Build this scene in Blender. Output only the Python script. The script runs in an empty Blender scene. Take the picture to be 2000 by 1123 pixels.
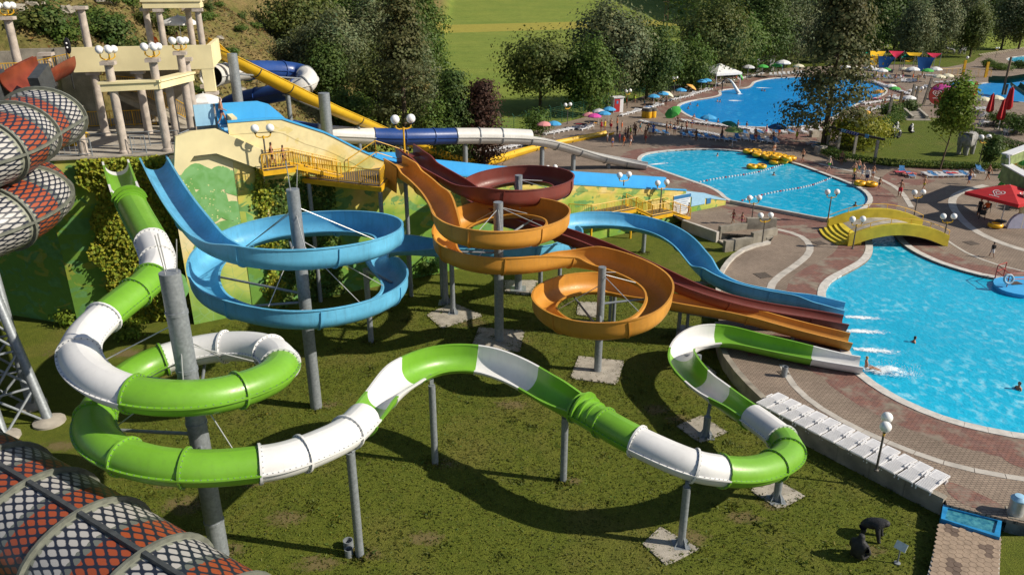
import bpy, bmesh, math, random
import numpy as np
from mathutils import Vector, Matrix
from mathutils.geometry import tessellate_polygon
random.seed(7); RNG = np.random.default_rng(7)
SC = bpy.context.scene
COL = SC.collection
R = math.radians

# ------------------------------------------------------------------ camera, sky, sun, exposure
CH, TILT, FPX = 20.0, R(22.0), 1500.0
cam = bpy.data.cameras.new('camera'); cam.sensor_width = 36; cam.lens = 36*FPX/2000
cam.clip_start = .5; cam.clip_end = 4000
camo = bpy.data.objects.new('camera', cam); COL.objects.link(camo)
camo.location = (0, 0, CH); camo.rotation_euler = (math.pi/2-TILT, 0, 0)
SC.camera = camo
SUN_EL, SUN_AZ = R(35), (0.98, -0.2)          # direction towards the sun (x, y)
w = bpy.data.worlds.new('World'); SC.world = w; w.use_nodes = True
nt = w.node_tree; bg = nt.nodes['Background']
sky = nt.nodes.new('ShaderNodeTexSky'); sky.sky_type = 'NISHITA'; sky.sun_disc = False
sky.sun_elevation = SUN_EL; sky.sun_rotation = math.atan2(SUN_AZ[0], SUN_AZ[1])
sky.altitude = 300
nt.links.new(sky.outputs[0], bg.inputs[0]); bg.inputs[1].default_value = 0.074
sl = bpy.data.lights.new('sun', 'SUN'); sl.energy = 5.0; sl.angle = R(.53); sl.color = (1, .91, .76)
so = bpy.data.objects.new('sun', sl); COL.objects.link(so)
sd = Vector((SUN_AZ[0]*math.cos(SUN_EL), SUN_AZ[1]*math.cos(SUN_EL), math.sin(SUN_EL)))
so.rotation_euler = sd.to_track_quat('Z', 'Y').to_euler(); so.location = (40, -20, 60)
SC.view_settings.view_transform = 'Standard'; SC.view_settings.look = 'None'
SC.view_settings.exposure = 0.3; SC.view_settings.gamma = 1; SC.view_settings.use_curve_mapping = False

# ------------------------------------------------------------------ survey helpers: photo point -> place on a known level
CT, ST = math.cos(TILT), math.sin(TILT)
def ray(px, py):
    a, b = (px-1000)/FPX, (561.5-py)/FPX
    return Vector((a, CT+b*ST, -ST+b*CT))
def P(px, py, z=0.0):
    r = ray(px, py); t = (z-CH)/r.z
    return Vector((r.x*t, r.y*t, z))
def YD(px, py, y):
    r = ray(px, py); t = y/r.y
    return Vector((r.x*t, y, CH+r.z*t))
def XY(l, z=0.0): return [(P(a, b, z).x, P(a, b, z).y) for a, b in l]

# ------------------------------------------------------------------ materials
def mat(name, col, rough=.6, var=.12, scale=3.0, col2=None, bump=0, bscale=None, metal=0, spec=.4, coat=0, extra=None, emit=0, detail=4):
    m = bpy.data.materials.new(name); m.use_nodes = True
    n = m.node_tree.nodes; l = m.node_tree.links; b = n['Principled BSDF']
    b.inputs['Roughness'].default_value = rough; b.inputs['Metallic'].default_value = metal
    b.inputs['Specular IOR Level'].default_value = spec
    if coat: b.inputs['Coat Weight'].default_value = coat; b.inputs['Coat Roughness'].default_value = .15
    tc = n.new('ShaderNodeNewGeometry')
    nz = n.new('ShaderNodeTexNoise'); nz.inputs['Scale'].default_value = scale; nz.inputs['Detail'].default_value = detail
    l.new(tc.outputs['Position'], nz.inputs['Vector'])
    rp = n.new('ShaderNodeValToRGB'); l.new(nz.outputs[0], rp.inputs[0])
    c1 = [max(0, c*(1-var)) for c in col]; c2 = col2 or [min(1, c*(1+var)) for c in col]
    rp.color_ramp.elements[0].position = .33; rp.color_ramp.elements[1].position = .67
    rp.color_ramp.elements[0].color = (*c1, 1); rp.color_ramp.elements[1].color = (*c2, 1)
    l.new(rp.outputs[0], b.inputs['Base Color'])
    if bump:
        nb = n.new('ShaderNodeTexNoise'); nb.inputs['Scale'].default_value = bscale or scale*8; nb.inputs['Detail'].default_value = 3
        l.new(tc.outputs['Position'], nb.inputs['Vector'])
        bp = n.new('ShaderNodeBump'); bp.inputs['Strength'].default_value = bump; bp.inputs['Distance'].default_value = .05
        l.new(nb.outputs[0], bp.inputs['Height']); l.new(bp.outputs[0], b.inputs['Normal'])
    m.diffuse_color = (*col, 1)
    return m
class NB:      # tiny node builder
    def __init__(s, m):
        s.n = m.node_tree.nodes; s.l = m.node_tree.links; s.b = s.n['Principled BSDF']
        s.pos = s.n.new('ShaderNodeNewGeometry').outputs['Position']
    def noise(s, scale, detail=4, vec=None, dist=0, rough=.5):
        q = s.n.new('ShaderNodeTexNoise'); q.inputs['Scale'].default_value = scale; q.inputs['Detail'].default_value = detail
        q.inputs['Distortion'].default_value = dist; q.inputs['Roughness'].default_value = rough
        s.l.new(vec or s.pos, q.inputs['Vector']); return q.outputs[0]
    def vor(s, scale, feature='F1', vec=None, out=0, rnd=1):
        q = s.n.new('ShaderNodeTexVoronoi'); q.feature = feature; q.inputs['Scale'].default_value = scale
        q.inputs['Randomness'].default_value = rnd
        s.l.new(vec or s.pos, q.inputs['Vector']); return q.outputs[out]
    def ramp(s, fac, stops, const=False):
        q = s.n.new('ShaderNodeValToRGB'); e = q.color_ramp.elements
        if const: q.color_ramp.interpolation = 'CONSTANT'
        while len(e) < len(stops): e.new(.5)
        for el, (p, c) in zip(e, stops): el.position = p; el.color = (*c, 1) if len(c) == 3 else c
        s.l.new(fac, q.inputs[0]); return q.outputs[0]
    def mix(s, fac, a, b, mode='MIX'):
        q = s.n.new('ShaderNodeMix'); q.data_type = 'RGBA'; q.blend_type = mode
        for i, v in ((0, fac), (6, a), (7, b)):
            if hasattr(v, 'node'): s.l.new(v, q.inputs[i])
            else: q.inputs[i].default_value = v if i == 0 else (*v, 1)
        return q.outputs[2]
    def math(s, op, a, b=0.0, clamp=False):
        q = s.n.new('ShaderNodeMath'); q.operation = op; q.use_clamp = clamp
        for i, v in ((0, a), (1, b)):
            if hasattr(v, 'node'): s.l.new(v, q.inputs[i])
            else: q.inputs[i].default_value = v
        return q.outputs[0]
    def sep(s, vec=None):
        q = s.n.new('ShaderNodeSeparateXYZ'); s.l.new(vec or s.pos, q.inputs[0]); return q.outputs
    def comb(s, x, y, z=0.0):
        q = s.n.new('ShaderNodeCombineXYZ')
        for i, v in enumerate((x, y, z)):
            if hasattr(v, 'node'): s.l.new(v, q.inputs[i])
            else: q.inputs[i].default_value = v
        return q.outputs[0]
    def bump(s, h, strength=.3, dist=.05):
        q = s.n.new('ShaderNodeBump'); q.inputs['Strength'].default_value = strength; q.inputs['Distance'].default_value = dist
        s.l.new(h, q.inputs['Height']); s.l.new(q.outputs[0], s.b.inputs['Normal'])
    def col(s, c): s.l.new(c, s.b.inputs['Base Color'])
def nmat(name, rough=.6, spec=.3):
    m = bpy.data.materials.new(name); m.use_nodes = True; k = NB(m)
    k.b.inputs['Roughness'].default_value = rough; k.b.inputs['Specular IOR Level'].default_value = spec
    return m, k
M = {}
def gel(name, c, rough=.32, dirt=.25):      # sun-bleached, rain-streaked fibreglass
    m, k = nmat(name, rough, .5)
    a = k.noise(.55, 5, rough=.6); f = k.noise(8, 6, rough=.7); q = k.sep()
    stv = k.noise(1.0, 4, k.comb(k.math('MULTIPLY', q[0], 5.0), k.math('MULTIPLY', q[1], 5.0), k.math('MULTIPLY', q[2], .55)), rough=.65)
    base = k.mix(k.ramp(a, [(.32, (0, 0, 0)), (.7, (1, 1, 1))]), [x*(1-dirt*.45) for x in c], [min(1, x*(1+dirt*.35)+.03*dirt) for x in c])
    st = k.ramp(stv, [(.52, (0, 0, 0)), (.78, (1, 1, 1))]); gr = k.ramp(f, [(.56, (0, 0, 0)), (.74, (1, 1, 1))])
    g_ = k.math('ADD', k.math('MULTIPLY', st, dirt*1.1), k.math('MULTIPLY', gr, dirt*.55), True)
    k.col(k.mix(g_, base, [x*.42+.035 for x in c]))
    k.l.new(k.ramp(f, [(.3, (rough*.85,)*3), (.8, (min(1, rough*1.7),)*3)]), k.b.inputs['Roughness'])
    k.bump(k.noise(1.6, 3), .12, .03); M[name] = m; return m
gel('green', (.145, .35, .022)); gel('white', (.66, .66, .66), .35, .16)
gel('blue', (.10, .385, .61), .42, .45); gel('orange', (.52, .235, .028), .42, .35); gel('maroon', (.16, .03, .02), .4, .3)
gel('navy', (.012, .05, .21), .3); gel('offwhite', (.58, .57, .55), .38, .25); gel('yellow', (.66, .40, .012), .35)
gel('wideblue', (.045, .36, .72), .45, .18); gel('paleblue', (.30, .52, .68), .5, .3)
M['steel'] = mat('galvanised_steel', (.25, .275, .30), .48, .16, 9, metal=.35, bump=.1, bscale=30)
M['darksteel'] = mat('dark_steel', (.05, .055, .06), .5, .2, 4)
M['cable'] = mat('cable_steel', (.45, .46, .46), .4, .1, 4, metal=.4)
M['concrete'] = mat('concrete', (.34, .31, .265), .9, .22, 1.6, bump=.4, bscale=25)
M['wallconc'] = mat('wall_concrete', (.25, .225, .185), .9, .3, 1.2, bump=.5, bscale=18)
M['stonecol'] = mat('column_stone', (.40, .345, .30), .85, .22, 2.2, bump=.3, bscale=14)
M['cream'] = mat('cream_render', (.71, .62, .36), .85, .09, .7, bump=.15, bscale=30)
M['ypaint'] = mat('yellow_paint', (.66, .37, .015), .45, .12, 3)
M['bridge'] = mat('bridge_yellow', (.56, .44, .035), .6, .16, 1.2, bump=.1, bscale=12)
M['plastic'] = mat('white_plastic', (.68, .68, .70), .4, .06, 4)
M['bluefab'] = mat('blue_lounger_fabric', (.06, .22, .48), .7, .15, 6)
M['globe'] = mat('opal_globe', (.80, .80, .80), .25, .03, 2)
M['black'] = mat('black_metal', (.02, .02, .022), .45, .1, 4)
M['greypole'] = mat('grey_lamp_pole', (.10, .09, .08), .5, .15, 3)
M['coping'] = mat('coping_stone', (.52, .50, .47), .8, .14, 2.5, bump=.25, bscale=30)
M['kerb'] = mat('kerb_stone', (.44, .41, .37), .85, .16, 1.5, bump=.25, bscale=25)
M['soil'] = mat('soil', (.14, .10, .06), .95, .3, 3)
M['bark'] = mat('bark', (.10, .075, .05), .95, .3, 4, bump=.6, bscale=14)
M['grate'] = mat('walkway_grate', (.09, .07, .055), .7, .4, 14)
M['tub_black'] = mat('tube_black', (.02, .02, .02), .5, .1, 3)
M['tub_yellow'] = mat('tube_yellow', (.75, .40, .012), .3, .06, 3)
M['wood'] = mat('weathered_wood', (.18, .12, .07), .8, .25, 6)

# ------------------------------------------------------------------ mesh building
class MB:
    def __init__(s): s.v = []; s.f = []; s.m = []; s.mi = 0
    def add(s, vs, fs):
        o = len(s.v); s.v += [tuple(q) for q in vs]; s.f += [tuple(i+o for i in f) for f in fs]; s.m += [s.mi]*len(fs); return s
    def box(s, c, d, rz=0, M4=None):
        x, y, z = d[0]/2, d[1]/2, d[2]/2
        vs = [Vector((a*x, b*y, e*z)) for e in (-1, 1) for b in (-1, 1) for a in (-1, 1)]
        m = M4 or (Matrix.Translation(c) @ Matrix.Rotation(rz, 4, 'Z'))
        return s.add([m @ v for v in vs], [(0, 2, 3, 1), (4, 5, 7, 6), (0, 1, 5, 4), (2, 6, 7, 3), (0, 4, 6, 2), (1, 3, 7, 5)])
    def bar(s, a, b, w, h, up=(0, 0, 1)):      # box beam between two points
        a, b = Vector(a), Vector(b); t = (b-a); L = t.length
        if L < 1e-5: return s
        t.normalize(); u = Vector(up)
        if abs(t.dot(u)) > .98: u = Vector((1, 0, 0))
        sd = t.cross(u).normalized(); u2 = sd.cross(t)
        vs = [p+sd*i*w/2+u2*j*h/2 for p in (a, b) for j in (-1, 1) for i in (-1, 1)]
        return s.add(vs, [(0, 1, 3, 2), (4, 6, 7, 5), (0, 4, 5, 1), (2, 3, 7, 6), (0, 2, 6, 4), (1, 5, 7, 3)])
    def tube(s, a, b, r0, r1=None, n=10, cap=True):
        a, b = Vector(a), Vector(b); t = b-a
        if t.length < 1e-6: return s
        t.normalize(); r1 = r0 if r1 is None else r1
        u = Vector((0, 0, 1)) if abs(t.z) < .95 else Vector((1, 0, 0))
        x = t.cross(u).normalized(); y = t.cross(x)
        vs = []
        for p, r in ((a, r0), (b, r1)):
            vs += [p+x*r*math.cos(2*math.pi*i/n)+y*r*math.sin(2*math.pi*i/n) for i in range(n)]
        fs = [(i, n+i, n+(i+1) % n, (i+1) % n) for i in range(n)]
        if cap: fs += [tuple(range(n)), tuple(range(2*n-1, n-1, -1))]
        return s.add(vs, fs)
    def path(s, pts, r, n=8):
        pts = [Vector(p) for p in pts]; rs = r if isinstance(r, (list, tuple)) else [r]*len(pts)
        o = len(s.v); px = None; vs = []
        for i, p in enumerate(pts):
            t = (pts[min(i+1, len(pts)-1)]-pts[max(i-1, 0)]).normalized()
            if px is None:
                u = Vector((0, 0, 1)) if abs(t.z) < .9 else Vector((1, 0, 0)); px = t.cross(u).normalized()
            else: px = (px-t*px.dot(t)).normalized()
            y = t.cross(px)
            vs += [p+px*rs[i]*math.cos(2*math.pi*k/n)+y*rs[i]*math.sin(2*math.pi*k/n) for k in range(n)]
        fs = [(i*n+k, (i+1)*n+k, (i+1)*n+(k+1) % n, i*n+(k+1) % n) for i in range(len(pts)-1) for k in range(n)]
        fs += [tuple(range(n)), tuple(range(len(vs)-1, len(vs)-n-1, -1))]
        return s.add(vs, fs)
    def sphere(s, c, r, nu=14, nv=9, sc=(1, 1, 1)):
        vs = [(c[0], c[1], c[2]+r*sc[2])]
        for j in range(1, nv):
            a = math.pi*j/nv
            vs += [(c[0]+r*sc[0]*math.sin(a)*math.cos(2*math.pi*i/nu), c[1]+r*sc[1]*math.sin(a)*math.sin(2*math.pi*i/nu), c[2]+r*sc[2]*math.cos(a)) for i in range(nu)]
        vs.append((c[0], c[1], c[2]-r*sc[2])); b = len(vs)-1
        fs = [(0, 1+i, 1+(i+1) % nu) for i in range(nu)]
        for j in range(nv-2): fs += [(1+j*nu+i, 1+(j+1)*nu+i, 1+(j+1)*nu+(i+1) % nu, 1+j*nu+(i+1) % nu) for i in range(nu)]
        fs += [(b, 1+(nv-2)*nu+(i+1) % nu, 1+(nv-2)*nu+i) for i in range(nu)]
        return s.add(vs, fs)
    def lathe(s, prof, n=12, c=(0, 0, 0)):
        vs = [(c[0]+r*math.cos(2*math.pi*i/n), c[1]+r*math.sin(2*math.pi*i/n), c[2]+z) for r, z in prof for i in range(n)]
        k = len(prof)
        fs = [(j*n+i, j*n+(i+1) % n, (j+1)*n+(i+1) % n, (j+1)*n+i) for j in range(k-1) for i in range(n)]
        fs += [tuple(range(n-1, -1, -1)), tuple(range((k-1)*n, k*n))]
        return s.add(vs, fs)
    def torus(s, c, Rr, r, nu=18, nv=8, sz=1):
        vs = [(c[0]+(Rr+r*math.cos(b))*math.cos(a), c[1]+(Rr+r*math.cos(b))*math.sin(a), c[2]+r*sz*math.sin(b)) for a in [2*math.pi*i/nu for i in range(nu)] for b in [2*math.pi*j/nv for j in range(nv)]]
        return s.add(vs, [(i*nv+j, ((i+1) % nu)*nv+j, ((i+1) % nu)*nv+(j+1) % nv, i*nv+(j+1) % nv) for i in range(nu) for j in range(nv)])
    def prism(s, poly, z0, z1, holes=()):      # poly: xy list; flat top and bottom
        rings = [list(poly)]+[list(h) for h in holes]
        flat = [p for r in rings for p in r]
        tris = tessellate_polygon([[Vector((x, y, 0)) for x, y in r] for r in rings])
        n = len(flat); tp = []
        for t in tris:
            a, b, c = [Vector(flat[i]) for i in t]
            tp.append(t if (b-a).x*(c-a).y-(b-a).y*(c-a).x > 0 else (t[0], t[2], t[1]))
        vs = [(x, y, z1) for x, y in flat]; fs = list(tp)
        if z0 is not None:
            vs += [(x, y, z0) for x, y in flat]; fs += [(t[0]+n, t[2]+n, t[1]+n) for t in tp]
            o = 0
            for r in rings:
                k = len(r); fs += [(o+i, o+(i+1) % k, n+o+(i+1) % k, n+o+i) for i in range(k)]; o += k
        return s.add(vs, fs)
    def mesh(s, name, mats, smooth=35, off=None):
        me = bpy.data.meshes.new(name)
        vs = s.v if off is None else [(x-off[0], y-off[1], z-off[2]) for x, y, z in s.v]
        me.from_pydata(vs, [], s.f)
        for q in (mats if isinstance(mats, (list, tuple)) else [mats]): me.materials.append(M[q] if isinstance(q, str) else q)
        if any(s.m): me.polygons.foreach_set('material_index', s.m)
        bm = bmesh.new(); bm.from_mesh(me); bmesh.ops.recalc_face_normals(bm, faces=bm.faces); bm.to_mesh(me); bm.free()
        if smooth:
            me.polygons.foreach_set('use_smooth', [True]*len(me.polygons)); me.set_sharp_from_angle(angle=R(smooth))
        return me
    def build(s, name, mats, parent=None, smooth=35, local=False, **kw):
        off = None
        if parent is not None and not local:
            off = Vector(parent['_o']) if '_o' in parent else Vector((0, 0, 0))
        o = bpy.data.objects.new(name, s.mesh(name, mats, smooth, off)); COL.objects.link(o)
        if parent is not None:
            o.parent = parent; o['_o'] = list(off) if off is not None else [0, 0, 0]
        return tag(o, **kw)
def tag(o, label=None, cat=None, group=None, kind=None):
    if label: o['label'] = label
    if cat: o['category'] = cat
    if group: o['group'] = group
    if kind: o['kind'] = kind
    return o
def thing(name, loc, label, cat, group=None, rz=0):
    o = bpy.data.objects.new(name, None); COL.objects.link(o); o.location = loc; o.rotation_euler.z = rz
    o['_o'] = list(loc); o.empty_display_size = .3
    return tag(o, label, cat, group)
def dup(src, loc=None, rz=None, label=None, group=None, parent=None, scale=None):
    c = src.copy(); COL.objects.link(c); c.parent = parent
    if loc is not None: c.location = loc
    if rz is not None: c.rotation_euler.z = rz
    if scale is not None: c.scale = (scale,)*3 if not isinstance(scale, tuple) else scale
    if label: c['label'] = label
    if group: c['group'] = group
    for ch in src.children: dup(ch, parent=c)
    return c
def single(mb, name, mats, loc, label, cat, group=None, smooth=35):     # a thing that is one mesh, origin at loc
    o = bpy.data.objects.new(name, mb.mesh(name, mats, smooth, Vector(loc))); COL.objects.link(o); o.location = loc
    return tag(o, label, cat, group)
ORD = ['first', 'second', 'third', 'fourth', 'fifth', 'sixth', 'seventh', 'eighth', 'ninth', 'tenth', 'eleventh', 'twelfth', 'thirteenth', 'fourteenth', 'fifteenth', 'sixteenth', 'seventeenth', 'eighteenth', 'nineteenth', 'twentieth', 'twenty-first', 'twenty-second', 'twenty-third', 'twenty-fourth']
def struct(mb, name, mats, smooth=0, parent=None, kind='structure'):
    return mb.build(name, mats, parent, smooth=smooth, kind=kind)
def inpoly(x, y, poly):
    c = False; j = len(poly)-1
    for i in range(len(poly)):
        xi, yi = poly[i]; xj, yj = poly[j]
        if (yi > y) != (yj > y) and x < (xj-xi)*(y-yi)/(yj-yi)+xi: c = not c
        j = i
    return c
def smoothpoly(p, it=2, closed=True):
    for _ in range(it):
        q = []
        n = len(p)
        for i in range(n if closed else n-1):
            a, b = p[i], p[(i+1) % n]
            q += [(a[0]*.75+b[0]*.25, a[1]*.75+b[1]*.25), (a[0]*.25+b[0]*.75, a[1]*.25+b[1]*.75)]
        if not closed: q = [p[0]]+q+[p[-1]]
        p = q
    return p
def resample(p, step, closed=True):
    p = [Vector(q) for q in p]
    if closed: p.append(p[0])
    L = [0]
    for a, b in zip(p, p[1:]): L.append(L[-1]+(b-a).length)
    n = max(3, int(round(L[-1]/step))); out = []; k = 0
    for i in range(n if closed else n+1):
        t = L[-1]*i/n
        while k < len(L)-2 and L[k+1] < t: k += 1
        d = L[k+1]-L[k]
        out.append(p[k].lerp(p[k+1], 0 if d == 0 else (t-L[k])/d))
    return out
def offset(p, d, closed=True):     # positive = outwards for counter-clockwise rings
    p = [Vector(q[:2]) for q in p]; n = len(p); out = []
    for i in range(n):
        a = p[(i-1) % n] if closed else p[max(i-1, 0)]; b = p[(i+1) % n] if closed else p[min(i+1, n-1)]
        t = (b-a).normalized(); out.append((p[i].x+t.y*d, p[i].y-t.x*d))
    return out
def ccw(p):
    A = sum(p[i][0]*p[(i+1) % len(p)][1]-p[(i+1) % len(p)][0]*p[i][1] for i in range(len(p)))
    return p if A > 0 else p[::-1]
# ------------------------------------------------------------------ ground materials
def grass_mat(name, a, b, dry, dryamt=.5):
    m, k = nmat(name, .95, .15)
    big = k.noise(.22, 5, rough=.6); mid = k.noise(1.7, 6, rough=.7); fine = k.noise(16, 5, rough=.75); vf = k.noise(55, 3, rough=.7)
    c = k.mix(k.ramp(mid, [(.3, (0, 0, 0)), (.7, (1, 1, 1))]), a, b)
    c = k.mix(k.math('MULTIPLY', k.ramp(big, [(.5, (0, 0, 0)), (.68, (1, 1, 1))]), dryamt), c, dry)
    sp = k.ramp(k.noise(5.5, 5, rough=.8), [(.56, (0, 0, 0)), (.72, (1, 1, 1))])
    c = k.mix(k.math('MULTIPLY', sp, dryamt*.75), c, [x*.9 for x in dry])
    f = k.ramp(fine, [(.3, (.45, .45, .45)), (.72, (1.5, 1.5, 1.5))])
    c = k.mix(.85, c, f, 'MULTIPLY')
    c = k.mix(.7, c, k.ramp(vf, [(.3, (.5, .5, .5)), (.75, (1.5, 1.5, 1.5))]), 'MULTIPLY')
    k.col(c); k.bump(k.math('ADD', k.math('MULTIPLY', vf, .5), k.noise(22, 4)), .9, .06); M[name] = m
grass_mat('lawn', (.080, .106, .013), (.132, .152, .020), (.20, .16, .05), .42)
grass_mat('park_lawn', (.075, .105, .014), (.115, .145, .02), (.17, .145, .045), .4)
m, k = nmat('paving', .85, .25)                      # interlocking grey-beige pavers, reddish where laid in red
br = k.n.new('ShaderNodeTexBrick'); k.l.new(k.pos, br.inputs['Vector']); br.inputs['Scale'].default_value = 1
br.inputs['Brick Width'].default_value = .24; br.inputs['Row Height'].default_value = .14; br.inputs['Mortar Size'].default_value = .012
br.inputs['Color1'].default_value = (.285, .222, .172, 1); br.inputs['Color2'].default_value = (.235, .18, .14, 1); br.inputs['Mortar'].default_value = (.06, .052, .045, 1)
v = k.ramp(k.noise(.35, 5, rough=.6), [(.3, (.75, .75, .75)), (.7, (1.2, 1.2, 1.2))])
k.col(k.mix(.9, br.outputs['Color'], v, 'MULTIPLY')); k.bump(br.outputs['Fac'], -.5, .012); M['paving'] = m
m, k = nmat('red_paving', .85, .25)
br = k.n.new('ShaderNodeTexBrick'); k.l.new(k.pos, br.inputs['Vector']); br.inputs['Scale'].default_value = 1
br.inputs['Brick Width'].default_value = .24; br.inputs['Row Height'].default_value = .14; br.inputs['Mortar Size'].default_value = .012
br.inputs['Color1'].default_value = (.24, .118, .092, 1); br.inputs['Color2'].default_value = (.20, .11, .095, 1); br.inputs['Mortar'].default_value = (.07, .045, .04, 1)
v = k.noise(.5, 6, rough=.65)
c = k.mix(k.ramp(v, [(.5, (0, 0, 0)), (.62, (1, 1, 1))]), br.outputs['Color'], (.23, .195, .155))
k.col(k.mix(.8, c, k.ramp(k.noise(2.2, 4), [(.3, (.75, .75, .75)), (.7, (1.2, 1.2, 1.2))]), 'MULTIPLY')); M['red_paving'] = m
def water(name, deep, mid, caustic_col, sc=.8, amt=1.0, rgh=.12, sp=.35):
    m, k = nmat(name, rgh, sp)
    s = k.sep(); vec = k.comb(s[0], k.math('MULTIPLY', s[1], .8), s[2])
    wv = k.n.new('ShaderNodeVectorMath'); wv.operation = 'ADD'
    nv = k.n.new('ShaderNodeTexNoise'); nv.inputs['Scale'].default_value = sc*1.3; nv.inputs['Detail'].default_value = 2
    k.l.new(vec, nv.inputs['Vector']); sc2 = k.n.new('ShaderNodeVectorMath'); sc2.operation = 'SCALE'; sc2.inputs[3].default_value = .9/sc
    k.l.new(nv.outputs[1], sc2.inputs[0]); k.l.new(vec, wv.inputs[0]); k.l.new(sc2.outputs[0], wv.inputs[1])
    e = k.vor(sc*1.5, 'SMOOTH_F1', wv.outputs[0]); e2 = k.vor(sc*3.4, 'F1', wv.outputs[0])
    caustic_net = k.math('MULTIPLY', k.ramp(e, [(.42, (0, 0, 0)), (.75, (1, 1, 1))]), k.ramp(e2, [(.15, (.2, .2, .2)), (.6, (1, 1, 1))]))  # bright caustic light network, painted into the water colour
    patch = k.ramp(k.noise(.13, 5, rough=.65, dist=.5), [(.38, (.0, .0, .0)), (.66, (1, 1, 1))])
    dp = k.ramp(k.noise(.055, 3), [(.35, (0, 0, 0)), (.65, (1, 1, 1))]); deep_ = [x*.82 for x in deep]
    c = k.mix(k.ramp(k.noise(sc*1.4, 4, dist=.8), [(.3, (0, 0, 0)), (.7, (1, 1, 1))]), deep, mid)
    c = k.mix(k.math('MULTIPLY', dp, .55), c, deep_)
    c = k.mix(k.math('MULTIPLY', k.math('MULTIPLY', caustic_net, patch), amt), c, caustic_col)
    k.col(c); k.bump(k.noise(sc*2.6, 3, vec, dist=.6), .35, .12); M[name] = m
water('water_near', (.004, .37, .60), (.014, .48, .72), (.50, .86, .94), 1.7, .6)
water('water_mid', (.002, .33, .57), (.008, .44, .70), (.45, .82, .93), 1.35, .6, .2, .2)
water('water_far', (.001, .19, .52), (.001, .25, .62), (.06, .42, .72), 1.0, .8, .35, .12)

# ------------------------------------------------------------------ levels
LAWN = -0.7
POOL3 = [(1702, 448), (1704, 475), (1706, 492), (1694, 511), (1660, 530), (1628, 546), (1614, 562), (1612, 582), (1622, 605), (1636, 632), (1652, 668), (1672, 712), (1694, 737), (1760, 779), (1850, 816), (1925, 834), (1985, 846), (2080, 855), (2300, 860), (2500, 700), (2400, 600), (2200, 575), (2060, 556), (1945, 545), (1900, 535), (1830, 514), (1775, 488), (1748, 464), (1745, 448)]
POOL2 = [(1338, 348), (1290, 331), (1256, 320), (1250, 310), (1262, 300), (1310, 294), (1390, 291), (1470, 298), (1550, 318), (1620, 344), (1675, 365), (1697, 383), (1692, 402), (1650, 421), (1602, 428), (1540, 416), (1480, 405), (1425, 393), (1405, 370)]
POOL1 = [(1324, 207), (1345, 198), (1380, 193), (1407, 188), (1411, 183), (1405, 178), (1425, 174), (1462, 173), (1472, 166), (1474, 160), (1500, 154), (1560, 150), (1640, 152), (1695, 159), (1722, 167), (1731, 178), (1716, 190), (1680, 198), (1640, 222), (1600, 240), (1570, 247), (1500, 249), (1430, 246), (1370, 236), (1336, 221)]
POOL4 = [(1909, 160), (2120, 158), (2200, 215), (1985, 199), (1912, 192), (1905, 176)]
POOL5 = [(1964, 117), (1978, 111), (2080, 104), (2110, 130), (1990, 124)]
pools = [smoothpoly(ccw(XY(p)), 2) for p in (POOL3, POOL2, POOL1, POOL4, POOL5)]
DECK_NEAR = [(2500, 1130), (1958, 1012), (1850, 985), (1845, 972), (1790, 943), (1700, 898), (1600, 848), (1540, 815), (1490, 775), (1450, 735), (1418, 695), (1407, 660), (1403, 620), (1402, 580), (1405, 540), (1430, 505), (1460, 487), (1500, 477), (1512, 462), (1405, 455), (1335, 432)]
DECK = XY(DECK_NEAR)+[(14.6, 67.1), (-12, 53), (-14.5, 74), (-9, 92)]+XY([(975, 275), (1100, 240), (1155, 226), (1210, 206), (1300, 171), (1390, 149), (1480, 136), (1660, 127), (1830, 127), (1880, 122), (1960, 98), (2300, 80), (3000, 120), (3500, 500)])
DECK = ccw(DECK)
mb = MB(); mb.prism(DECK, -.14, 0.0, pools); deck = struct(mb, 'pool_deck', 'paving')
names = ['near_pool', 'middle_pool', 'far_pool', 'children_pool', 'upper_pool']
for i, (pl, nm) in enumerate(zip(pools, names)):
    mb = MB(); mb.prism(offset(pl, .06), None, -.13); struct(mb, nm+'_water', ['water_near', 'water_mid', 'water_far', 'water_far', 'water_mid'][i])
    # coping: single stones where they can be told apart, else a ring
    wdt = [.55, .45, .5, .4, .4][i]
    if i < 2:
        rs = resample(pl, .95 if i == 0 else 1.3)
        n = len(rs); inn = [(p.x, p.y) for p in rs]; out = offset(inn, wdt)
        for j in range(n):
            q = [Vector(inn[j]), Vector(inn[(j+1) % n]), Vector(out[(j+1) % n]), Vector(out[j])]
            cc = sum(q, Vector((0, 0)))/4
            if not (-60 < cc.x < 70 and 20 < cc.y < 100) or (i == 0 and cc.x > 42): continue
            q = [cc+(x-cc)*.985 for x in q]
            mb = MB(); mb.prism([(x.x, x.y) for x in q], -.1, .035+random.uniform(-.006, .006)); mb.build('coping_stone', 'coping', deck, smooth=0)
    else:
        mb = MB(); inn = [tuple(p) for p in resample(pl, 1.5)]; out = offset(inn, wdt); mb.prism(out, -.1, .03, [inn]); mb.build('coping', 'coping', deck, smooth=0, kind='stuff')
    if i < 3:      # band of red pavers round the pool
        inn = offset([tuple(p) for p in resample(pl, 1.5)], wdt+.05)
        out = offset([tuple(p) for p in resample(pl, 1.5)], wdt+[2.0, 2.2, 3.2][i])
        mb = MB()
        n = len(inn)
        for j in range(n):
            a, b, c, d = inn[j], inn[(j+1) % n], out[(j+1) % n], out[j]
            md = ((a[0]+c[0])/2, (a[1]+c[1])/2)
            if all(inpoly(q[0], q[1], DECK) for q in (a, b, c, d)) and not any(inpoly(q[0], q[1], pp) for q in (c, d, md) for pp in pools):
                z = .004+.001*(j % 2); mb.add([(a[0], a[1], .004), (b[0], b[1], .004), (c[0], c[1], .004), (d[0], d[1], .004)], [(0, 1, 2, 3)])
        struct(mb, 'red_paver_band', 'red_paving')
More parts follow.
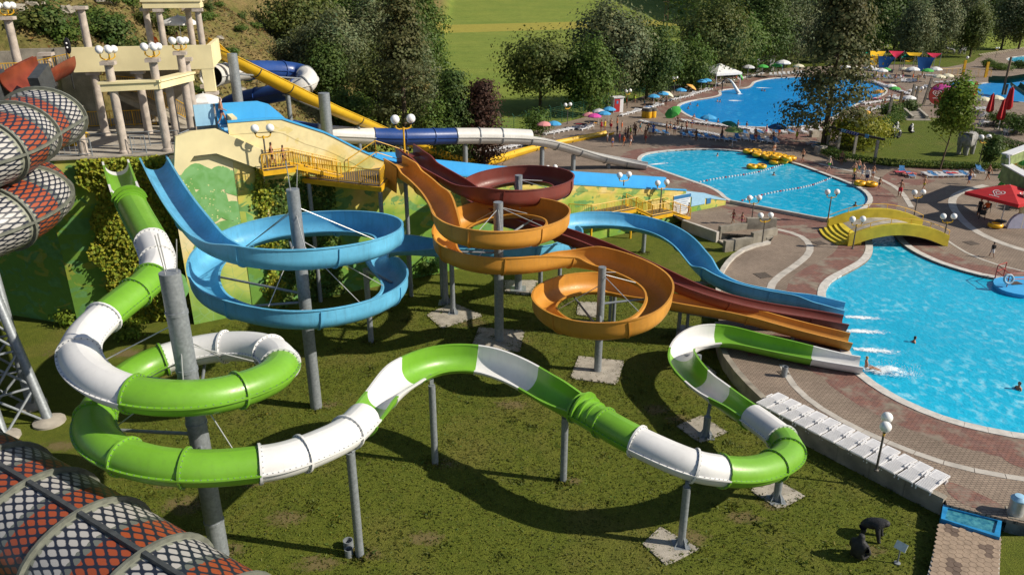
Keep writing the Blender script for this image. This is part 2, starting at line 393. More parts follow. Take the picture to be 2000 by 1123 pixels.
# patches of red pavers further out
for q in ([(1420, 410), (1480, 418), (1600, 440), (1640, 452), (1590, 470), (1500, 452), (1420, 425)], [(1640, 640), (1560, 620), (1440, 700), (1500, 690), (1600, 730), (1660, 770)],
          [(1940, 860), (2000, 880), (2060, 930), (1960, 905)], [(1840, 930), (1990, 1000), (1900, 995), (1850, 965)], [(1770, 320), (1900, 318), (1850, 350), (1750, 372), (1710, 350)], [(1500, 260), (1600, 262), (1590, 290), (1500, 280)]):
    mb = MB(); mb.prism(smoothpoly(ccw(XY(q)), 2), None, .009); struct(mb, 'red_paver_patch', 'red_paving')
# dry strips: curved drain channels laid as stones
def drain(px, wd, nm='drain_channel', step=1.2, z=.012):
    pts = resample(smoothpoly(XY(px), 3, False), step, False); pp = [tuple(p) for p in pts]
    a = offset(pp, wd/2, False); b = offset(pp, -wd/2, False)
    for j in range(len(pp)-1):
        q = [Vector(a[j]), Vector(a[j+1]), Vector(b[j+1]), Vector(b[j])]; cc = sum(q, Vector((0, 0)))/4; q = [cc+(x-cc)*.975 for x in q]
        mb = MB(); mb.prism(ccw([(x.x, x.y) for x in q]), -.05, z+random.uniform(0, .006)); mb.build(nm, 'kerb', deck, smooth=0)
drain([(1506, 578), (1503, 560), (1520, 540), (1555, 518), (1582, 495), (1583, 476), (1560, 458), (1520, 448), (1490, 444)], .55, 'drain_stone')
drain([(1528, 712), (1545, 750), (1590, 790), (1650, 825), (1720, 858), (1800, 890), (1880, 915), (2010, 938), (2150, 955)], .38, 'drain_stone')
drain([(1780, 405), (1760, 372), (1725, 352), (1690, 340), (1640, 330), (1600, 320)], .5, 'drain_stone')
drain([(2040, 500), (1960, 478), (1900, 450), (1870, 420), (1858, 400), (1862, 382), (1890, 370), (1925, 362)], .7, 'drain_stone', 1.5)
drain([(2040, 538), (1960, 522), (1890, 497), (1850, 470)], .25, 'drain_stone', 1.5)
for q in ((1600, 475, .9), (1490, 538, 1.0), (1897, 475, .9), (1530, 728, .5)):
    c = P(q[0], q[1]); mb = MB(); mb.box((c.x, c.y, .01), (q[2], q[2], .03), .3); mb.build('manhole_cover', 'grate', deck, smooth=0)

# lawn below the slides, meadow and hillside
mb = MB(); mb.prism([(-75, 3), (45, 3), (45, 46), (30, 66), (20, 72), (14, 69), (-17, 49), (-28, 49), (-75, 52)], -1.1, LAWN); struct(mb, 'lawn', 'lawn')
def hillz(x, y):
    xe = -15-.055*(y-100)
    g = max(0, xe-x); s = min(1, max(0, (y-57)/5)); s = s*s*(3-2*s)
    h = g*.62 if g < 14 else 8.68+(g-14)*.74
    h = min(h, 60)
    n = math.sin(x*.31+y*.17)*.5+math.sin(x*.13-y*.29)*.7+math.sin(x*.73+y*.61)*.25
    z = -.45 if g <= 0 else -.45+s*(h+n*min(1, g/8))
    if y > 420: z += (y-420)*.05
    if x > 60+.1*y and y > 150: z += min(40, (y-235)*.12) if y > 235 else 0
    if y < 57.6+.63*x+2.2 and x < 20: z = -1.6
    if x < -17 and y < 58: z = -1.6
    return z
xs = np.unique(np.concatenate([np.linspace(-170, -60, 23), np.linspace(-60, 20, 54), np.linspace(20, 200, 46), np.linspace(200, 700, 26)]))
ys = np.unique(np.concatenate([np.linspace(48, 130, 56), np.linspace(130, 300, 50), np.geomspace(300, 1500, 30)]))
vs = [(x, y, hillz(x, y)) for y in ys for x in xs]; nx = len(xs)
fs = [(j*nx+i, j*nx+i+1, (j+1)*nx+i+1, (j+1)*nx+i) for j in range(len(ys)-1) for i in range(nx-1)]
m, k = nmat('terrain', .95, .15)
s = k.sep()
n1 = k.noise(.05, 5, rough=.6); n2 = k.noise(.4, 6, rough=.7); n3 = k.noise(2.5, 5, rough=.75)
fld = k.mix(k.ramp(n1, [(.35, (0, 0, 0)), (.65, (1, 1, 1))]), (.150, .205, .034), (.195, .235, .042))
strip = k.math('SINE', k.math('ADD', k.math('MULTIPLY', s[1], .022), k.math('MULTIPLY', s[0], -.010)))
fld = k.mix(k.ramp(strip, [(.80, (0, 0, 0)), (.83, (1, 1, 1))]), fld, (.30, .27, .05))
fld = k.mix(.6, fld, k.ramp(n2, [(.3, (.7, .7, .7)), (.7, (1.25, 1.25, 1.25))]), 'MULTIPLY')
hil = k.mix(k.ramp(n2, [(.38, (0, 0, 0)), (.62, (1, 1, 1))]), (.185, .135, .055), (.105, .105, .028))
hil = k.mix(k.ramp(k.noise(.9, 5, rough=.75), [(.6, (0, 0, 0)), (.7, (1, 1, 1))]), hil, (.28, .19, .11))
hil = k.mix(.85, hil, k.ramp(n3, [(.3, (.45, .45, .45)), (.7, (1.45, 1.45, 1.45))]), 'MULTIPLY')
edge_ = k.math('DIVIDE', k.math('SUBTRACT', -9.5, k.math('ADD', s[0], k.math('MULTIPLY', s[1], .055))), 6.0)
k.col(k.mix(k.ramp(edge_, [(0, (0, 0, 0)), (1, (1, 1, 1))]), fld, hil))
k.bump(k.math('ADD', n3, k.noise(.7, 4)), .55, .3); M['terrain'] = m
mb = MB(); mb.add(vs, fs); struct(mb, 'terrain', 'terrain', smooth=60)
# park lawns on the far side
for nm, q, z in (('panda_lawn', [(1640, 262), (1700, 245), (1760, 232), (1850, 232), (1875, 255), (1990, 290), (2080, 310), (2080, 330), (1960, 330), (1760, 328), (1690, 318), (1640, 302)], .12),
              ('giraffe_lawn', [(1500, 132), (1560, 128), (1640, 126), (1680, 124), (1830, 129), (1845, 133), (1870, 128), (1900, 122), (1910, 112), (1960, 98), (2050, 84), (2200, 60), (2100, 45), (1900, 60), (1600, 80), (1480, 118)], .05)):
    mb = MB(); mb.prism(smoothpoly(ccw(XY(q)), 1), -.5, z); struct(mb, nm, 'park_lawn')
# retaining wall, path, foot basin at the near edge of the deck
def wallstrip(px, z0, z1, wd, name, label, cat, mt, step=None):
    pts = [tuple(p) for p in resample(smoothpoly(XY(px), 2, False), step or 1.6, False)]
    c = P(*px[len(px)//2]); root = thing(name, (c.x, c.y, z0), label, cat)
    a = offset(pts, wd/2, False); b = offset(pts, -wd/2, False)
    for j in range(len(pts)-1):
        q = [Vector(a[j]), Vector(a[j+1]), Vector(b[j+1]), Vector(b[j])]; cc = sum(q, Vector((0, 0)))/4; q = [cc+(x-cc)*.992 for x in q]
        mb = MB(); mb.prism(ccw([(x.x, x.y) for x in q]), z0, z1+random.uniform(-.008, .008)); mb.build('wall_block', mt, root, smooth=0)
    return root
wallstrip([(1846, 976), (1790, 949), (1700, 903), (1600, 853), (1540, 820), (1490, 780), (1450, 740), (1416, 699), (1404, 660), (1401, 632)], LAWN-.1, .12, .34, 'retaining_wall', 'low curved grey retaining wall beside the row of white loungers', 'wall', 'wallconc')
wallstrip([(1402, 575), (1404, 540), (1428, 505), (1458, 486), (1502, 476)], LAWN-.1, .22, .34, 'kerb_wall', 'curved pale kerb wall behind the blue slide, beside the drain stones', 'wall', 'kerb')
wallstrip([(1402, 458), (1370, 447), (1334, 434)], LAWN-.1, .22, .3, 'kerb_wall', 'short kerb wall below the running girl at the stair foot', 'wall', 'kerb')
wallstrip([(1426, 397), (1480, 408), (1540, 419), (1600, 431), (1640, 437)], -.05, .3, .3, 'pool_kerb', 'dark raised kerb along the near edge of the middle pool', 'kerb', 'kerb', 2.0)
# steps at the end of that kerb
c = P(1455, 478, -.3); root = thing('concrete_steps', (c.x, c.y, LAWN), 'grey concrete steps with stepped side walls next to curved kerb', 'steps')
for (a, b, z0, z1) in (((1403, 470), (1455, 462), LAWN-.1, .55), ((1455, 462), (1512, 462), LAWN-.1, .95), ((1413, 492), (1466, 484), LAWN-.1, .25), ((1466, 484), (1513, 474), LAWN-.1, .6)):
    A, B = P(*a, LAWN), P(*b, LAWN); mb = MB(); mb.bar((A.x, A.y, (z0+z1)/2), (B.x, B.y, (z0+z1)/2), .35, z1-z0); mb.build('side_wall', 'wallconc', root, smooth=0)
A, B = P(1415, 481, LAWN), P(1490, 474, LAWN)
for i in range(4):
    p = A.lerp(B, i/3.2); q = A.lerp(B, (i+1)/3.2); z = LAWN+.17*(i+1)
    mb = MB(); mb.bar((p.x, p.y+.2, z-.2), (q.x, q.y+.2, z-.2), 1.9, .4); mb.build('step', 'concrete', root, smooth=0)
def pzf(y): return -.2+(y-25.2)*.055 if y < 25.2 else -.2          # the path falls gently away from the deck
PZ = -.34
pq = [P(1836, 1022, -.22), P(1955, 1046, -.22), P(1948, 1170, -.62), P(1800, 1170, -.62)]
mb = MB(); mb.add([(p.x, p.y, pzf(p.y)) for p in pq]+[(p.x, p.y, -1) for p in pq], [(3, 2, 1, 0), (0, 1, 5, 4), (1, 2, 6, 5), (2, 3, 7, 6), (3, 0, 4, 7)]); pth = struct(mb, 'path', 'kerb')
M['hexpaver'] = mat('hex_paver', (.30, .225, .165), .85, .18, 5, bump=.2, bscale=40)
M['hexpaver_wet'] = mat('hex_paver_wet', (.14, .10, .075), .5, .2, 5)
hexm = {}
for w_ in ('hexpaver', 'hexpaver_wet'):
    mb = MB(); rr = .155; mb.prism([(rr*math.cos(R(60*i+30)), rr*.92*math.sin(R(60*i+30))) for i in range(6)], 0, .035); hexm[w_] = mb.mesh('paver', w_, 0)
poly = ccw([(p.x, p.y) for p in pq]); cx = sum(p[0] for p in poly)/4; cy = sum(p[1] for p in poly)/4
inner = [(cx+(x-cx)*.96, cy+(y-cy)*.96) for x, y in poly]
cnt = 0
for j in range(-14, 15):
    for i in range(-10, 11):
        x = cx+i*.282+(.141 if j % 2 else 0); y = cy+j*.226
        if inpoly(x, y, inner) and cnt < 300:
            wet = math.sin(x*3.1+y*1.7)+math.sin(y*4.3-x*2)+math.sin(x*7) > 1.55
            o = bpy.data.objects.new('paver', hexm['hexpaver_wet' if wet else 'hexpaver']); COL.objects.link(o); o.parent = pth
            o.location = (x, y, pzf(y)+.001+random.uniform(0, .006)); o.rotation_euler.x = .055; cnt += 1
mb = MB(); q = [P(1955, 1046, -.22), P(1948, 1170, -.62)]; mb.add([(q[0].x+.02, q[0].y, -.24), (q[1].x+.02, q[1].y, -.64), (q[1].x+14, q[1].y, -.7), (q[0].x+14, q[0].y, -.24), (q[0].x+.02, q[0].y, -1.1), (q[1].x+.02, q[1].y, -1.1)], [(0, 1, 2, 3), (0, 4, 5, 1)]); struct(mb, 'lawn_bank', 'lawn')
# blue foot basin
bz = -.1
q = [P(1842, 984, bz), P(1957, 1016, bz), P(1953, 1049, bz), P(1838, 1012, bz)]
ctr = sum(q, Vector())/4; root = thing('foot_basin', (ctr.x, ctr.y, LAWN), 'shallow blue foot bath with clear water between deck and hexagon path', 'foot bath')
M['basinblue'] = mat('basin_blue', (.02, .22, .48), .4, .2, 3); M['basinfloor'] = mat('basin_floor', (.08, .40, .58), .25, .5, 5, col2=(.28, .48, .50))
outer = ccw([(p.x, p.y) for p in q]); inn = [(ctr.x+(x-ctr.x)*.87, ctr.y+(y-ctr.y)*.76) for x, y in outer]
mb = MB(); mb.prism(outer, LAWN-.1, bz, [inn]); mb.build('rim', 'basinblue', root, smooth=0)
mb = MB(); mb.prism([(ctr.x+(x-ctr.x)*1.01, ctr.y+(y-ctr.y)*1.01) for x, y in inn], LAWN-.05, bz-.075); mb.build('floor', 'basinfloor', root, smooth=0)
wm = bpy.data.materials.new('clear_water'); wm.use_nodes = True; k = NB(wm)
tr = k.n.new('ShaderNodeBsdfTransparent'); tr.inputs[0].default_value = (.75, .92, .95, 1); gl = k.n.new('ShaderNodeBsdfGlossy'); gl.inputs['Roughness'].default_value = .05
mx = k.n.new('ShaderNodeMixShader'); mx.inputs[0].default_value = .07; k.l.new(tr.outputs[0], mx.inputs[1]); k.l.new(gl.outputs[0], mx.inputs[2])
k.l.new(mx.outputs[0], k.n['Material Output'].inputs[0]); M['clearwater'] = wm
mb = MB(); mb.prism([(ctr.x+(x-ctr.x)*.995, ctr.y+(y-ctr.y)*.995) for x, y in inn], bz-.07, bz-.045); mb.build('water', 'clearwater', root, smooth=0)
c = P(1985, 1020, LAWN+.3); mb = MB(); mb.bar(P(1962, 1013, LAWN+.35), P(2060, 1036, LAWN+.35), .8, .75); single(mb, 'low_wall', 'wallconc', (c.x, c.y, LAWN), 'low grey wall under the steel bin at the right picture edge', 'wall', smooth=0)

sm = bpy.data.materials.new('bare_soil'); sm.use_nodes = True; k = NB(sm); tcn = k.n.new('ShaderNodeTexCoord'); vl = k.n.new('ShaderNodeVectorMath'); vl.operation = 'LENGTH'; k.l.new(tcn.outputs['Object'], vl.inputs[0])
fa = k.ramp(k.math('ADD', k.math('SUBTRACT', 1.0, vl.outputs['Value']), k.math('MULTIPLY', k.math('SUBTRACT', k.noise(3.2, 6, rough=.75), .5), 1.7)), [(.38, (0, 0, 0)), (.75, (1, 1, 1))])
k.col(k.mix(k.noise(6, 5), (.17, .12, .055), (.27, .20, .10))); k.b.inputs['Roughness'].default_value = .95
tr3 = k.n.new('ShaderNodeBsdfTransparent'); mx3 = k.n.new('ShaderNodeMixShader'); k.l.new(k.math('MULTIPLY', fa, .5), mx3.inputs[0]); k.l.new(tr3.outputs[0], mx3.inputs[1]); k.l.new(k.b.outputs[0], mx3.inputs[2]); k.l.new(mx3.outputs[0], k.n['Material Output'].inputs[0]); M['bare_soil'] = sm
sme = None
for px, py, sx, sy in ((360, 985, 2.0, 1.3), (440, 1075, 1.6, 1.0), (330, 940, 1.5, 1.0), (715, 1080, 1.3, .8), (865, 905, 1.2, .8), (1112, 940, 1.1, .7), (1350, 1050, 1.5, 1.0), (1510, 985, 1.2, .8), (640, 790, 1.3, .8), (560, 700, 2.2, 1.2), (920, 630, 2.2, 1.4), (1000, 665, 2.0, 1.2), (1190, 740, 1.8, 1.2), (1330, 820, 1.6, 1.0), (130, 690, 2.4, 1.4), (120, 870, 1.8, 1.0), (560, 1010, 1.8, 1.1), (620, 1100, 1.8, .9), (830, 1050, 1.6, .8), (1280, 800, 1.6, 1.0), (1120, 560, 3, 2), (1690, 1075, 1.5, .8), (1450, 1010, 1.6, .8), (1000, 790, 1.8, .9), (500, 940, 1.6, .9), (250, 690, 2.2, 1.2)):
    if sme is None:
        mb = MB(); mb.add([(math.cos(t)*1.2, math.sin(t)*1.2, 0) for t in np.linspace(0, 2*math.pi, 25)[:-1]], [tuple(range(24))]); sme = mb.mesh('bare_soil', 'bare_soil', 0)
    ob = bpy.data.objects.new('bare_soil', sme); COL.objects.link(ob); q_ = P(px, py, LAWN); ob.location = (q_.x, q_.y, LAWN+.006+.0007*(px % 7)); ob.scale = (sx*.9, sy*.9, 1); ob['kind'] = 'structure'
# ------------------------------------------------------------------ water slides
def spline(ctrl, n=8, smooth=3):
    pts = [Vector(c) for c in ctrl]; pts = [pts[0]*2-pts[1]]+pts+[pts[-1]*2-pts[-2]]
    out = []
    for i in range(1, len(pts)-2):
        a, b, c, d = pts[i-1:i+3]
        for k_ in range(n):
            t = k_/n; out.append(.5*((2*b)+(c-a)*t+(2*a-5*b+4*c-d)*t*t+(3*b-a-3*c+d)*t**3))
    out.append(pts[-2])
    for _ in range(smooth*n//2):
        o2 = list(out)
        for i in range(1, len(out)-1): o2[i] = out[i]*.5+(out[i-1]+out[i+1])*.25
        out = o2
    return out
def frames(pts):
    fr = []
    for i, p in enumerate(pts):
        t = (pts[min(i+1, len(pts)-1)]-pts[max(i-1, 0)]).normalized()
        sd = t.cross(Vector((0, 0, 1))).normalized(); fr.append((p, sd, sd.cross(t), t))
    return fr
def arcpts(a, b, hl, hr, m=14):          # inner profile from left rim to right rim
    def side(h):
        if h >= 0: return math.pi/2
        return math.acos(max(-1, min(1, -h/b)))
    tl, tr_ = side(hl), side(hr); out = [(-a if hl >= 0 else -a*math.sin(tl), max(hl, -b*math.cos(tl)))]
    for i in range(m+1):
        th = -tl+(tl+tr_)*i/m; out.append((a*math.sin(th), -b*math.cos(th)))
    out.append((a if hr >= 0 else a*math.sin(tr_), max(hr, -b*math.cos(tr_)))); return out
def fullpts(a, b, m=22): return [(a*math.sin(-math.pi+2*math.pi*i/m), -b*math.cos(-math.pi+2*math.pi*i/m)) for i in range(m+1)]
def sweep(mb, fr, prof_o, prof_i, cap=True):
    K = len(prof_o[0]); base = len(mb.v); n = len(fr); vs = []
    for (p, sd, up, t), po, pi in zip(fr, prof_o, prof_i):
        vs += [p+sd*s+up*u for s, u in po]; vs += [p+sd*s+up*u for s, u in pi]
    fs = []
    for i in range(n-1):
        A, B = i*2*K, (i+1)*2*K
        for j in range(K-1):
            fs.append((A+j, A+j+1, B+j+1, B+j)); fs.append((A+K+j, B+K+j, B+K+j+1, A+K+j+1))
        fs.append((A, B, B+K, A+K)); fs.append((A+K-1, A+2*K-1, B+2*K-1, B+K-1))
    if cap:
        for A, fl in ((0, 1), ((n-1)*2*K, 0)):
            for j in range(K-1): fs.append((A+j, A+K+j, A+K+j+1, A+j+1))
    mb.add(vs, fs)
def strip(mb, fr, quads):     # a closed box-like strip swept along; quads: per frame list of (s,u) corner points
    K = len(quads[0]); vs = []
    for (p, sd, up, t), q in zip(fr, quads): vs += [p+sd*s+up*u for s, u in q]
    n = len(fr); fs = [(i*K+j, i*K+(j+1) % K, (i+1)*K+(j+1) % K, (i+1)*K+j) for i in range(n-1) for j in range(K)]
    fs += [tuple(range(K)), tuple(range((n-1)*K, n*K))]; mb.add(vs, fs)
class Slide:
    def __init__(s, name, ctrl, a, b, label, base, cat='water slide', n=8, px=True):
        s.pts = spline([P(*c) for c in ctrl] if px else ctrl, n); s.n = n; s.fr = frames(s.pts); s.a, s.b = a, b
        s.root = thing(name, base, label, cat); s.ctrl = ctrl
    def ix(s, u): return max(0, min(len(s.fr)-1, int(round(u*s.n))))
    def h(s, key, i):
        u = i/s.n; k_ = s.hts
        for (u0, l0, r0), (u1, l1, r1) in zip(k_, k_[1:]):
            if u0 <= u <= u1:
                t = (u-u0)/(u1-u0); t = t*t*(3-2*t); return (l0+(l1-l0)*t) if key == 0 else (r0+(r1-r0)*t)
        return k_[-1][1+key] if u > k_[-1][0] else k_[0][1+key]
    def section(s, u0, u1, kind, mt, t=.035, lip=.09, flange=None, fl_end=True, name='section', label=None):
        i0, i1 = s.ix(u0), s.ix(u1); fr = s.fr[i0:i1+1]; mb = MB(); a, b = s.a, s.b
        if kind == 'tube':
            sweep(mb, fr, [fullpts(a+t, b+t)]*len(fr), [fullpts(a, b)]*len(fr))
            for sg in (-1, 1): strip(mb, fr, [[(sg*(a+.01), -.03), (sg*(a+lip+t), -.03), (sg*(a+lip+t), .03), (sg*(a+.01), .03)]]*len(fr))
            o = mb.build(name, mt, s.root, smooth=40, label=label)
        else:
            L = [s.h(0, i) for i in range(i0, i1+1)]; Rr = [s.h(1, i) for i in range(i0, i1+1)]
            sweep(mb, fr, [arcpts(a+t, b+t, l, r) for l, r in zip(L, Rr)], [arcpts(a, b, l, r) for l, r in zip(L, Rr)])
            for sg, H in ((-1, L), (1, Rr)):
                q = []
                for h_ in H:
                    x = a if h_ >= 0 else a*math.sin(math.acos(min(1, -h_/b))); q.append([(sg*(x-.015), h_-.03), (sg*(x+lip), h_-.03), (sg*(x+lip), h_+.025), (sg*(x-.015), h_+.025)])
                strip(mb, fr, q)
            o = mb.build(name, mt, s.root, smooth=40, label=label)
        if flange is not None:
            if flange: s.flange(u1, kind, mt if flange is True else flange)
        return o
    def flange(s, u, kind, mt, w_=.13, ln=.09):
        i = s.ix(u); p, sd, up, t = s.fr[i]; fr = [(p-t*ln/2, sd, up, t), (p+t*ln/2, sd, up, t)]; mb = MB(); a, b = s.a, s.b
        if kind == 'tube': sweep(mb, fr, [fullpts(a+w_, b+w_)]*2, [fullpts(a+.02, b+.02)]*2)
        else:
            l, r = s.h(0, i)-.1, s.h(1, i)-.1; sweep(mb, fr, [arcpts(a+w_, b+w_, l, r)]*2, [arcpts(a+.03, b+.03, l, r)]*2)
        mb.build('flange', mt, s.root, smooth=30)
    def rib(s, u, ext=0): s.flange(u, 'open', 'rib', .11, .07)
    def support(s, u, r=.14, z0=LAWN, off=(0, 0), mt='steel', plate=True, name='support_post', at=None):
        p, sd, up, t = s.fr[s.ix(u)]; x, y = (p.x+off[0], p.y+off[1]) if at is None else at
        top = p.z-s.b-.12; mb = MB(); mb.tube((x, y, z0-.1), (x, y, top), r, r, 14)
        mb.bar((x, y, top-.05), (p.x, p.y, p.z-s.b+.0), .16, .16)
        o = mb.build(name, mt, s.root, smooth=40)
        if plate:
            b_ = MB(); b_.box((x, y, z0+.03), (r*4.2, r*4.2, .05))
            for k_ in range(4):
                ang = k_*math.pi/2+.4; d = Vector((math.cos(ang), math.sin(ang), 0))
                b_.add([Vector((x, y, z0+.05))+d*r*.9, Vector((x, y, z0+.05))+d*r*2.1, Vector((x, y, z0+.45))+d*r*.95, Vector((x, y, z0+.05))+d*r*.9+Vector((-d.y, d.x, 0))*.03, Vector((x, y, z0+.05))+d*r*2.1+Vector((-d.y, d.x, 0))*.03, Vector((x, y, z0+.45))+d*r*.95+Vector((-d.y, d.x, 0))*.03], [(0, 1, 2), (3, 5, 4), (0, 3, 4, 1), (1, 4, 5, 2), (0, 2, 5, 3)])
            b_.build('base_plate', mt, o, smooth=0)
        return o
M['rib'] = mat('rib_dark', (.03, .05, .07), .5, .2, 4)  # plain dark blue-grey for flume ribs
def mast(sl, x, y, zt, r, arms=(), cables=(), rods=0, z0=LAWN, name='mast', cap=True, rings=True):
    mb = MB(); mb.tube((x, y, z0-.1), (x, y, zt), r, r, 22)
    o = mb.build(name, 'steel', sl.root, smooth=40)
    if rings:
        z = z0+1.6
        while z < zt:
            q = MB(); q.tube((x, y, z), (x, y, z+.12), r+.025, r+.025, 22); q.build('collar', 'steel', o, smooth=30); z += 2.15
    for u, zz in arms:       # horizontal bracket arm from mast to slide underside
        p = sl.fr[sl.ix(u)][0]; q = MB(); q.tube((x, y, p.z-sl.b-.25 if zz is None else zz), (p.x, p.y, p.z-sl.b-.08), .07, .06, 8); q.build('bracket_arm', 'steel', o)
    for u, zz in cables:
        p, sd, up, t = sl.fr[sl.ix(u)]; d = Vector((x-p.x, y-p.y, 0)).normalized(); e = p+d*(sl.a+.05)
        q = MB(); q.tube((x, y, zz), (e.x, e.y, p.z-.1), .022, .022, 6); q.build('stay_rod', 'cable', o)
    for i in range(rods):
        an = i*2.1+.3; q = MB(); q.tube((x+r*.6*math.cos(an), y+r*.6*math.sin(an), zt-.1), (x+r*1.1*math.cos(an), y+r*1.1*math.sin(an), zt+1.1+.15*(i % 3)), .018, .018, 6); q.build('antenna_rod', 'cable', o)
    return o

# --- green and white slide
G = [(226, 318, 10.0), (245, 375, 9.6), (270, 425, 9.2), (300, 480, 8.8), (310, 520, 8.5), (285, 555, 8.3), (240, 590, 8.1), (180, 640, 7.85), (150, 690, 7.65), (185, 740, 7.45), (260, 770, 7.25), (350, 778, 7.1), (440, 770, 6.9), (530, 738, 6.7), (550, 705, 6.55), (515, 680, 6.4), (440, 676, 6.2), (350, 692, 6.0), (270, 722, 5.85), (205, 780, 5.65), (180, 835, 5.55), (215, 880, 5.45), (300, 908, 5.35), (400, 915, 5.2), (490, 908, 5.05), (560, 897, 4.95), (640, 866, 4.85), (690, 837, 4.75), (740, 780, 4.5), (790, 735, 4.25), (860, 705, 4.), (940, 705, 3.8), (1010, 730, 3.6), (1070, 765, 3.4), (1150, 808, 3.2), (1230, 855, 3.1), (1340, 905, 2.8), (1400, 918, 2.4), (1470, 922, 1.9), (1530, 900, 1.5), (1540, 870, 1.35), (1500, 835, 1.25), (1450, 800, 1.15), (1390, 760, 1.1), (1345, 725, 1.0), (1328, 695, .95), (1350, 668, .9), (1410, 656, .85), (1500, 675, .7), (1600, 695, .6), (1683, 709, .5)]
g = Slide('green_white_slide', G, .62, .56, 'long green and white tube slide winding round tall grey mast on the lawn', tuple(P(430, 1085, LAWN)))
lo, hi = -.05, .28
g.hts = [(0, .1, .1), (2, lo, lo), (27.5, lo, lo), (28, .1, .1), (29, .5, -.15), (31, .45, -.2), (33, .4, -.1), (34, .15, .15), (42, .15, .15), (43.2, -.1, .25), (44.5, .0, .5), (46.5, .5, -.1), (48, .3, .0), (50, .05, .05)]
secs = [(0, .14, 'open', 'white'), (.14, .72, 'open', 'green'), (.72, 1.05, 'open', 'white'), (1.05, 1.4, 'open', 'green'), (1.35, 2.9, 'tube', 'green'), (2.9, 3.6, 'tube', 'white'), (3.6, 4.6, 'tube', 'white'), (4.6, 5.5, 'tube', 'green'), (5.5, 6.6, 'tube', 'green'), (6.6, 8, 'tube', 'white'), (8, 10, 'tube', 'white'), (10, 12.3, 'tube', 'green'), (12.3, 13.8, 'tube', 'green'), (13.8, 14.8, 'tube', 'white'), (14.8, 16.0, 'tube', 'white'), (16.0, 17.4, 'tube', 'white'), (17.4, 18.6, 'tube', 'green'), (18.6, 19.6, 'tube', 'green'), (19.6, 21.4, 'tube', 'green'), (21.4, 22.6, 'tube', 'green'), (22.6, 24.3, 'tube', 'green'), (24.3, 25.4, 'tube', 'white'), (25.4, 26.8, 'tube', 'white'), (26.8, 27.4, 'tube', 'white'), (27.3, 28.1, 'open', 'green'), (28.1, 29.3, 'open', 'white'), (29.3, 30.9, 'open', 'green'), (30.9, 32.4, 'open', 'white'), (32.4, 33.9, 'open', 'green'), (33.8, 34.4, 'tube', 'green'), (34.4, 35.1, 'tube', 'green'), (35.1, 36.2, 'tube', 'white'), (36.2, 37.1, 'tube', 'white'), (37.1, 38.6, 'tube', 'green'), (38.6, 39.6, 'tube', 'green'), (39.6, 40.4, 'tube', 'green'), (40.4, 41.6, 'tube', 'white'), (41.6, 42.8, 'open', 'green'), (42.8, 43.6, 'open', 'white'), (43.6, 44.3, 'open', 'green'), (44.3, 45.2, 'open', 'green'), (45.2, 46.9, 'open', 'white'), (46.9, 48.9, 'open', 'green'), (48.9, 50, 'open', 'white')]
for i, (u0, u1, kd, mt) in enumerate(secs):
    g.section(u0, u1, kd, mt)
    if kd == 'tube' or (i and secs[i-1][2] == 'tube'): g.flange(u0, 'tube' if kd == 'tube' else 'open', mt, .12, .08)
    elif i: g.flange(u0, 'open', mt, .07, .05)
def hood(sl, u, mt, d=1):       # flared bell mouth over the tube entrance
    for k_, (off, ex) in enumerate(((0, .24), (.28, .14), (.6, .08))):
        i = sl.ix(u); p, sd, up, t = sl.fr[i]; p = p+t*off*d; mb = MB()
        o_ = [(x, y+.0) for x, y in fullpts(sl.a+ex, sl.b+ex*1.25) if y > -.06]; i_ = [(x*(sl.a/(sl.a+ex)), y*(sl.b/(sl.b+ex*1.25))) for x, y in o_]
        up_o = sorted([q for q in o_], key=lambda q: q[0]); up_i = sorted([q for q in i_], key=lambda q: q[0])
        sweep(mb, [(p-t*.04, sd, up, t), (p+t*.04, sd, up, t)], [up_o]*2, [up_i]*2); mb.build('bell_mouth', mt, sl.root, smooth=30)
hood(g, 1.4, 'green'); hood(g, 33.9, 'green')
def bolts(sl, u0, u1):      # bolt heads along the two seam flanges and round the end ring
    mb = MB(); i0, i1 = sl.ix(u0), sl.ix(u1); acc = 0; last = None
    for i in range(i0, i1+1):
        p, sd, up, t = sl.fr[i]
        if last is not None:
            L = (p-last[0]).length; n = max(1, int(L/.2))
            for q in range(n):
                f = q/n; pp = last[0].lerp(p, f)
                for sg in (-1, 1):
                    for du in (.04, -.045): mb.box(tuple(pp+sd*sg*(sl.a+.085)+up*du), (.032, .032, .016))
        last = (p, sd)
    p, sd, up, t = sl.fr[i0]
    for j in range(22):
        an = 2*math.pi*j/22; q = p+sd*(sl.a+.07)*math.sin(an)-up*(sl.b+.07)*math.cos(an)
        for e in (-.055, .055): mb.box(tuple(q+t*e), (.03, .03, .03))
    mb.build('bolts', 'steel', sl.root, smooth=0, kind='stuff')
for u0, u1, kd, mt in secs:
    if kd == 'tube': bolts(g, u0, u1)
pA = P(430, 1085, LAWN)
mast(g, pA.x, pA.y, 11.0, .345, arms=[(8, None), (12, None), (16.5, None), (19.5, None), (23, None), (14, None)], cables=[(8.3, 9.2), (14.5, 8.4), (16, 8.6), (20, 7.3), (24, 7), (11, 9.0), (18, 7.8)], rods=5)
g.support(27.2, .165, at=tuple(P(703, 1085, LAWN))[:2], plate=False); g.support(29.7, .155, at=tuple(P(850, 905, LAWN))[:2], plate=False)
g.support(33.6, .155, at=tuple(P(1100, 940, LAWN))[:2], plate=False); g.support(36.1, .15, at=tuple(P(1330, 1065, LAWN))[:2])
g.support(39.3, .16, at=tuple(P(1516, 977, LAWN))[:2]); g.support(43, .17, at=tuple(P(1378, 852, LAWN))[:2]); g.support(45.6, .13, at=tuple(P(1363, 722, LAWN))[:2])
g.support(48.2, .1, z0=0, plate=False)
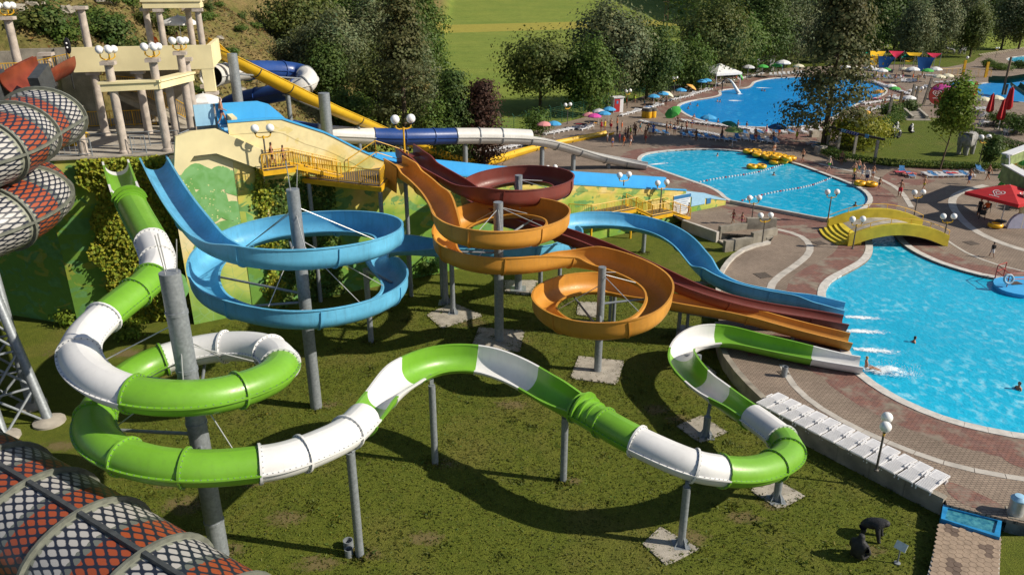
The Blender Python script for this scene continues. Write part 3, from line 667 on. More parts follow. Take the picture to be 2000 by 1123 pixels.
# --- blue flume
B = [(300, 312, 10.0), (335, 375, 9.5), (375, 430, 9.1), (415, 470, 8.85), (480, 492, 8.7), (560, 500, 8.5), (650, 495, 8.3), (725, 480, 8.1), (762, 460, 7.9), (740, 442, 7.7), (660, 436, 7.5), (560, 443, 7.25), (480, 462, 6.95), (420, 495, 6.65), (398, 530, 6.4), (410, 570, 6.15), (460, 595, 5.95), (540, 613, 5.75), (620, 615, 5.55), (700, 600, 5.35), (758, 574, 5.15), (772, 548, 4.95), (757, 525, 4.75), (735, 507, 4.55), (738, 488, 4.35), (785, 478, 4.2), (850, 482, 4.0), (950, 487, 3.6), (1040, 488, 3.3), (1100, 478, 3.1), (1120, 463, 2.95), (1105, 450, 2.9), (1110, 437, 2.8), (1150, 430, 2.7), (1220, 432, 2.5), (1290, 448, 2.2), (1335, 475, 2.0), (1360, 505, 1.8), (1385, 530, 1.6), (1430, 555, 1.3), (1500, 572, 1.0), (1580, 585, .75), (1650, 602, .5)]
b = Slide('blue_flume', B, .68, .62, 'light blue open flume spiralling twice round its own grey mast', tuple(P(618, 795, LAWN)))
b.hts = [(0, .15, .15), (2, .1, .1), (3.2, -.1, .25), (4, -.25, .5), (22, -.25, .5), (23.3, .35, -.1), (25, .45, -.2), (26.5, .2, .2), (28.5, -.1, .45), (30.5, -.15, .45), (31.6, .3, .0), (33, .45, -.2), (37.3, .4, -.1), (38.2, -.05, .45), (40.5, 0, .4), (41.2, .1, .15), (42, .1, .1)]
for u in range(0, 42, 2):
    b.section(u, u+2, 'open', 'blue')
    if u: b.flange(u, 'open', 'blue', .1, .07)
pB = P(618, 795, LAWN)
mast(b, pB.x, pB.y, 10.9, .30, arms=[(5.5, None), (8.5, None), (11, None), (13.5, None), (17, None), (15.3, None), (20, None)], cables=[(5.5, 10), (8, 10.1), (9.5, 10.1), (12, 10), (13.5, 9.9), (16.5, 8.6), (19.5, 8.4), (21, 8.5)], rods=5, rings=False)
b.support(21.6, .17, at=tuple(P(725, 668, LAWN))[:2], plate=False); b.support(26, .22, at=tuple(P(870, 592, LAWN))[:2]); b.support(27.8, .16, at=tuple(P(1055, 576, LAWN))[:2], plate=False)
b.support(34.7, .17, at=tuple(P(1256, 494, LAWN))[:2], plate=False); b.support(38.3, .16, at=tuple(P(1345, 590, LAWN))[:2]); b.support(24.6, .12, at=tuple(P(800, 560, LAWN))[:2])
# --- orange flume
O = [(768, 322, 8.6), (800, 338, 8.45), (830, 362, 8.15), (858, 392, 7.9), (868, 420, 7.7), (880, 445, 7.5), (920, 460, 7.3), (980, 465, 7.15), (1040, 458, 7.0), (1085, 440, 6.85), (1087, 420, 6.7), (1040, 408, 6.55), (980, 408, 6.4), (920, 422, 6.25), (880, 446, 6.05), (868, 470, 5.85), (880, 492, 5.7), (920, 508, 5.55), (980, 515, 5.4), (1050, 510, 5.2), (1110, 500, 5.0), (1160, 507, 4.8), (1210, 520, 4.6), (1265, 545, 4.4), (1290, 575, 4.2), (1270, 615, 3.95), (1220, 635, 3.75), (1160, 640, 3.55), (1100, 628, 3.35), (1062, 600, 3.15), (1075, 575, 2.95), (1120, 558, 2.75), (1180, 555, 2.55), (1240, 568, 2.35), (1310, 585, 2.1), (1380, 597, 1.8), (1460, 612, 1.5), (1550, 637, 1.0), (1662, 664, .55)]
o = Slide('orange_flume', O, .66, .60, 'mustard orange open flume with two spirals ending at the near pool', tuple(P(975, 665, LAWN)))
o.hts = [(0, .5, .5), (.8, .45, .45), (1.2, .15, .15), (2.2, .15, .15), (3, .35, .1), (4, .2, .3), (5, -.2, .55), (18.6, -.2, .55), (20, .1, .2), (21.2, .6, -.1), (32.5, .5, -.2), (34.2, .12, .12), (38, .1, .1)]
for u in range(0, 38, 2):
    o.section(u, u+2, 'open', 'orange')
    if u: o.flange(u, 'open', 'orange', .1, .07)
pC, pD = P(975, 665, LAWN), P(1167, 725, LAWN)
mast(o, pC.x, pC.y, 8.07, .28, arms=[(7, None), (9, None), (11, None), (13.5, None), (15, None), (17.5, None)], cables=[(7, 7.75), (9, 7.8), (11, 7.8), (13, 7.7), (6, 7.7), (17, 6.4)], rings=False)
mast(o, pD.x, pD.y, 5.6, .21, arms=[(21.5, None), (23.5, None), (26.8, None), (29, None), (31, None)], cables=[(23, 5.2), (25, 5.2), (22, 5.3), (29, 4.6)], rings=False)
o.support(15, .16, at=tuple(P(885, 612, LAWN))[:2]); o.support(35.5, .1, at=tuple(P(1340, 657, LAWN))[:2], plate=False); o.support(32.6, .1, at=tuple(P(1190, 640, LAWN))[:2], plate=False)
o.support(37, .1, z0=0, plate=False); o.support(20.8, .14, at=tuple(P(1092, 582, LAWN))[:2], plate=False)
# --- maroon flume
Mr = [(790, 298, 8.6), (830, 322, 8.35), (870, 345, 8.0), (920, 372, 7.6), (980, 385, 7.3), (1050, 383, 7.1), (1098, 368, 6.95), (1095, 352, 6.8), (1040, 343, 6.65), (970, 350, 6.5), (925, 368, 6.3), (920, 395, 6.05), (950, 415, 5.8), (1010, 430, 5.5), (1090, 452, 5.0), (1180, 485, 4.2), (1280, 530, 3.3), (1350, 562, 2.6), (1420, 585, 1.9), (1500, 603, 1.3), (1580, 615, .9), (1652, 628, .6)]
r_ = Slide('maroon_flume', Mr, .66, .60, 'dark red flume looping once behind orange spiral then running straight to pool', tuple(P(1015, 556, LAWN)))
r_.hts = [(0, .5, .5), (.8, .4, .4), (1.2, .15, .15), (2.5, .15, .2), (3.6, -.2, .6), (12, -.2, .6), (13.5, .15, .15), (21, .1, .1)]
for u in range(0, 21, 1):
    if u % 2 == 0 or u == 20: r_.section(u, min(21, u+2) if u < 20 else 21, 'open', 'maroon')
    if u and u % 2 == 0: r_.flange(u, 'open', 'maroon', .1, .07)
mast(r_, .45, 50.9, 7.6, .26, arms=[(4.5, None), (6.5, None), (8.5, None), (10.3, None), (13, None)], cables=[(4.5, 7.3), (6, 7.3), (7.5, 7.3), (9.5, 7.2)], rings=False)
q = MB(); q.box((.45, 50.9, LAWN+.04), (1.1, 1.1, .06)); q.build('base_plate', 'steel', r_.root, smooth=0)
for u, at in ((15.3, (1183, 555)), (16.7, (1330, 640)), (19.6, None), (1.6, (795, 545))):
    p = r_.fr[r_.ix(u)][0]; r_.support(u, .12, z0=LAWN if p.x < 16 else 0, plate=False)
# --- navy and white tube behind, ends in the middle pool
Nv = [(412, 150, 13.1), (465, 139, 12.6), (530, 137, 12.2), (583, 141, 11.8), (605, 155, 11.4), (588, 171, 10.8), (545, 182, 10.2), (480, 194, 9.5), (442, 208, 8.8), (452, 224, 8.2), (500, 236, 7.6), (560, 250, 7.0), (640, 262, 6.3), (720, 266, 5.7), (800, 268, 5.3), (890, 266, 4.9), (960, 266, 4.6), (1030, 268, 4.2), (1075, 275, 3.6), (1120, 287, 2.7), (1170, 302, 1.6), (1220, 312, .95), (1265, 320, .6)]
n_ = Slide('navy_white_tube', Nv, .80, .78, 'navy blue and white enclosed tube slide ending as white chute in middle pool', (15, 86, 0))
n_.hts = [(0, 0, 0), (16, .0, .0), (18, .05, .05), (20, .0, .0), (22, -.05, -.05)]
for u0, u1, kd, mt in ((0, 1.2, 'tube', 'offwhite'), (1.2, 2.4, 'tube', 'navy'), (2.4, 3.5, 'tube', 'navy'), (3.5, 4.6, 'tube', 'offwhite'), (4.6, 5.3, 'tube', 'offwhite'), (5.3, 6.6, 'tube', 'navy'), (6.6, 8, 'tube', 'navy'), (8, 10, 'tube', 'navy'), (10, 11.7, 'tube', 'navy'), (11.7, 13.1, 'tube', 'offwhite'), (13.1, 13.9, 'tube', 'navy'), (13.9, 14.5, 'tube', 'navy'), (14.5, 15.0, 'tube', 'navy'), (15, 15.6, 'tube', 'offwhite'), (15.6, 16.3, 'tube', 'offwhite'), (16.3, 17.1, 'tube', 'offwhite'), (17.1, 18.3, 'open', 'offwhite'), (18.3, 19.2, 'open', 'offwhite'), (19.2, 20.2, 'open', 'offwhite'), (20.2, 21.1, 'open', 'offwhite'), (21.1, 22, 'open', 'offwhite')):
    n_.section(u0, u1, kd, mt)
    if u0: n_.flange(u0, kd, 'steel' if kd == 'open' else ('navy' if mt == 'navy' else 'steel'), .12, .1)
for u in (13.8, 15.2, 17.6, 19.0, 20.4): n_.support(u, .26, z0=-.3, plate=False)
for px, py0, py1, rr in ((453, 105, 197, .42), (632, 182, 268, .5)):
    y = 60.5 if px < 500 else 62.5; t_ = YD(px, py0, y); mb = MB(); mb.tube((t_.x, y, -1), (t_.x, y, t_.z), rr*.9, rr*.9, 18); ms = mb.build('mast', 'steel', n_.root, smooth=40)
    for u in ((4, 7.5) if px < 500 else (6, 12)):
        p = n_.fr[n_.ix(u)][0]; mb = MB(); mb.tube((t_.x, y, t_.z-1.5), p, .07, .07, 8); mb.build('bracket_arm', 'steel', ms)
# --- yellow speed slide from the upper deck
Yl = [(392, 80, 15.4), (430, 97, 14.8), (500, 137, 13.1), (560, 168, 11.5), (620, 198, 9.8), (700, 232, 7.5), (760, 258, 5.6), (850, 293, 2.9), (930, 317, 1.0), (975, 307, .55), (1040, 287, .45), (1110, 272, .4), (1192, 256, .4)]
y_ = Slide('yellow_speed_slide', Yl, .72, .62, 'long straight yellow flume dropping from upper tower deck to ground run-out', (13, 106, 0))
y_.hts = [(0, .15, .15), (2.6, .15, .15), (3.3, .5, .2), (4, .5, .2), (4.4, .15, .15), (8.5, .2, .2), (9.5, -.05, -.05), (12, -.1, -.1)]
for u in range(12):
    y_.section(u, u+1, 'open', 'yellow')
    if u: y_.flange(u, 'open', 'darksteel', .09, .07)
for u in (3, 5, 6.4, 7.6): y_.support(u, .2, z0=-.5, plate=False)

# --- snake-skin raft tube at the left
Cx, Cy, Rc = -29.3, 37.5, 4.2
pts = [(-27.3, 47.5, 13.6), (-26.7, 45.3, 13.3), (-25.6, 42.6, 12.8)]
for dgr in range(-25, 241, 22):
    th = R(dgr); pts.append((Cx+Rc*math.cos(th), Cy-Rc*math.sin(th), 12.3-3.2*(dgr/360.)))
for dgr in range(262, 480, 22):
    th = R(dgr); pts.append((Cx+Rc*math.cos(th), Cy-Rc*math.sin(th), 12.3-3.2*(dgr/360.)))
pts += [(-34.5, 33.0, 7.2), (-39, 33, 6.4), (-41, 29.5, 5.2), (-37, 26.5, 4.2), (-31, 26, 3.2), (-25, 25.3, 3.5), (-20.0, 23.3, 3.25), (-15, 20.4, 3.05), (-12, 18.55, 2.95), (-8.2, 16.2, 2.85)]
m, k = nmat('snakeskin', .42, .5)
uv = k.n.new('ShaderNodeUVMap').outputs[0]; s = k.sep(uv)
nz = k.noise(7, 2, uv); jit = k.math('MULTIPLY', k.math('SUBTRACT', nz, .5), .12)
A_ = k.math('ADD', k.math('MULTIPLY', s[0], 1.65), jit); B_ = k.math('ADD', k.math('MULTIPLY', s[1], 2.75), k.math('MULTIPLY', jit, .6))
p1 = k.math('FRACT', k.math('ADD', A_, B_)); p2 = k.math('FRACT', k.math('SUBTRACT', A_, B_))
e1 = k.math('ABSOLUTE', k.math('SUBTRACT', p1, .5)); e2 = k.math('ABSOLUTE', k.math('SUBTRACT', p2, .5))
line = k.math('POWER', k.math('ADD', k.math('POWER', e1, 4.0), k.math('POWER', e2, 4.0)), .25)
seg = k.math('FRACT', k.math('DIVIDE', s[0], 2.9))
c = k.ramp(k.math('ADD', seg, k.math('MULTIPLY', jit, .4)), [(0, (.24, .25, .20)), (.10, (.40, .385, .37)), (.44, (.13, .14, .125)), (.54, (.30, .062, .022)), (.90, (.24, .25, .20))], True)
mg = k.math('MINIMUM', seg, k.math('SUBTRACT', 1.0, seg))
lm = k.math('MULTIPLY', k.ramp(line, [(.335, (0, 0, 0)), (.395, (1, 1, 1))]), k.ramp(mg, [(.06, (0, 0, 0)), (.08, (1, 1, 1))]))
k.col(k.mix(lm, c, (.016, .02, .035))); M['snakeskin'] = m
M['inner_red'] = mat('raft_tube_inside', (.17, .032, .014), .35, .3, 1)
M['flange_grey'] = mat('raft_flange', (.135, .142, .118), .6, .2, 4)
rf = Slide('snakeskin_raft_tube', pts, 2.1, 2.1, 'huge enclosed raft tube painted with white and orange snake scales', (-24, 33, LAWN), n=6, px=False)
def uvsweep(sl, i0, i1, a, name, mt, m_=28, th0=-180, th1=180):
    fr = sl.fr[i0:i1+1]; L = [0]
    for q in range(1, len(fr)): L.append(L[-1]+(fr[q][0]-fr[q-1][0]).length)
    vs = []; uvs = []
    for (p, sd, up, t), l in zip(fr, L):
        for j in range(m_+1):
            an = R(th0+(th1-th0)*j/m_); vs.append(p+sd*a*math.sin(an)-up*(a*.76)*math.cos(an)); uvs.append((l*2.72/max(.1, L[-1])+.09, a*an))
    K = m_+1; fs = [(i*K+j, i*K+j+1, (i+1)*K+j+1, (i+1)*K+j) for i in range(len(fr)-1) for j in range(m_)]
    off = Vector(sl.root['_o']); me = bpy.data.meshes.new(name); me.from_pydata([tuple(v-off) for v in vs], [], fs); me.materials.append(M[mt])
    ul = me.uv_layers.new(name='UVMap'); li = np.zeros(len(me.loops), dtype=np.int32); me.loops.foreach_get('vertex_index', li)
    ul.data.foreach_set('uv', np.array(uvs, dtype=np.float32)[li].ravel()); me.polygons.foreach_set('use_smooth', [True]*len(fs))
    ob = bpy.data.objects.new(name, me); COL.objects.link(ob); ob.parent = sl.root; ob['_o'] = list(off); return ob
NF = len(rf.fr); i = rf.ix(2); acc = 0; cuts = [i]
for q in range(i+1, NF):
    acc += (rf.fr[q][0]-rf.fr[q-1][0]).length
    if acc > 2.75: cuts.append(q); acc = 0
if cuts[-1] != NF-1: cuts[-1] = NF-1
for a_, b_ in zip(cuts, cuts[1:]):
    uvsweep(rf, a_, b_, 2.1, 'section', 'snakeskin'); uvsweep(rf, a_, b_, 2.06, 'lining', 'inner_red')
    fr = rf.fr[a_:b_+1]
    for sg in (-1, 1):
        mb = MB(); strip(mb, fr, [[(sg*2.06, -.06), (sg*2.24, -.06), (sg*2.24, .06), (sg*2.06, .06)]]*len(fr)); mb.build('seam_flange', 'flange_grey', rf.root, smooth=40)
    if fr[0][0].y < 27 and fr[0][0].x > -30:
        mb = MB(); strip(mb, fr, [[(-.09, 1.58), (.09, 1.58), (.07, 1.72), (-.07, 1.72)]]*len(fr)); mb.build('ridge_seam', 'darksteel', rf.root, smooth=40)
for cc in cuts:
    p, sd, up, t = rf.fr[cc]; mb = MB(); sweep(mb, [(p-t*.06, sd, up, t), (p+t*.06, sd, up, t)], [fullpts(2.25, 1.74, 32)]*2, [fullpts(2.05, 1.56, 32)]*2); mb.build('flange', 'flange_grey', rf.root, smooth=30)
# open start troughs above the tube
for k_ in (0, 1):
    x0 = -28.6-2.6*k_; fr = frames([Vector((x0, 50, 15.2)), Vector((x0+.1, 48.3, 15.0)), Vector((x0+.25, 46.6, 14.75)), Vector((x0+.4, 45.4, 14.6))]); mb = MB()
    sweep(mb, fr, [arcpts(1.2, 1.1, .2, .2)]*4, [arcpts(1.14, 1.04, .2, .2)]*4); mb.build('start_trough', 'inner_red', rf.root, smooth=40)
for x0, z0 in ((-27.2, 14.2), (-29.9, 13.9)):
    mb = MB(); mb.bar((x0, 46.5, z0), (x0+.3, 44.6, z0-.6), .55, 2.4); mb.build('side_panel', 'darksteel', rf.root, smooth=0)
# lattice tower carrying the tube
fp = [P(97, 825, LAWN), P(62, 792, LAWN), P(8, 855, LAWN), P(-30, 815, LAWN)]
tp = [Vector((-26.2, 35.4, 8.3)), Vector((-26.9, 37.3, 8.3)), Vector((-27.6, 34.9, 8.3)), Vector((-28.3, 36.8, 8.3))]
for a_, t_ in zip(fp, tp):
    mb = MB(); mb.tube((a_.x, a_.y, LAWN), t_, .24, .2, 12); mb.build('tower_leg', 'steel', rf.root, smooth=40)
    mb = MB(); mb.lathe([(.75, 0), (.75, .12), (.3, .3)], 14, (a_.x, a_.y, LAWN)); mb.build('leg_foot', 'concrete', rf.root, smooth=30)
for a_, b_ in ((0, 1), (0, 2), (1, 3), (2, 3)):
    for lv in range(5):
        f0, f1 = lv/5, (lv+1)/5; A0, A1 = fp[a_].lerp(tp[a_], f0), fp[a_].lerp(tp[a_], f1); B0, B1 = fp[b_].lerp(tp[b_], f0), fp[b_].lerp(tp[b_], f1)
        for u_, v_ in ((A0, B1), (B0, A1), (A1, B1)):
            mb = MB(); mb.tube(u_, v_, .065, .065, 8); mb.build('brace', 'steel', rf.root, smooth=40)
mb = MB(); mb.tube(tp[0], tp[3], .12, .12, 8); mb.tube(tp[1], tp[2], .12, .12, 8); mb.tube((-27.2, 36.1, 8.2), (-28.6, 37.4, 15), .35, .35, 14); mb.build('tower_head', 'steel', rf.root, smooth=40)

# ------------------------------------------------------------------ mural wall with the wide family slide on top
ML, MK = 57.6, .63
def lw(x, back=0.0):       # point on the wall line (back = metres behind the face)
    nn = math.hypot(1, MK); return Vector((x-MK/nn*back, ML+MK*x+back/nn, 0))
rimz = [(-17.2, 11.95), (-14.5, 11.9), (-12.0, 10.65), (-10.3, 9.4), (-8.93, 8.5), (-5.16, 6.95), (0, 5.65), (5.4, 4.45), (10.5, 3.35), (15.7, 2.25), (20.2, 1.1)]
def rz_(x):
    for (a_, za), (b_, zb) in zip(rimz, rimz[1:]):
        if a_ <= x <= b_: return za+(zb-za)*(x-a_)/(b_-a_)
    return rimz[0][1] if x < rimz[0][0] else rimz[-1][1]
m, k = nmat('mural', .8, .2)                 # painted savannah: cream sky, green hills and tree crowns
s = k.sep(); hx = k.comb(s[0], s[1], k.math('MULTIPLY', s[2], 1.6))
n1 = k.noise(.33, 3, hx, dist=.3); n2 = k.noise(.85, 4, hx, dist=.5); n3 = k.noise(3, 5)
hgt = k.math('ADD', k.math('DIVIDE', s[2], 12.0), k.math('MULTIPLY', s[0], .016))
lvl = k.math('ADD', hgt, k.math('MULTIPLY', k.math('SUBTRACT', n1, .5), .9))
c = k.ramp(lvl, [(0, (.13, .27, .045)), (.18, (.20, .34, .05)), (.32, (.40, .45, .10)), (.44, (.62, .47, .13)), (.60, (.69, .60, .34))])
tree = k.ramp(n2, [(.535, (0, 0, 0)), (.55, (1, 1, 1))])
ft = k.math('MULTIPLY', tree, k.ramp(hgt, [(.38, (1, 1, 1)), (.62, (0, 0, 0))]))
c = k.mix(k.math('MULTIPLY', ft, .9), c, k.mix(n3, (.07, .20, .06), (.17, .36, .13)))
tw = k.ramp(k.noise(.6, 4, hx, dist=.8), [(.60, (0, 0, 0)), (.62, (1, 1, 1))])
c = k.mix(k.math('MULTIPLY', tw, .35), c, (.55, .42, .06))
k.col(k.mix(.35, c, k.ramp(n3, [(.3, (.75, .75, .75)), (.7, (1.15, 1.15, 1.15))]), 'MULTIPLY')); M['mural'] = m
W_ = 2.8
def fdz(x): return float(np.interp(x, [-15, -13.5, -9.5, -6.5], [-.75, -1.15, -1.15, -.56]))
c0 = lw(2); mw = thing('mural_wall', (c0.x, c0.y, LAWN), 'long mural wall painted with green and yellow landscape under the wide blue slide', 'wall')
mb = MB(); xs_ = [q[0] for q in rimz]
f_ = [lw(x) for x in xs_]; bk = [lw(x, W_) for x in xs_]; zt = [rz_(x)-.08+fdz(x) for x in xs_]; n = len(xs_); vs = []
for p_, q_, z in zip(f_, bk, zt): vs += [(p_.x, p_.y, -1), (p_.x, p_.y, z), (q_.x, q_.y, z), (q_.x, q_.y, -1)]
fs = []
for i in range(n-1):
    a_, b_ = i*4, i*4+4; fs += [(a_, b_, b_+1, a_+1), (a_+1, b_+1, b_+2, a_+2), (a_+2, b_+2, b_+3, a_+3)]
fs += [(0, 1, 2, 3), (n*4-1, n*4-2, n*4-3, n*4-4)]
mb.add(vs, fs); mb.build('wall_body', 'mural', mw, smooth=0)
ws = thing('wide_family_slide', (lw(4).x, lw(4).y, 0), 'wide straight pale blue slide running on top of the mural wall', 'water slide')
xl = list(np.linspace(-17.2, 15.7, 60))
BD = [(-20, .66), (-15.0, .66), (-14.2, .4), (-13.2, -.45), (-12.1, -.75), (-10.3, -.7), (-8.6, .0), (-7.0, .45), (-3.9, .52), (18, .54)]
def bdz(x): return float(np.interp(x, [q[0] for q in BD], [q[1] for q in BD]))
def ribbon(mb, x_list, prof, top=False):      # prof: list of (back offset, dz) closed polygon in the cross plane
    vs = []; K = len(prof)
    for x in x_list:
        for bo, dz in prof: p_ = lw(x, bo); vs.append((p_.x, p_.y, rz_(x)+(bdz(x) if top and dz > 0 else (fdz(x)+dz+.56 if dz < -.3 else dz))))
    n = len(x_list); fs = [(i*K+j, (i+1)*K+j, (i+1)*K+(j+1) % K, i*K+(j+1) % K) for i in range(n-1) for j in range(K)]
    fs += [tuple(range(K)), tuple(range((n-1)*K, n*K))]; mb.add(vs, fs)
mb = MB(); ribbon(mb, xl, [(-.08, -.12), (.14, -.12), (.14, 0), (-.08, 0)]); mb.build('front_kerb', 'wideblue', ws, smooth=0)
mb = MB(); ribbon(mb, xl, [(-.02, -.66), (.12, -.66), (.12, -.124), (-.02, -.124)]); mb.build('kerb_face', 'mural', mw, smooth=0)
mb = MB(); ribbon(mb, xl, [(.14, -.632), (W_-.14, -.632), (W_-.14, -.56), (.14, -.56)]); mb.build('floor', 'wideblue', ws, smooth=0)
mb = MB(); ribbon(mb, xl, [(W_-.14, -.66), (W_+.1, -.66), (W_+.1, .62), (W_-.14, .62)], True); mb.build('back_wall', 'wideblue', ws, smooth=0)
for q in (1.2, 2.3):
    mb = MB(); ribbon(mb, xl, [(q-.05, -.57), (q+.05, -.57), (q+.05, -.42), (q-.05, -.42)]); mb.build('lane_divider', 'paleblue', ws, smooth=0)
mb = MB(); ribbon(mb, list(np.linspace(15.75, 20.2, 8)), [(-.05, -.632), (W_, -.632), (W_, -.56), (-.05, -.56)]); mb.build('splash_ledge', 'paleblue', ws, smooth=0)
# painted notices on the wall
for mt_, c_ in {'notice_yellow': (.68, .60, .25), 'notice_white': (.62, .68, .74), 'notice_blue': (.30, .52, .72), 'notice_dark': (.03, .16, .36)}.items(): M[mt_] = mat(mt_, c_, .5, .06, 3)
for (x0, x1, z0, z1, mt) in ((12.2, 13.3, .55, 1.75, 'notice_yellow'), (13.5, 14.1, .6, 1.6, 'notice_yellow'), (14.45, 16.2, .0, 1.85, 'notice_white'), (16.35, 17.8, .55, 1.5, 'notice_blue'), (18.0, 18.45, .5, 1.0, 'notice_dark')):
    a_, b_ = lw(x0, -.03), lw(x1, -.03); mb = MB(); mb.bar((a_.x, a_.y, (z0+z1)/2), (b_.x, b_.y, (z0+z1)/2), .05, z1-z0)
    pn = mb.build('notice_panel', mt, mw, smooth=0)
    if mt == 'notice_white':
        a_, b_ = lw(x0, -.065), lw(x1, -.065); mb = MB(); mb.bar((a_.x, a_.y, z1-.18), (b_.x, b_.y, z1-.18), .02, .32); mb.build('notice_header', 'notice_dark', pn, smooth=0)
        for j in range(6):
            a_, b_ = lw(x0+.2, -.06), lw(x1-.2-.1*(j % 3), -.06); mb = MB(); mb.bar((a_.x, a_.y, z1-.5-.2*j), (b_.x, b_.y, z1-.5-.2*j), .015, .035); mb.build('notice_line', 'notice_dark', pn, smooth=0)
# ------------------------------------------------------------------ foliage engine
def leafmat(name, c, var=.35, trans=.36):
    m = bpy.data.materials.new(name); m.use_nodes = True; k = NB(m)
    at = k.n.new('ShaderNodeAttribute'); at.attribute_name = 'tint'
    c2 = k.mix(1.0, c, at.outputs['Color'], 'MULTIPLY')
    k.col(c2); k.b.inputs['Roughness'].default_value = .6; k.b.inputs['Specular IOR Level'].default_value = .25
    tl = k.n.new('ShaderNodeBsdfTranslucent'); k.l.new(c2, tl.inputs[0]); mx = k.n.new('ShaderNodeMixShader'); mx.inputs[0].default_value = trans
    k.l.new(k.b.outputs[0], mx.inputs[1]); k.l.new(tl.outputs[0], mx.inputs[2]); k.l.new(mx.outputs[0], k.n['Material Output'].inputs[0]); M[name] = m
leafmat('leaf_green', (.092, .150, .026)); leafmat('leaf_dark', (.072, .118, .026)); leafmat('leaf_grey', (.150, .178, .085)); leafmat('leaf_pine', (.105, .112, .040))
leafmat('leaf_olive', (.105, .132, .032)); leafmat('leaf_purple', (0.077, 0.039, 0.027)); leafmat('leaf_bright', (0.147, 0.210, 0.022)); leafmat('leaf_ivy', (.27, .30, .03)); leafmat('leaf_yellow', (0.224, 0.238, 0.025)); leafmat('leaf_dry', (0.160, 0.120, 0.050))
def leaves(name, cen, size, tint, mt, flat=0.0, normal=None, aspect=.55, norms=None):
    N = len(cen); cen = np.asarray(cen, float)
    a = RNG.normal(size=(N, 3)); a /= np.linalg.norm(a, axis=1, keepdims=True)
    if norms is not None: a = a*flat+norms; a /= np.linalg.norm(a, axis=1, keepdims=True)
    elif normal is not None:
        a = a*flat+np.asarray(normal)[None, :]; a /= np.linalg.norm(a, axis=1, keepdims=True)
    elif flat: a[:, 2] = np.abs(a[:, 2])+flat; a /= np.linalg.norm(a, axis=1, keepdims=True)
    t = RNG.normal(size=(N, 3)); u = np.cross(a, t); u /= np.linalg.norm(u, axis=1, keepdims=True); v = np.cross(a, u)
    s = (np.asarray(size)*RNG.uniform(.65, 1.35, N))[:, None]
    vs = np.stack([cen-u*s*.5, cen+v*s*.5*aspect-u*s*.05, cen+u*s*.5, cen-v*s*.5*aspect-u*s*.05], 1).reshape(-1, 3)
    me = bpy.data.meshes.new(name); me.vertices.add(4*N); me.vertices.foreach_set('co', vs.astype(np.float32).ravel())
    me.loops.add(4*N); me.loops.foreach_set('vertex_index', np.arange(4*N, dtype=np.int32)); me.polygons.add(N)
    me.polygons.foreach_set('loop_start', np.arange(0, 4*N, 4, dtype=np.int32)); me.update(calc_edges=True)
    at = me.color_attributes.new('tint', 'FLOAT_COLOR', 'POINT'); cl = np.ones((N, 4, 4), np.float32); cl[:, :, :3] = np.asarray(tint, np.float32)[:, None, :]
    at.data.foreach_set('color', cl.ravel()); me.materials.append(M[mt]); return me
def tints(n, lo=.65, hi=1.4, hue=.18):
    b = RNG.uniform(lo, hi, (n, 1)); h = RNG.normal(0, hue, (n, 1)); return np.clip(np.concatenate([b*(1+h), b, b*(1-h*.5)], 1), .15, 2.2)
def crown_mesh(kind, h, rad, z0, ncl, per, lsize, mt):
    cs = []; ts = []; sz = []; ns = []
    for i in range(ncl):
        if kind in ('pine', 'conifer'):
            f = RNG.random()**(.8 if kind == 'pine' else .75); zz = z0+(h-z0)*f; rr = rad*(1-f)**.8*(.35+.65*RNG.random()**.5)+.15; an = RNG.random()*2*math.pi
            c = np.array([rr*math.cos(an), rr*math.sin(an), zz-.12*rr]); spread = (rad*.16+.25, rad*.16+.25, .28)
        elif kind == 'poplar':
            f = RNG.random(); zz = z0+(h-z0)*f; rr = rad*math.sin(math.pi*min(1, f*.85+.12))**.7*RNG.random()**.5; an = RNG.random()*2*math.pi
            c = np.array([rr*math.cos(an), rr*math.sin(an), zz]); spread = (rad*.22, rad*.22, rad*.35)
        else:
            d = RNG.normal(size=3); d /= np.linalg.norm(d); q = (.35+.65*RNG.random()**.6)*(.86+.22*math.sin(d[0]*5+i*.1)+.12*math.sin(d[2]*7))
            hz = (h-z0)/2; c = np.array([d[0]*rad*q, d[1]*rad*q, z0+hz+d[2]*hz*q]); spread = (rad*.17+.1, rad*.17+.1, hz*.13+.1)
        n = int(per*RNG.uniform(.6, 1.4)); d_ = RNG.normal(size=(n, 3)); cs.append(c+d_*np.array(spread)); ow = (c+d_*np.array(spread))-np.array([0, 0, z0+(h-z0)*(.4 if kind in ('round', 'poplar') else max(0, f-.1))]); ow = ow/(np.linalg.norm(ow, axis=1, keepdims=True)+1e-6); dn = d_/(np.linalg.norm(d_, axis=1, keepdims=True)+1e-6); ns.append(ow*.55+dn*.75+np.array([0, 0, .25])); t = tints(1, .72, 1.25, .08)[0]; ts.append(t[None, :]*tints(n, .88, 1.12, .04)); sz.append(np.full(n, lsize))
    return leaves('crown', np.concatenate(cs), np.concatenate(sz), np.concatenate(ts), mt, flat=.45, norms=np.concatenate(ns), aspect=.75)
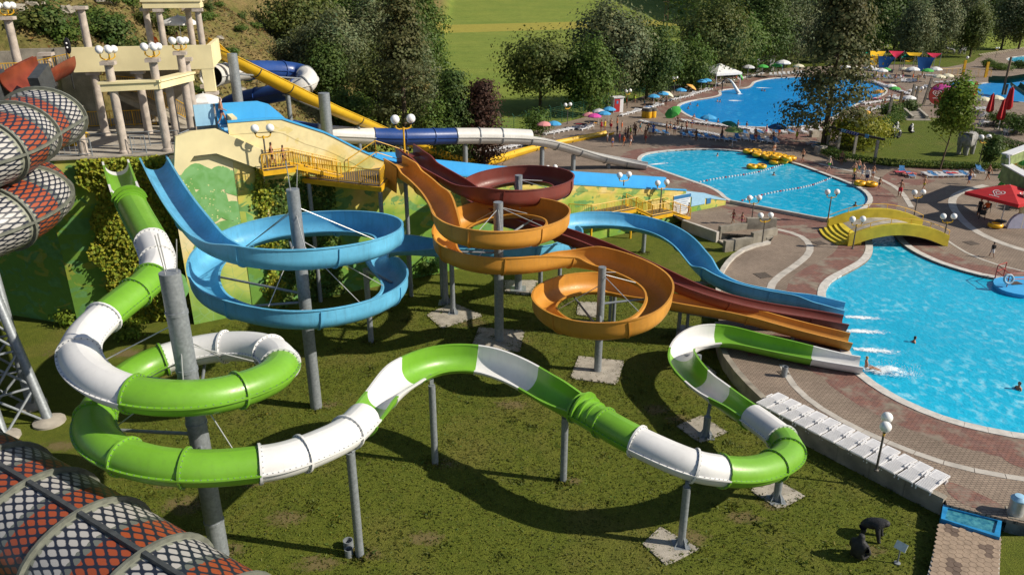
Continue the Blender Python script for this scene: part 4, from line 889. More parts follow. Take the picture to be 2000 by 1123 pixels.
def trunk_mesh(h, r, z0, rad, limbs=7, lean=0.0, kind='round'):
    mb = MB(); top = h*(.95 if kind in ('pine', 'conifer', 'poplar') else .72)
    pts = [(lean*math.sin(t*3)*.3+lean*t, lean*.4*t, top*t-(.6 if t == 0 else 0)) for t in np.linspace(0, 1, 6)]
    mb.path(pts, [r*(1-.8*t) for t in np.linspace(0, 1, 6)], 8)
    for i in range(limbs):
        f = .28+.6*i/limbs; an = i*2.4; p = Vector(pts[0]).lerp(Vector(pts[-1]), f); L = rad*.75*(1-.4*f)
        e = p+Vector((math.cos(an)*L, math.sin(an)*L, L*(.7 if kind == 'round' else .1))); mb.path([p, p.lerp(e, .5)+Vector((0, 0, .1*L)), e], [r*.4*(1-f*.5), r*.25, r*.08], 6)
    return mb.mesh('trunk', 'bark', 50)
def tree(loc, kind, h, rad, z0, mt, ncl, per, ls, label, name='tree', group=None, tr=.25, lean=0.0, cat='tree', limbs=7):
    root = thing(name, loc, label, cat, group)
    for nm, me in (('trunk', trunk_mesh(h, tr, z0, rad, limbs, lean, kind)), ('crown', crown_mesh(kind, h, rad, z0, ncl, per, ls, mt))):
        ob = bpy.data.objects.new(nm, me); COL.objects.link(ob); ob.parent = root
        if nm == 'crown': ob.location = (lean*.8, lean*.3, 0)
    return root
def at_y(px, y):      # ground place seen in column px at depth y
    z = hillz(YD(px, 150, y).x, y)
    for _ in range(3):
        wd = y*CT-(z-CH)*ST; x = (px-1000)/FPX*wd; z = hillz(x, y)
    return Vector(((px-1000)/FPX*(y*CT-(z-CH)*ST), y, z))
def top_h(loc, py):       # height of something at loc whose top is seen at picture row py
    b_ = (561.5-py)/FPX; dz = loc.y*(-ST+b_*CT)/(CT+b_*ST); return CH+dz-loc.z

# ------------------------------------------------------------------ tower: platform block, columns, decks
TA = R(15); TO = Vector((-15.7, 47.75)); TD = Vector((math.cos(TA), math.sin(TA))); TN = Vector((-math.sin(TA), math.cos(TA)))
def W2(u, v, z=0.0): q_ = TO+TD*u+TN*v; return Vector((q_.x, q_.y, z))      # tower frame: u along the front (negative = left), v back
def YW(px, py, v):
    r = ray(px, py); t = (TO+TN*v).dot(TN)/(r.x*TN.x+r.y*TN.y); return Vector((r.x*t, r.y*t, CH+r.z*t))
def UW(px, py, v): p_ = YW(px, py, v); return (Vector((p_.x, p_.y))-TO).dot(TD)
def tbox(u0, u1, v0, v1, z0, z1, name, mt, parent):
    mb = MB(); mb.prism(ccw([tuple(W2(*q_).xy) for q_ in ((u0, v0), (u1, v0), (u1, v1), (u0, v1))]), z0, z1); return mb.build(name, mt, parent, smooth=0)
M['startwall'] = mat('start_wall_grey', (.30, .36, .38), .8, .15, 1.5)
m, k = nmat('mural_cream', .8, .2); s = k.sep(); n1 = k.noise(.5, 3, dist=.4); n2 = k.noise(2.5, 4)
lv = k.math('ADD', k.math('DIVIDE', s[2], 10.0), k.math('MULTIPLY', k.math('SUBTRACT', n1, .5), .55))
c = k.ramp(lv, [(.0, (.16, .30, .06)), (.16, (.30, .42, .09)), (.27, (.50, .52, .14)), (.38, (.66, .52, .16)), (.52, (.71, .63, .38))])
twg = k.ramp(k.vor(1.3, 'DISTANCE_TO_EDGE'), [(.015, (1, 1, 1)), (.03, (0, 0, 0))]); twm = k.math('MULTIPLY', twg, k.ramp(k.math('DIVIDE', s[2], 10.0), [(.42, (1, 1, 1)), (.5, (0, 0, 0))]))
k.col(k.mix(k.math('MULTIPLY', twm, .6), k.mix(.25, c, k.ramp(n2, [(.3, (.8, .8, .8)), (.7, (1.1, 1.1, 1.1))]), 'MULTIPLY'), (.22, .38, .16))); M['mural_cream'] = m
c0 = W2(-6, 5); tb = thing('tower_platform', (c0.x, c0.y, LAWN), 'tall concrete platform block that the green and blue slides start from', 'platform')
tbox(-12.4, 0, 0, 14, -1, 10.0, 'platform_block', 'mural', tb);  tbox(-12.5, .05, -.15, 14.1, 10.0, 10.1, 'floor_slab', 'concrete', tb)
q0 = W2(-12.45, .2); mb = MB(); mb.prism(ccw([(q0.x, q0.y), (q0.x-14, q0.y+4.4), (q0.x-13, q0.y+9), (q0.x-1, q0.y+8)]), -1.2, 9.7); single(mb, 'side_wall', 'mural', (q0.x-3, q0.y+1, LAWN), 'shaded painted wall left of the ivy, under the raft tube', 'wall', smooth=0)
FA, FB = W2(-5.3, -1.55).xy, W2(.03, -.03).xy; FD = (FB-FA).normalized(); FN = Vector((-FD.y, FD.x))        # the painted face is turned towards the sun
def PF(px, py, off):
    r = ray(px, py); t = (FA+FN*off).dot(FN)/(r.x*FN.x+r.y*FN.y); return Vector((r.x*t, r.y*t, CH+r.z*t))
mb = MB(); mb.prism(ccw([tuple(FA), tuple(FB), tuple(W2(.03, -.01).xy), tuple(W2(-5.3, -.01).xy)]), -1, 9.98); mb.build('painted_face', 'mural_cream', tb, smooth=0)
m, k = nmat('painted_tree', .8, .2)
n3 = k.noise(1.2, 4, dist=.4); vv = k.vor(5.5, 'F1'); c = k.mix(k.ramp(n3, [(.4, (0, 0, 0)), (.6, (1, 1, 1))]), (.20, .42, .17), (.14, .34, .10))
dots = k.math('MULTIPLY', k.ramp(vv, [(.22, (1, 1, 1)), (.27, (0, 0, 0))]), k.ramp(k.noise(1.0, 2), [(.56, (0, 0, 0)), (.6, (1, 1, 1))]))
k.col(k.mix(dots, c, (.62, .62, .30))); M['painted_tree'] = m
for i, (px, py, wx, wz) in enumerate(((385, 345, .95, .75), (430, 348, 1.0, .7), (465, 365, .85, .55), (362, 385, .7, 1.0), (410, 400, 1.2, 1.1), (455, 412, .95, .6), (476, 432, .6, .6), (380, 430, .9, .9), (440, 450, 1.1, .6), (405, 478, .8, .35), (348, 560, .6, 1.0), (455, 500, .6, .4))):
    o_f = PF(px, py, -.012-.003*i); z_ = o_f.z; mb = MB()
    mb.add([Vector((o_f.x, o_f.y, 0))+Vector((FD.x, FD.y, 0))*wx*math.cos(t)*(1+.08*math.sin(5*t+i))+Vector((0, 0, z_+wz*math.sin(t)*(1+.08*math.cos(4*t)))) for t in np.linspace(0, 2*math.pi, 25)[:-1]], [tuple(range(24))]); mb.build('painted_crown', 'painted_tree', tb, smooth=0)
def ivy(name, pts, nrm, label, size=.22, mt='leaf_ivy', parent=None):
    n = len(pts); me = leaves(name, pts, np.full(n, size), tints(n, .6, 1.35, .15), mt, flat=.75, normal=nrm, aspect=.8)
    ob = bpy.data.objects.new(name, me); COL.objects.link(ob); return tag(ob, label, 'ivy', kind='stuff')
def wpts(u, v, z): return np.stack([TO.x+TD.x*u+TN.x*v, TO.y+TD.y*u+TN.y*v, z], 1)
NRM = (.5, -.75, .6)
N = 21000; u = RNG.uniform(-10.9, -4.6, N); z = RNG.uniform(LAWN, 10.0, N)
keep = (u > -10.3+.35*np.sin(z*1.1)+.25*np.sin(z*2.7)) & (RNG.random(N) < .9+.25*np.sin(u*1.9+z*1.3)) & (u < -5.1+.5*np.sin(z*1.3)+.35*np.sin(z*3.1)); u, z = u[keep], z[keep]
ivy('ivy', wpts(u, -.05-np.abs(RNG.normal(0, .17, len(u)))-.13*(1+np.sin(u*2.1)*np.sin(z*1.7)), z), NRM, 'thick green ivy covering the platform wall below the green slide')
N = 2600; z = RNG.uniform(LAWN, 9.2, N); u = -.3+RNG.normal(0, .3, N)*(.7+.5*np.sin(z*2)); ivy('ivy', wpts(u, -.15-np.abs(RNG.normal(0, .15, N)), z), NRM, 'narrow ivy column climbing the wall corner under yellow landing', .2)
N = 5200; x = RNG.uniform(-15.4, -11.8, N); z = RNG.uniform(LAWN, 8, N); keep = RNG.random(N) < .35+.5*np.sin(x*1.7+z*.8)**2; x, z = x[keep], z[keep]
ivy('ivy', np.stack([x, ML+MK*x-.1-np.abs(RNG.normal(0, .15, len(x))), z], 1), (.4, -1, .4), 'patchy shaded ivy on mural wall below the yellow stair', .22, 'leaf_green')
pz = [PF(px, py, -.06) for px, py in ((341, 266), (370, 256), (420, 251), (512, 292), (511, 331), (420, 298), (377, 303), (352, 340), (338, 340))]
mb = MB(); n = len(pz); off = FN*.34; mb.add([tuple(p_) for p_ in pz]+[(p_.x-off.x, p_.y-off.y, p_.z) for p_ in pz], [tuple(range(n)), tuple(range(2*n-1, n-1, -1))]+[(i, (i+1) % n, n+(i+1) % n, n+i) for i in range(n)])
mb.build('stair_parapet', 'cream', tb, smooth=0)
mb = MB(); mb.bar(YW(384, 243, 3.5), YW(452, 240, 3.5), .3, 1.2); mb.build('start_wall', 'startwall', tb, smooth=0)
mb = MB(); mb.bar(YW(443, 238, 3.2), YW(460, 254, 1.2), .35, 1.5); mb.build('start_wall', 'cream', tb, smooth=0)
a_, b_ = lw(-17.3, 2.9), lw(-18.3, 2.95); mb = MB(); mb.bar((a_.x, a_.y, 11.95), (b_.x, b_.y, 11.95), .2, 1.3); mb.build('start_back_panel', 'paleblue', ws, smooth=0)
mb = MB(); mb.prism(ccw([tuple(lw(-17.25, .3).xy), tuple(lw(-17.25, 2.7).xy), tuple(lw(-18.3, 2.75).xy), tuple(lw(-18.2, 1.2).xy)]), 10.12, 10.9); mb.build('start_basin', 'wideblue', ws, smooth=0)
def column(q_, z0, z1, r=.27, parent=None, cap=True):
    x, y = q_.x, q_.y; mb = MB(); mb.lathe([(r*1.2, z0), (r*1.2, z0+.15), (r, z0+.2), (r*.9, z1-.25), (r*.9, z1-.22)], 16, (x, y, 0)); o_ = mb.build('column', 'stonecol', parent, smooth=40)
    if cap: mb = MB(); M4 = Matrix.Translation((x, y, z1-.13)) @ Matrix.Rotation(TA, 4, 'Z'); mb.box((0, 0, 0), (r*3, r*3, .2), M4=M4); mb.build('capital', 'stonecol', o_, smooth=0)
    return o_
c0 = W2(-7, .5); cl = thing('colonnade', (c0.x, c0.y, 10.1), 'stone columns with cream cornice beam at front edge of tower platform', 'colonnade')
FCP = [(YW(158, 270, .5), 13.0), (YW(241, 280, .5), 15.5), (YW(324, 270, .5), 15.6), (YW(368, 210, 3.6), 15.7), (YW(340, 230, 3.9), 13.8), (YW(377, 210, 4.9), 15.2)]
for q_, z1 in FCP: column(q_, 10.1, z1, .26, cl)
bm_ = [FCP[1][0]-Vector((TD.x, TD.y, 0))*.35, FCP[2][0], FCP[3][0]+Vector((.2, .1, 0))]; bm_ = [Vector((q_.x, q_.y, 14.0+.04*i)) for i, q_ in enumerate(bm_)]
for a_, b_ in zip(bm_, bm_[1:]):
    d = (b_-a_).normalized()*.25
    mb = MB(); mb.bar(a_-d, b_+d, .62, .42); mb.build('beam', 'cream', cl, smooth=0)
    mb = MB(); mb.bar(a_-d*1.4+Vector((0, 0, .27)), b_+d*1.4+Vector((0, 0, .27)), .8, .12); mb.build('cornice', 'cream', cl, smooth=0)
VD = 6.6; u0, u1 = UW(140, 110, VD), UW(411, 95, VD)
c0 = W2((u0+u1)/2, VD+3); ud = thing('upper_deck', (c0.x, c0.y, 10.1), 'cream upper tower deck on columns with tall plain parapet band', 'deck')
zt0 = YW(275, 91, VD).z; zb0 = YW(280, 138, VD).z
tbox(u0, u1, VD+.2, VD+6.8, zb0, zb0+.5, 'deck_slab', 'cream', ud); tbox(u0-.05, u1+.05, VD-.05, VD+.2, zb0-.01, zt0, 'parapet', 'cream', ud); tbox(u1-.25, u1, VD+.21, VD+6.8, zb0+.5, zt0-.02, 'parapet', 'cream', ud)
tbox(u1-.75, u1-.02, VD-.03, VD+.6, zb0-1.5, zb0-.012, 'pier', 'cream', ud)
for px, py, v_ in ((195, 205, VD+.5), (280, 200, VD+.5), (416, 190, VD+.3), (405, 180, VD+4)): column(YW(px, py, v_), 10.1, zb0 if px < 400 else zb0-1.5, .27, ud)
tbox(u0+.5, u1-2.5, VD+6.2, VD+6.5, 10.1, zb0, 'back_wall', 'wallconc', ud)
ZD = zb0+.5
for px, py, v_ in ((291, 60, VD+2.2), (316, 60, VD+1.0), (390, 50, VD+1.0), (371, 50, VD+2.2)): column(YW(px, py, v_), ZD, 18.1, .22, ud)
ua, ub = UW(280, 12, VD+1), UW(391, 8, VD+1)
for v_ in (VD+.9, VD+2.6):
    mb = MB(); mb.bar(W2(ua, v_, 18.3), W2(ub, v_, 18.3), .5, .4); mb.build('pergola_beam', 'cream', ud, smooth=0)
    mb = MB(); mb.bar(W2(ua-.1, v_, 18.55), W2(ub+.1, v_, 18.55), .66, .12); mb.build('pergola_cornice', 'cream', ud, smooth=0)
for u_ in (ua+.3, ub-.25): mb = MB(); mb.bar(W2(u_, VD+1.16, 18.29), W2(u_, VD+2.34, 18.29), .5, .38); mb.build('pergola_beam', 'cream', ud, smooth=0)
column(YW(166, 60, VD+.8), ZD, 18.3, .25, ud)
tw_ = thing('terrace_wall', tuple(W2(-17, 11, 9)), 'grey block terrace wall with column behind the snake-scale tube', 'wall')
for i in range(7): tbox(-13.2-2.45*i, -10.8-2.45*i, 10.6+.12*i, 10.95+.12*i, 10, 15.5-.08*i+.06*(i % 2), 'wall_panel', 'wallconc', tw_)
tbox(-24, -13.0, 7.0, 10.6, 13.5, 13.8, 'terrace_floor', 'concrete', tw_)
column(YW(26, 85, 8), 13.8, 17.7, .27, tw_); column(YW(91, 110, 7.6), 13.4, 15.5, .27, tw_)
def railing(parent, pts, h=1.0, mt='ypaint', gap=.16, name='railing'):
    pts = [Vector(p) for p in pts]; fr_ = MB(); ba = MB()
    for a_, b_ in zip(pts, pts[1:]):
        L = (b_-a_).length
        for z in (h, .12): fr_.tube(a_+Vector((0, 0, z)), b_+Vector((0, 0, z)), .03, .03, 6)
        n = max(1, int(L/1.5))
        for i in range(n+1): p_ = a_.lerp(b_, i/n); fr_.tube(p_-Vector((0, 0, .1)), p_+Vector((0, 0, h)), .03, .03, 6)
        if gap:
            n = max(1, int(L/gap))
            for i in range(n): p_ = a_.lerp(b_, (i+.5)/n); ba.tube(p_+Vector((0, 0, .12)), p_+Vector((0, 0, h)), .013, .013, 4, False)
    o_ = fr_.build(name, mt, parent, smooth=40)
    if gap: ba.build('balusters', mt, o_, smooth=0, kind='stuff')
    return o_
railing(tb, [W2(-12.2, .4, 10.1), W2(-10.3, .2, 10.1), W2(-9.6, .15, 10.1)], 1.0, 'steel', .3); railing(tb, [W2(-7.4, .15, 10.1), W2(-6.6, .1, 10.1)], 1.1, 'steel', .3)
railing(tb, [W2(-12, 2.6, 10.1), W2(-5, 2.4, 10.1)], .9, 'steel', 0); railing(tb, [W2(-4.6, .1, 10.1), W2(-4.2, 1.2, 10.1)], 1.1, 'steel', .2)
railing(ud, [W2(-12, 10.4, 10.1), W2(-7.5, 10.2, 10.1)], 1.1); railing(ud, [W2(-12, 11.6, 12.6), W2(-8.5, 11.5, 12.2), W2(-5.2, 10.4, 10.2)], 1.1)
railing(tw_, [W2(-24, 7.1, 13.8), W2(-14, 7.2, 13.9), W2(-11.5, 7.2, 14.4)], 1.0)
mb = MB(); mb.bar(W2(-10.2, 11.2, 12.5), W2(-5.2, 10.2, 9.9), 1.6, .35); mb.build('stair_flight', 'wallconc', ud, smooth=0)
# yellow steel stairs along the mural wall
def stair(root, a_, b_, w_=1.1, mt='ypaint'):
    a_, b_ = Vector(a_), Vector(b_); d = (b_-a_); hd = Vector((d.x, d.y, 0)).normalized(); sd_ = Vector((-hd.y, hd.x, 0))
    for s_ in (-1, 1): mb = MB(); mb.bar(a_+sd_*s_*w_/2, b_+sd_*s_*w_/2, .08, .26); mb.build('stringer', mt, root, smooth=0)
    n = max(3, int(abs(d.z)/.19))
    for i in range(n):
        p_ = a_.lerp(b_, (i+.5)/n); mb = MB(); M4 = Matrix.Translation(p_+Vector((0, 0, .02))) @ Matrix.Rotation(math.atan2(hd.y, hd.x), 4, 'Z'); mb.box((0, 0, 0), (.28, w_-.1, .04), M4=M4); mb.build('tread', 'grate', root, smooth=0)
def slabp(root, poly, z, mt='ypaint', h=.32):
    mb = MB(); mb.prism(ccw(poly), z-h, z-.02); mb.build('landing_frame', mt, root, smooth=0)
    cx_ = sum(p_[0] for p_ in poly)/len(poly); cy_ = sum(p_[1] for p_ in poly)/len(poly)
    mb = MB(); mb.prism(ccw([(cx_+(x-cx_)*.94, cy_+(y-cy_)*.94) for x, y in poly]), z-.019, z+.012); mb.build('landing_deck', 'grate', root, smooth=0)
ys_ = thing('yellow_stairs', (lw(-12, -1).x, lw(-12, -1).y, LAWN), 'yellow steel stair and wide landing feeding the orange and dark red flumes', 'stairs')
L1z, L2z = 8.95, 7.9
l1 = [lw(-16.0, -.06), lw(-14.3, -.06), lw(-14.3, -1.35), lw(-16.0, -1.35)]; slabp(ys_, [tuple(p_.xy) for p_ in l1], L1z)
stair(ys_, lw(-14.3, -.75)+Vector((0, 0, L1z)), lw(-11.7, -.75)+Vector((0, 0, L2z)))
l2 = [P(577, 347, L2z), P(745, 366, L2z), P(758, 350, L2z), lw(-7.2, -.06), lw(-12.9, -.06)]; slabp(ys_, [tuple(p_.xy) for p_ in l2], L2z)
zv = lambda v_, z: (v_.x, v_.y, z)
railing(ys_, [zv(lw(-16.0, -1.3), L1z), zv(lw(-14.35, -1.3), L1z), zv(lw(-11.8, -1.35), L2z)]); railing(ys_, [zv(lw(-15.9, -.2), L1z), zv(lw(-14.3, -.2), L1z), zv(lw(-11.7, -.2), L2z)])
railing(ys_, [zv(P(582, 346, L2z), L2z), zv(P(743, 364, L2z), L2z), zv(P(752, 352, L2z), L2z)]); railing(ys_, [zv(P(582, 346, L2z), L2z), zv(lw(-13.4, -.2), L2z)])
railing(ys_, [zv(lw(-11, -.2), L2z), zv(lw(-9.3, -.2), L2z+1.0), zv(lw(-7.3, -.2), L2z)], .9, 'ypaint', 0)
for px, py in ((600, 352), (740, 362), (790, 345)):
    p_ = P(px, py, L2z); mb = MB(); mb.tube((p_.x, p_.y+.3, LAWN-.1), (p_.x, p_.y+.3, L2z-.3), .14, .14, 12); mb.build('support_post', 'steel', ys_, smooth=40)
y2 = thing('yellow_stairs', (lw(8, -1).x, lw(8, -1).y, LAWN), 'lower yellow steel stair with two landings beside the notice boards', 'stairs')
zA, zB = 1.95, .95
l1 = [lw(4.4, -.06), lw(9.6, -.06), lw(9.6, -1.6), lw(5.6, -1.6)]; slabp(y2, [tuple(p_.xy) for p_ in l1], zA)
stair(y2, lw(9.6, -.85)+Vector((0, 0, zA)), lw(11.2, -.85)+Vector((0, 0, zB))); l2 = [lw(11.2, -.06), lw(13.2, -.06), lw(13.2, -1.6), lw(11.2, -1.6)]; slabp(y2, [tuple(p_.xy) for p_ in l2], zB)
stair(y2, lw(13.2, -.85)+Vector((0, 0, zB)), lw(15.1, -.95)+Vector((0, 0, .0)))
railing(y2, [zv(lw(4.5, -.2), zA), zv(lw(5.6, -1.55), zA), zv(lw(9.6, -1.55), zA), zv(lw(11.2, -1.5), zB), zv(lw(13.2, -1.55), zB), zv(lw(15.1, -1.5), 0)]); railing(y2, [zv(lw(9.6, -.2), zA), zv(lw(11.2, -.2), zB), zv(lw(13.2, -.2), zB), zv(lw(15.0, -.3), 0)], 1.0)
for x in (5.8, 9.4, 12.2): p_ = lw(x, -1.3); mb = MB(); mb.tube((p_.x, p_.y, LAWN-.1), (p_.x, p_.y, (zA if x < 10 else zB)-.3), .1, .1, 10); mb.build('support_post', 'ypaint', y2, smooth=40)
# start boxes of the two flumes
for sl_, mt in ((o, 'orange'), (r_, 'maroon')):
    p_, sd_, up_, t_ = sl_.fr[2]; mb = MB()
    for s_ in (-1, 1): mb.bar(p_-t_*.4+sd_*s_*.78+Vector((0, 0, -.35)), p_+t_*1.2+sd_*s_*.78+Vector((0, 0, -.5)), .06, 1.7)
    mb.bar(p_-t_*.45+Vector((0, 0, .0)), p_+t_*.35+Vector((0, 0, 0)), 1.6, .06); mb.build('start_box', mt, sl_.root, smooth=0)
# concrete pads on the lawn
for q, lb in (([(1290, 1030), (1366, 1072), (1302, 1106), (1254, 1062)], 'square concrete pad under the front right post of green slide'), ([(1520, 940), (1573, 969), (1522, 996), (1460, 955)], 'concrete pad below the green bend nearest the lounger wall'),
    ([(1370, 812), (1421, 845), (1366, 866), (1321, 832)], 'concrete pad under the short post between green bend and deck'), ([(1130, 696), (1220, 706), (1205, 752), (1113, 740)], 'square concrete pad under the lower orange spiral mast'),
    ([(935, 640), (1025, 646), (1015, 688), (920, 680)], 'concrete pad under the taller orange spiral mast'), ([(885, 592), (945, 617), (862, 642), (832, 615)], 'cracked concrete pad under the two posts left of orange mast'), ([(985, 548), (1052, 548), (1035, 578), (985, 572)], 'concrete pad below the dark red spiral mast'),
    ([(1330, 645), (1400, 655), (1385, 685), (1318, 668)], 'raised concrete block under the orange run-out'), ([(1130, 590), (1180, 592), (1170, 622), (1125, 615)], 'small concrete pad inside the lower orange spiral'), ([(1350, 578), (1392, 592), (1360, 606), (1322, 594)], 'concrete pad below the blue flume bend'), ([(1372, 708), (1402, 730), (1385, 745), (1355, 733)], 'small concrete pad inside green hairpin bend')):
    c = P(sum(a for a, _ in q)/4, sum(b2 for _, b2 in q)/4, LAWN); pl_ = [(P(a, b2, LAWN).x, P(a, b2, LAWN).y) for a, b2 in q]
    mb = MB(); mb.prism(ccw([tuple(v_) for v_ in resample(pl_, .45)]), LAWN-.2, LAWN+.05+(.35 if 'raised' in lb else 0)); single(mb, 'concrete_pad', 'concrete', (c.x, c.y, LAWN), lb, 'concrete pad', smooth=0)
for i, (px, py, r0, lb) in enumerate(((682, 1085, .16, 'short grey pipe stub standing by the front left slide post'), (681, 1068, .2, 'wider open pipe ring behind the small pipe stub'))):
    p_ = P(px, py, LAWN); mb = MB(); mb.lathe([(r0, 0), (r0, .34), (r0*.82, .34), (r0*.82, .1)], 16, (p_.x, p_.y, LAWN)); single(mb, 'pipe_stub', 'steel', (p_.x, p_.y, LAWN), lb, 'pipe', smooth=40)
# ------------------------------------------------------------------ trees and shrubs
TR = [  # px, depth, top row, radius, crown start fraction, kind, material, clumps, leaves per clump, leaf size, label
 (662, 106, 12, 4.4, .25, 'round', 'leaf_grey', 95, 34, .42, 'silvery grey-green tree behind the yellow slide, left of the pine'),
 (612, 108, 48, 3.9, .1, 'round', 'leaf_grey', 70, 34, .4, 'low silver-leaved tree at the foot of the brown hillside'),
 (645, 101, 62, 2.9, .06, 'round', 'leaf_dark', 95, 42, .36, 'dense dark green tree just right of the white tube bend'),
 (795, 88, -25, 4.0, .1, 'pine', 'leaf_pine', 105, 34, .42, 'tall sparse brownish pine in the middle of the left tree group'),
 (828, 98, 80, 3.1, .1, 'round', 'leaf_grey', 85, 36, .36, 'whitish willow right of the tall sparse pine'),
 (742, 100, 95, 3.2, .05, 'round', 'leaf_olive', 70, 36, .4, 'olive bush-like tree between silver tree and pine'),
 (690, 92, 170, 2.6, .02, 'round', 'leaf_green', 70, 40, .34, 'low green shrubby tree above the navy tube'),
 (890, 84, 143, 2.5, .08, 'conifer', 'leaf_dark', 90, 36, .34, 'dark pointed tree left of the purple-leaved tree'),
 (945, 84, 160, 2.3, .06, 'conifer', 'leaf_purple', 80, 34, .34, 'purple-leaved tree near the green wire fence'),
 (850, 82, 190, 2.2, .02, 'round', 'leaf_green', 60, 36, .32, 'rounded green shrub behind the double-globe yellow lamp'),
 (1055, 128, 62, 7.2, .22, 'round', 'leaf_olive', 100, 34, .55, 'spreading tree with open thin branches at the field edge'),
 (1185, 132, -8, 6.2, .15, 'round', 'leaf_grey', 120, 40, .55, 'tallest grey-green tree in the middle, behind fence lamps'),
 (1150, 124, 75, 4.4, .02, 'round', 'leaf_green', 90, 42, .48, 'leafy green tree right behind the red kiosk'),
 (1262, 138, 42, 5.6, .05, 'round', 'leaf_dark', 110, 42, .5, 'dark green rounded tree right of the tallest grey-green tree'),
 (1345, 152, 78, 5.0, .02, 'round', 'leaf_green', 85, 40, .52, 'shorter green tree left of the white pavilion'),
 (1380, 162, -10, 7.5, .05, 'round', 'leaf_olive', 120, 42, .6, 'big olive tree directly above the white pavilion'),
 (1440, 172, 25, 6.2, .02, 'round', 'leaf_green', 95, 42, .6, 'broad green tree right above the white pavilion roof'),
 (1478, 182, -20, 6.5, .05, 'poplar', 'leaf_dark', 100, 42, .6, 'dark tall tree behind the tilted green parasol'),
 (1530, 190, -25, 7.5, .05, 'round', 'leaf_grey', 110, 42, .62, 'grey-green tree behind the far loungers, left of tall pine'),
 (1700, 232, -30, 8.5, .03, 'round', 'leaf_dark', 100, 42, .75, 'dark tree behind the giraffes'),
 (1745, 236, -30, 7.5, .05, 'round', 'leaf_dark', 90, 42, .75, 'dark tree right of the giraffes'),
 (1775, 205, 12, 4.6, .12, 'poplar', 'leaf_grey', 90, 40, .55, 'grey poplar above the yellow and red shade sails'),
 (1822, 212, -10, 5.2, .18, 'poplar', 'leaf_grey', 95, 40, .58, 'poplar with bare lower trunk right of the red sail'),
 (1875, 226, -25, 5.0, .22, 'poplar', 'leaf_grey', 85, 40, .6, 'poplar behind the two zebras with clear trunk'),
 (1893, 214, 20, 3.6, .3, 'poplar', 'leaf_olive', 70, 36, .5, 'slim young poplar just right of the zebras'),
 (1955, 238, -5, 4.2, .25, 'poplar', 'leaf_grey', 70, 38, .55, 'slim poplar left of the far staircase'),
 (1988, 236, 0, 3.8, .28, 'poplar', 'leaf_olive', 65, 36, .55, 'slim poplar at the top right corner of the picture'),
 (1930, 275, -40, 10, .02, 'round', 'leaf_dark', 100, 42, .85, 'dark wood-edge tree behind the right poplars'),
 (2010, 280, -40, 10, .02, 'round', 'leaf_dark', 90, 42, .85, 'dark wood-edge tree in the far right corner'),
 (1830, 270, -45, 10, .02, 'round', 'leaf_dark', 100, 42, .85, 'dark wood-edge tree between the poplars and giraffes'),
 (1640, 240, -45, 9, .02, 'round', 'leaf_green', 90, 42, .8, 'green wood-edge tree behind the top of the tall pine'),
 (1580, 225, -45, 8, .02, 'round', 'leaf_dark', 90, 42, .75, 'dark wood-edge tree left of the tall pine top'),
 (1430, 205, -45, 8, .02, 'round', 'leaf_dark', 80, 42, .75, 'dark tree at the top edge above the big olive tree'),
 (1600, 201, 20, 6.0, .02, 'round', 'leaf_grey', 80, 42, .6, 'bushy grey tree behind the far loungers at the pine trunk'),
 (1670, 215, 40, 5.5, .02, 'round', 'leaf_green', 80, 42, .62, 'green tree left of the giraffes behind the shade sails'),
 (700, 150, -35, 6, .05, 'round', 'leaf_dark', 75, 38, .6, 'dark tree high on the slope above the silver tree'),
 (765, 160, -40, 6, .05, 'round', 'leaf_green', 75, 38, .6, 'green tree on the slope behind the sparse pine'),
 (800, 170, -40, 6.0, .03, 'round', 'leaf_dark', 80, 38, .62, 'dark tree on the slope near the meadow edge'),
 (590, 122, -30, 5, .05, 'round', 'leaf_olive', 70, 38, .5, 'olive tree highest on the hillside above the white tube bend'),
 (655, 128, -40, 5.5, .05, 'round', 'leaf_green', 75, 38, .5, 'green hillside tree behind the silvery tree top'),
 (730, 126, -35, 5, .05, 'round', 'leaf_grey', 70, 38, .5, 'grey hillside tree just left of the sparse pine top'),
 (800, 135, -30, 5.5, .05, 'round', 'leaf_dark', 75, 38, .52, 'dark hillside tree behind the pine trunk'),
 (838, 150, -5, 4.2, .03, 'round', 'leaf_green', 70, 38, .55, 'green hillside tree above the whitish willow'),
]
for px, y, tp_, rad, cf, kind, mt, ncl, per, ls, lb in TR:
    lc = at_y(px, y); h = top_h(lc, tp_); tree(tuple(lc), kind, h, rad, h*cf, mt, int(ncl*1.5), int(per*2.0), ls*.85, lb, name={'poplar': 'poplar_tree', 'pine': 'pine_tree', 'conifer': 'conical_tree'}.get(kind, 'leafy_tree'), group='trees around the park', tr=.22+h*.008)
# the tall pine in front of the far pool, the young leafy tree, the bamboo
lc = P(1608, 286, 0); tree(tuple(lc), 'pine', 21.5, 5.2, 2.9, 'leaf_pine', 330, 46, .40, 'huge dark pine standing in front of the far pool', 'pine_tree', tr=.42, limbs=16)
lc = P(1835, 330, .1); tree(tuple(lc), 'round', 10.3, 2.0, 4.0, 'leaf_bright', 150, 44, .32, 'slender young tree with round green crown on the elephant lawn', 'leafy_tree', tr=.11, lean=.6, limbs=4)
lc = P(1932, 326, .1); tree(tuple(lc), 'round', 3.4, .95, .3, 'leaf_dark', 60, 36, .3, 'dark narrow shrub behind the big walking man', 'shrub', tr=.1, cat='shrub')
lc = P(1665, 292, 0); tree(tuple(lc), 'round', 4.6, 3.6, .2, 'leaf_yellow', 130, 38, .3, 'big yellow-green bamboo thicket behind the wooden pergola', 'bamboo_thicket', tr=.08, cat='bamboo', limbs=3)
lc = P(1700, 280, 0); tree(tuple(lc), 'round', 3.2, 2.6, .1, 'leaf_yellow', 80, 36, .28, 'low yellow-green bamboo clump left of the pandas', 'bamboo_thicket', tr=.06, cat='bamboo', limbs=2)
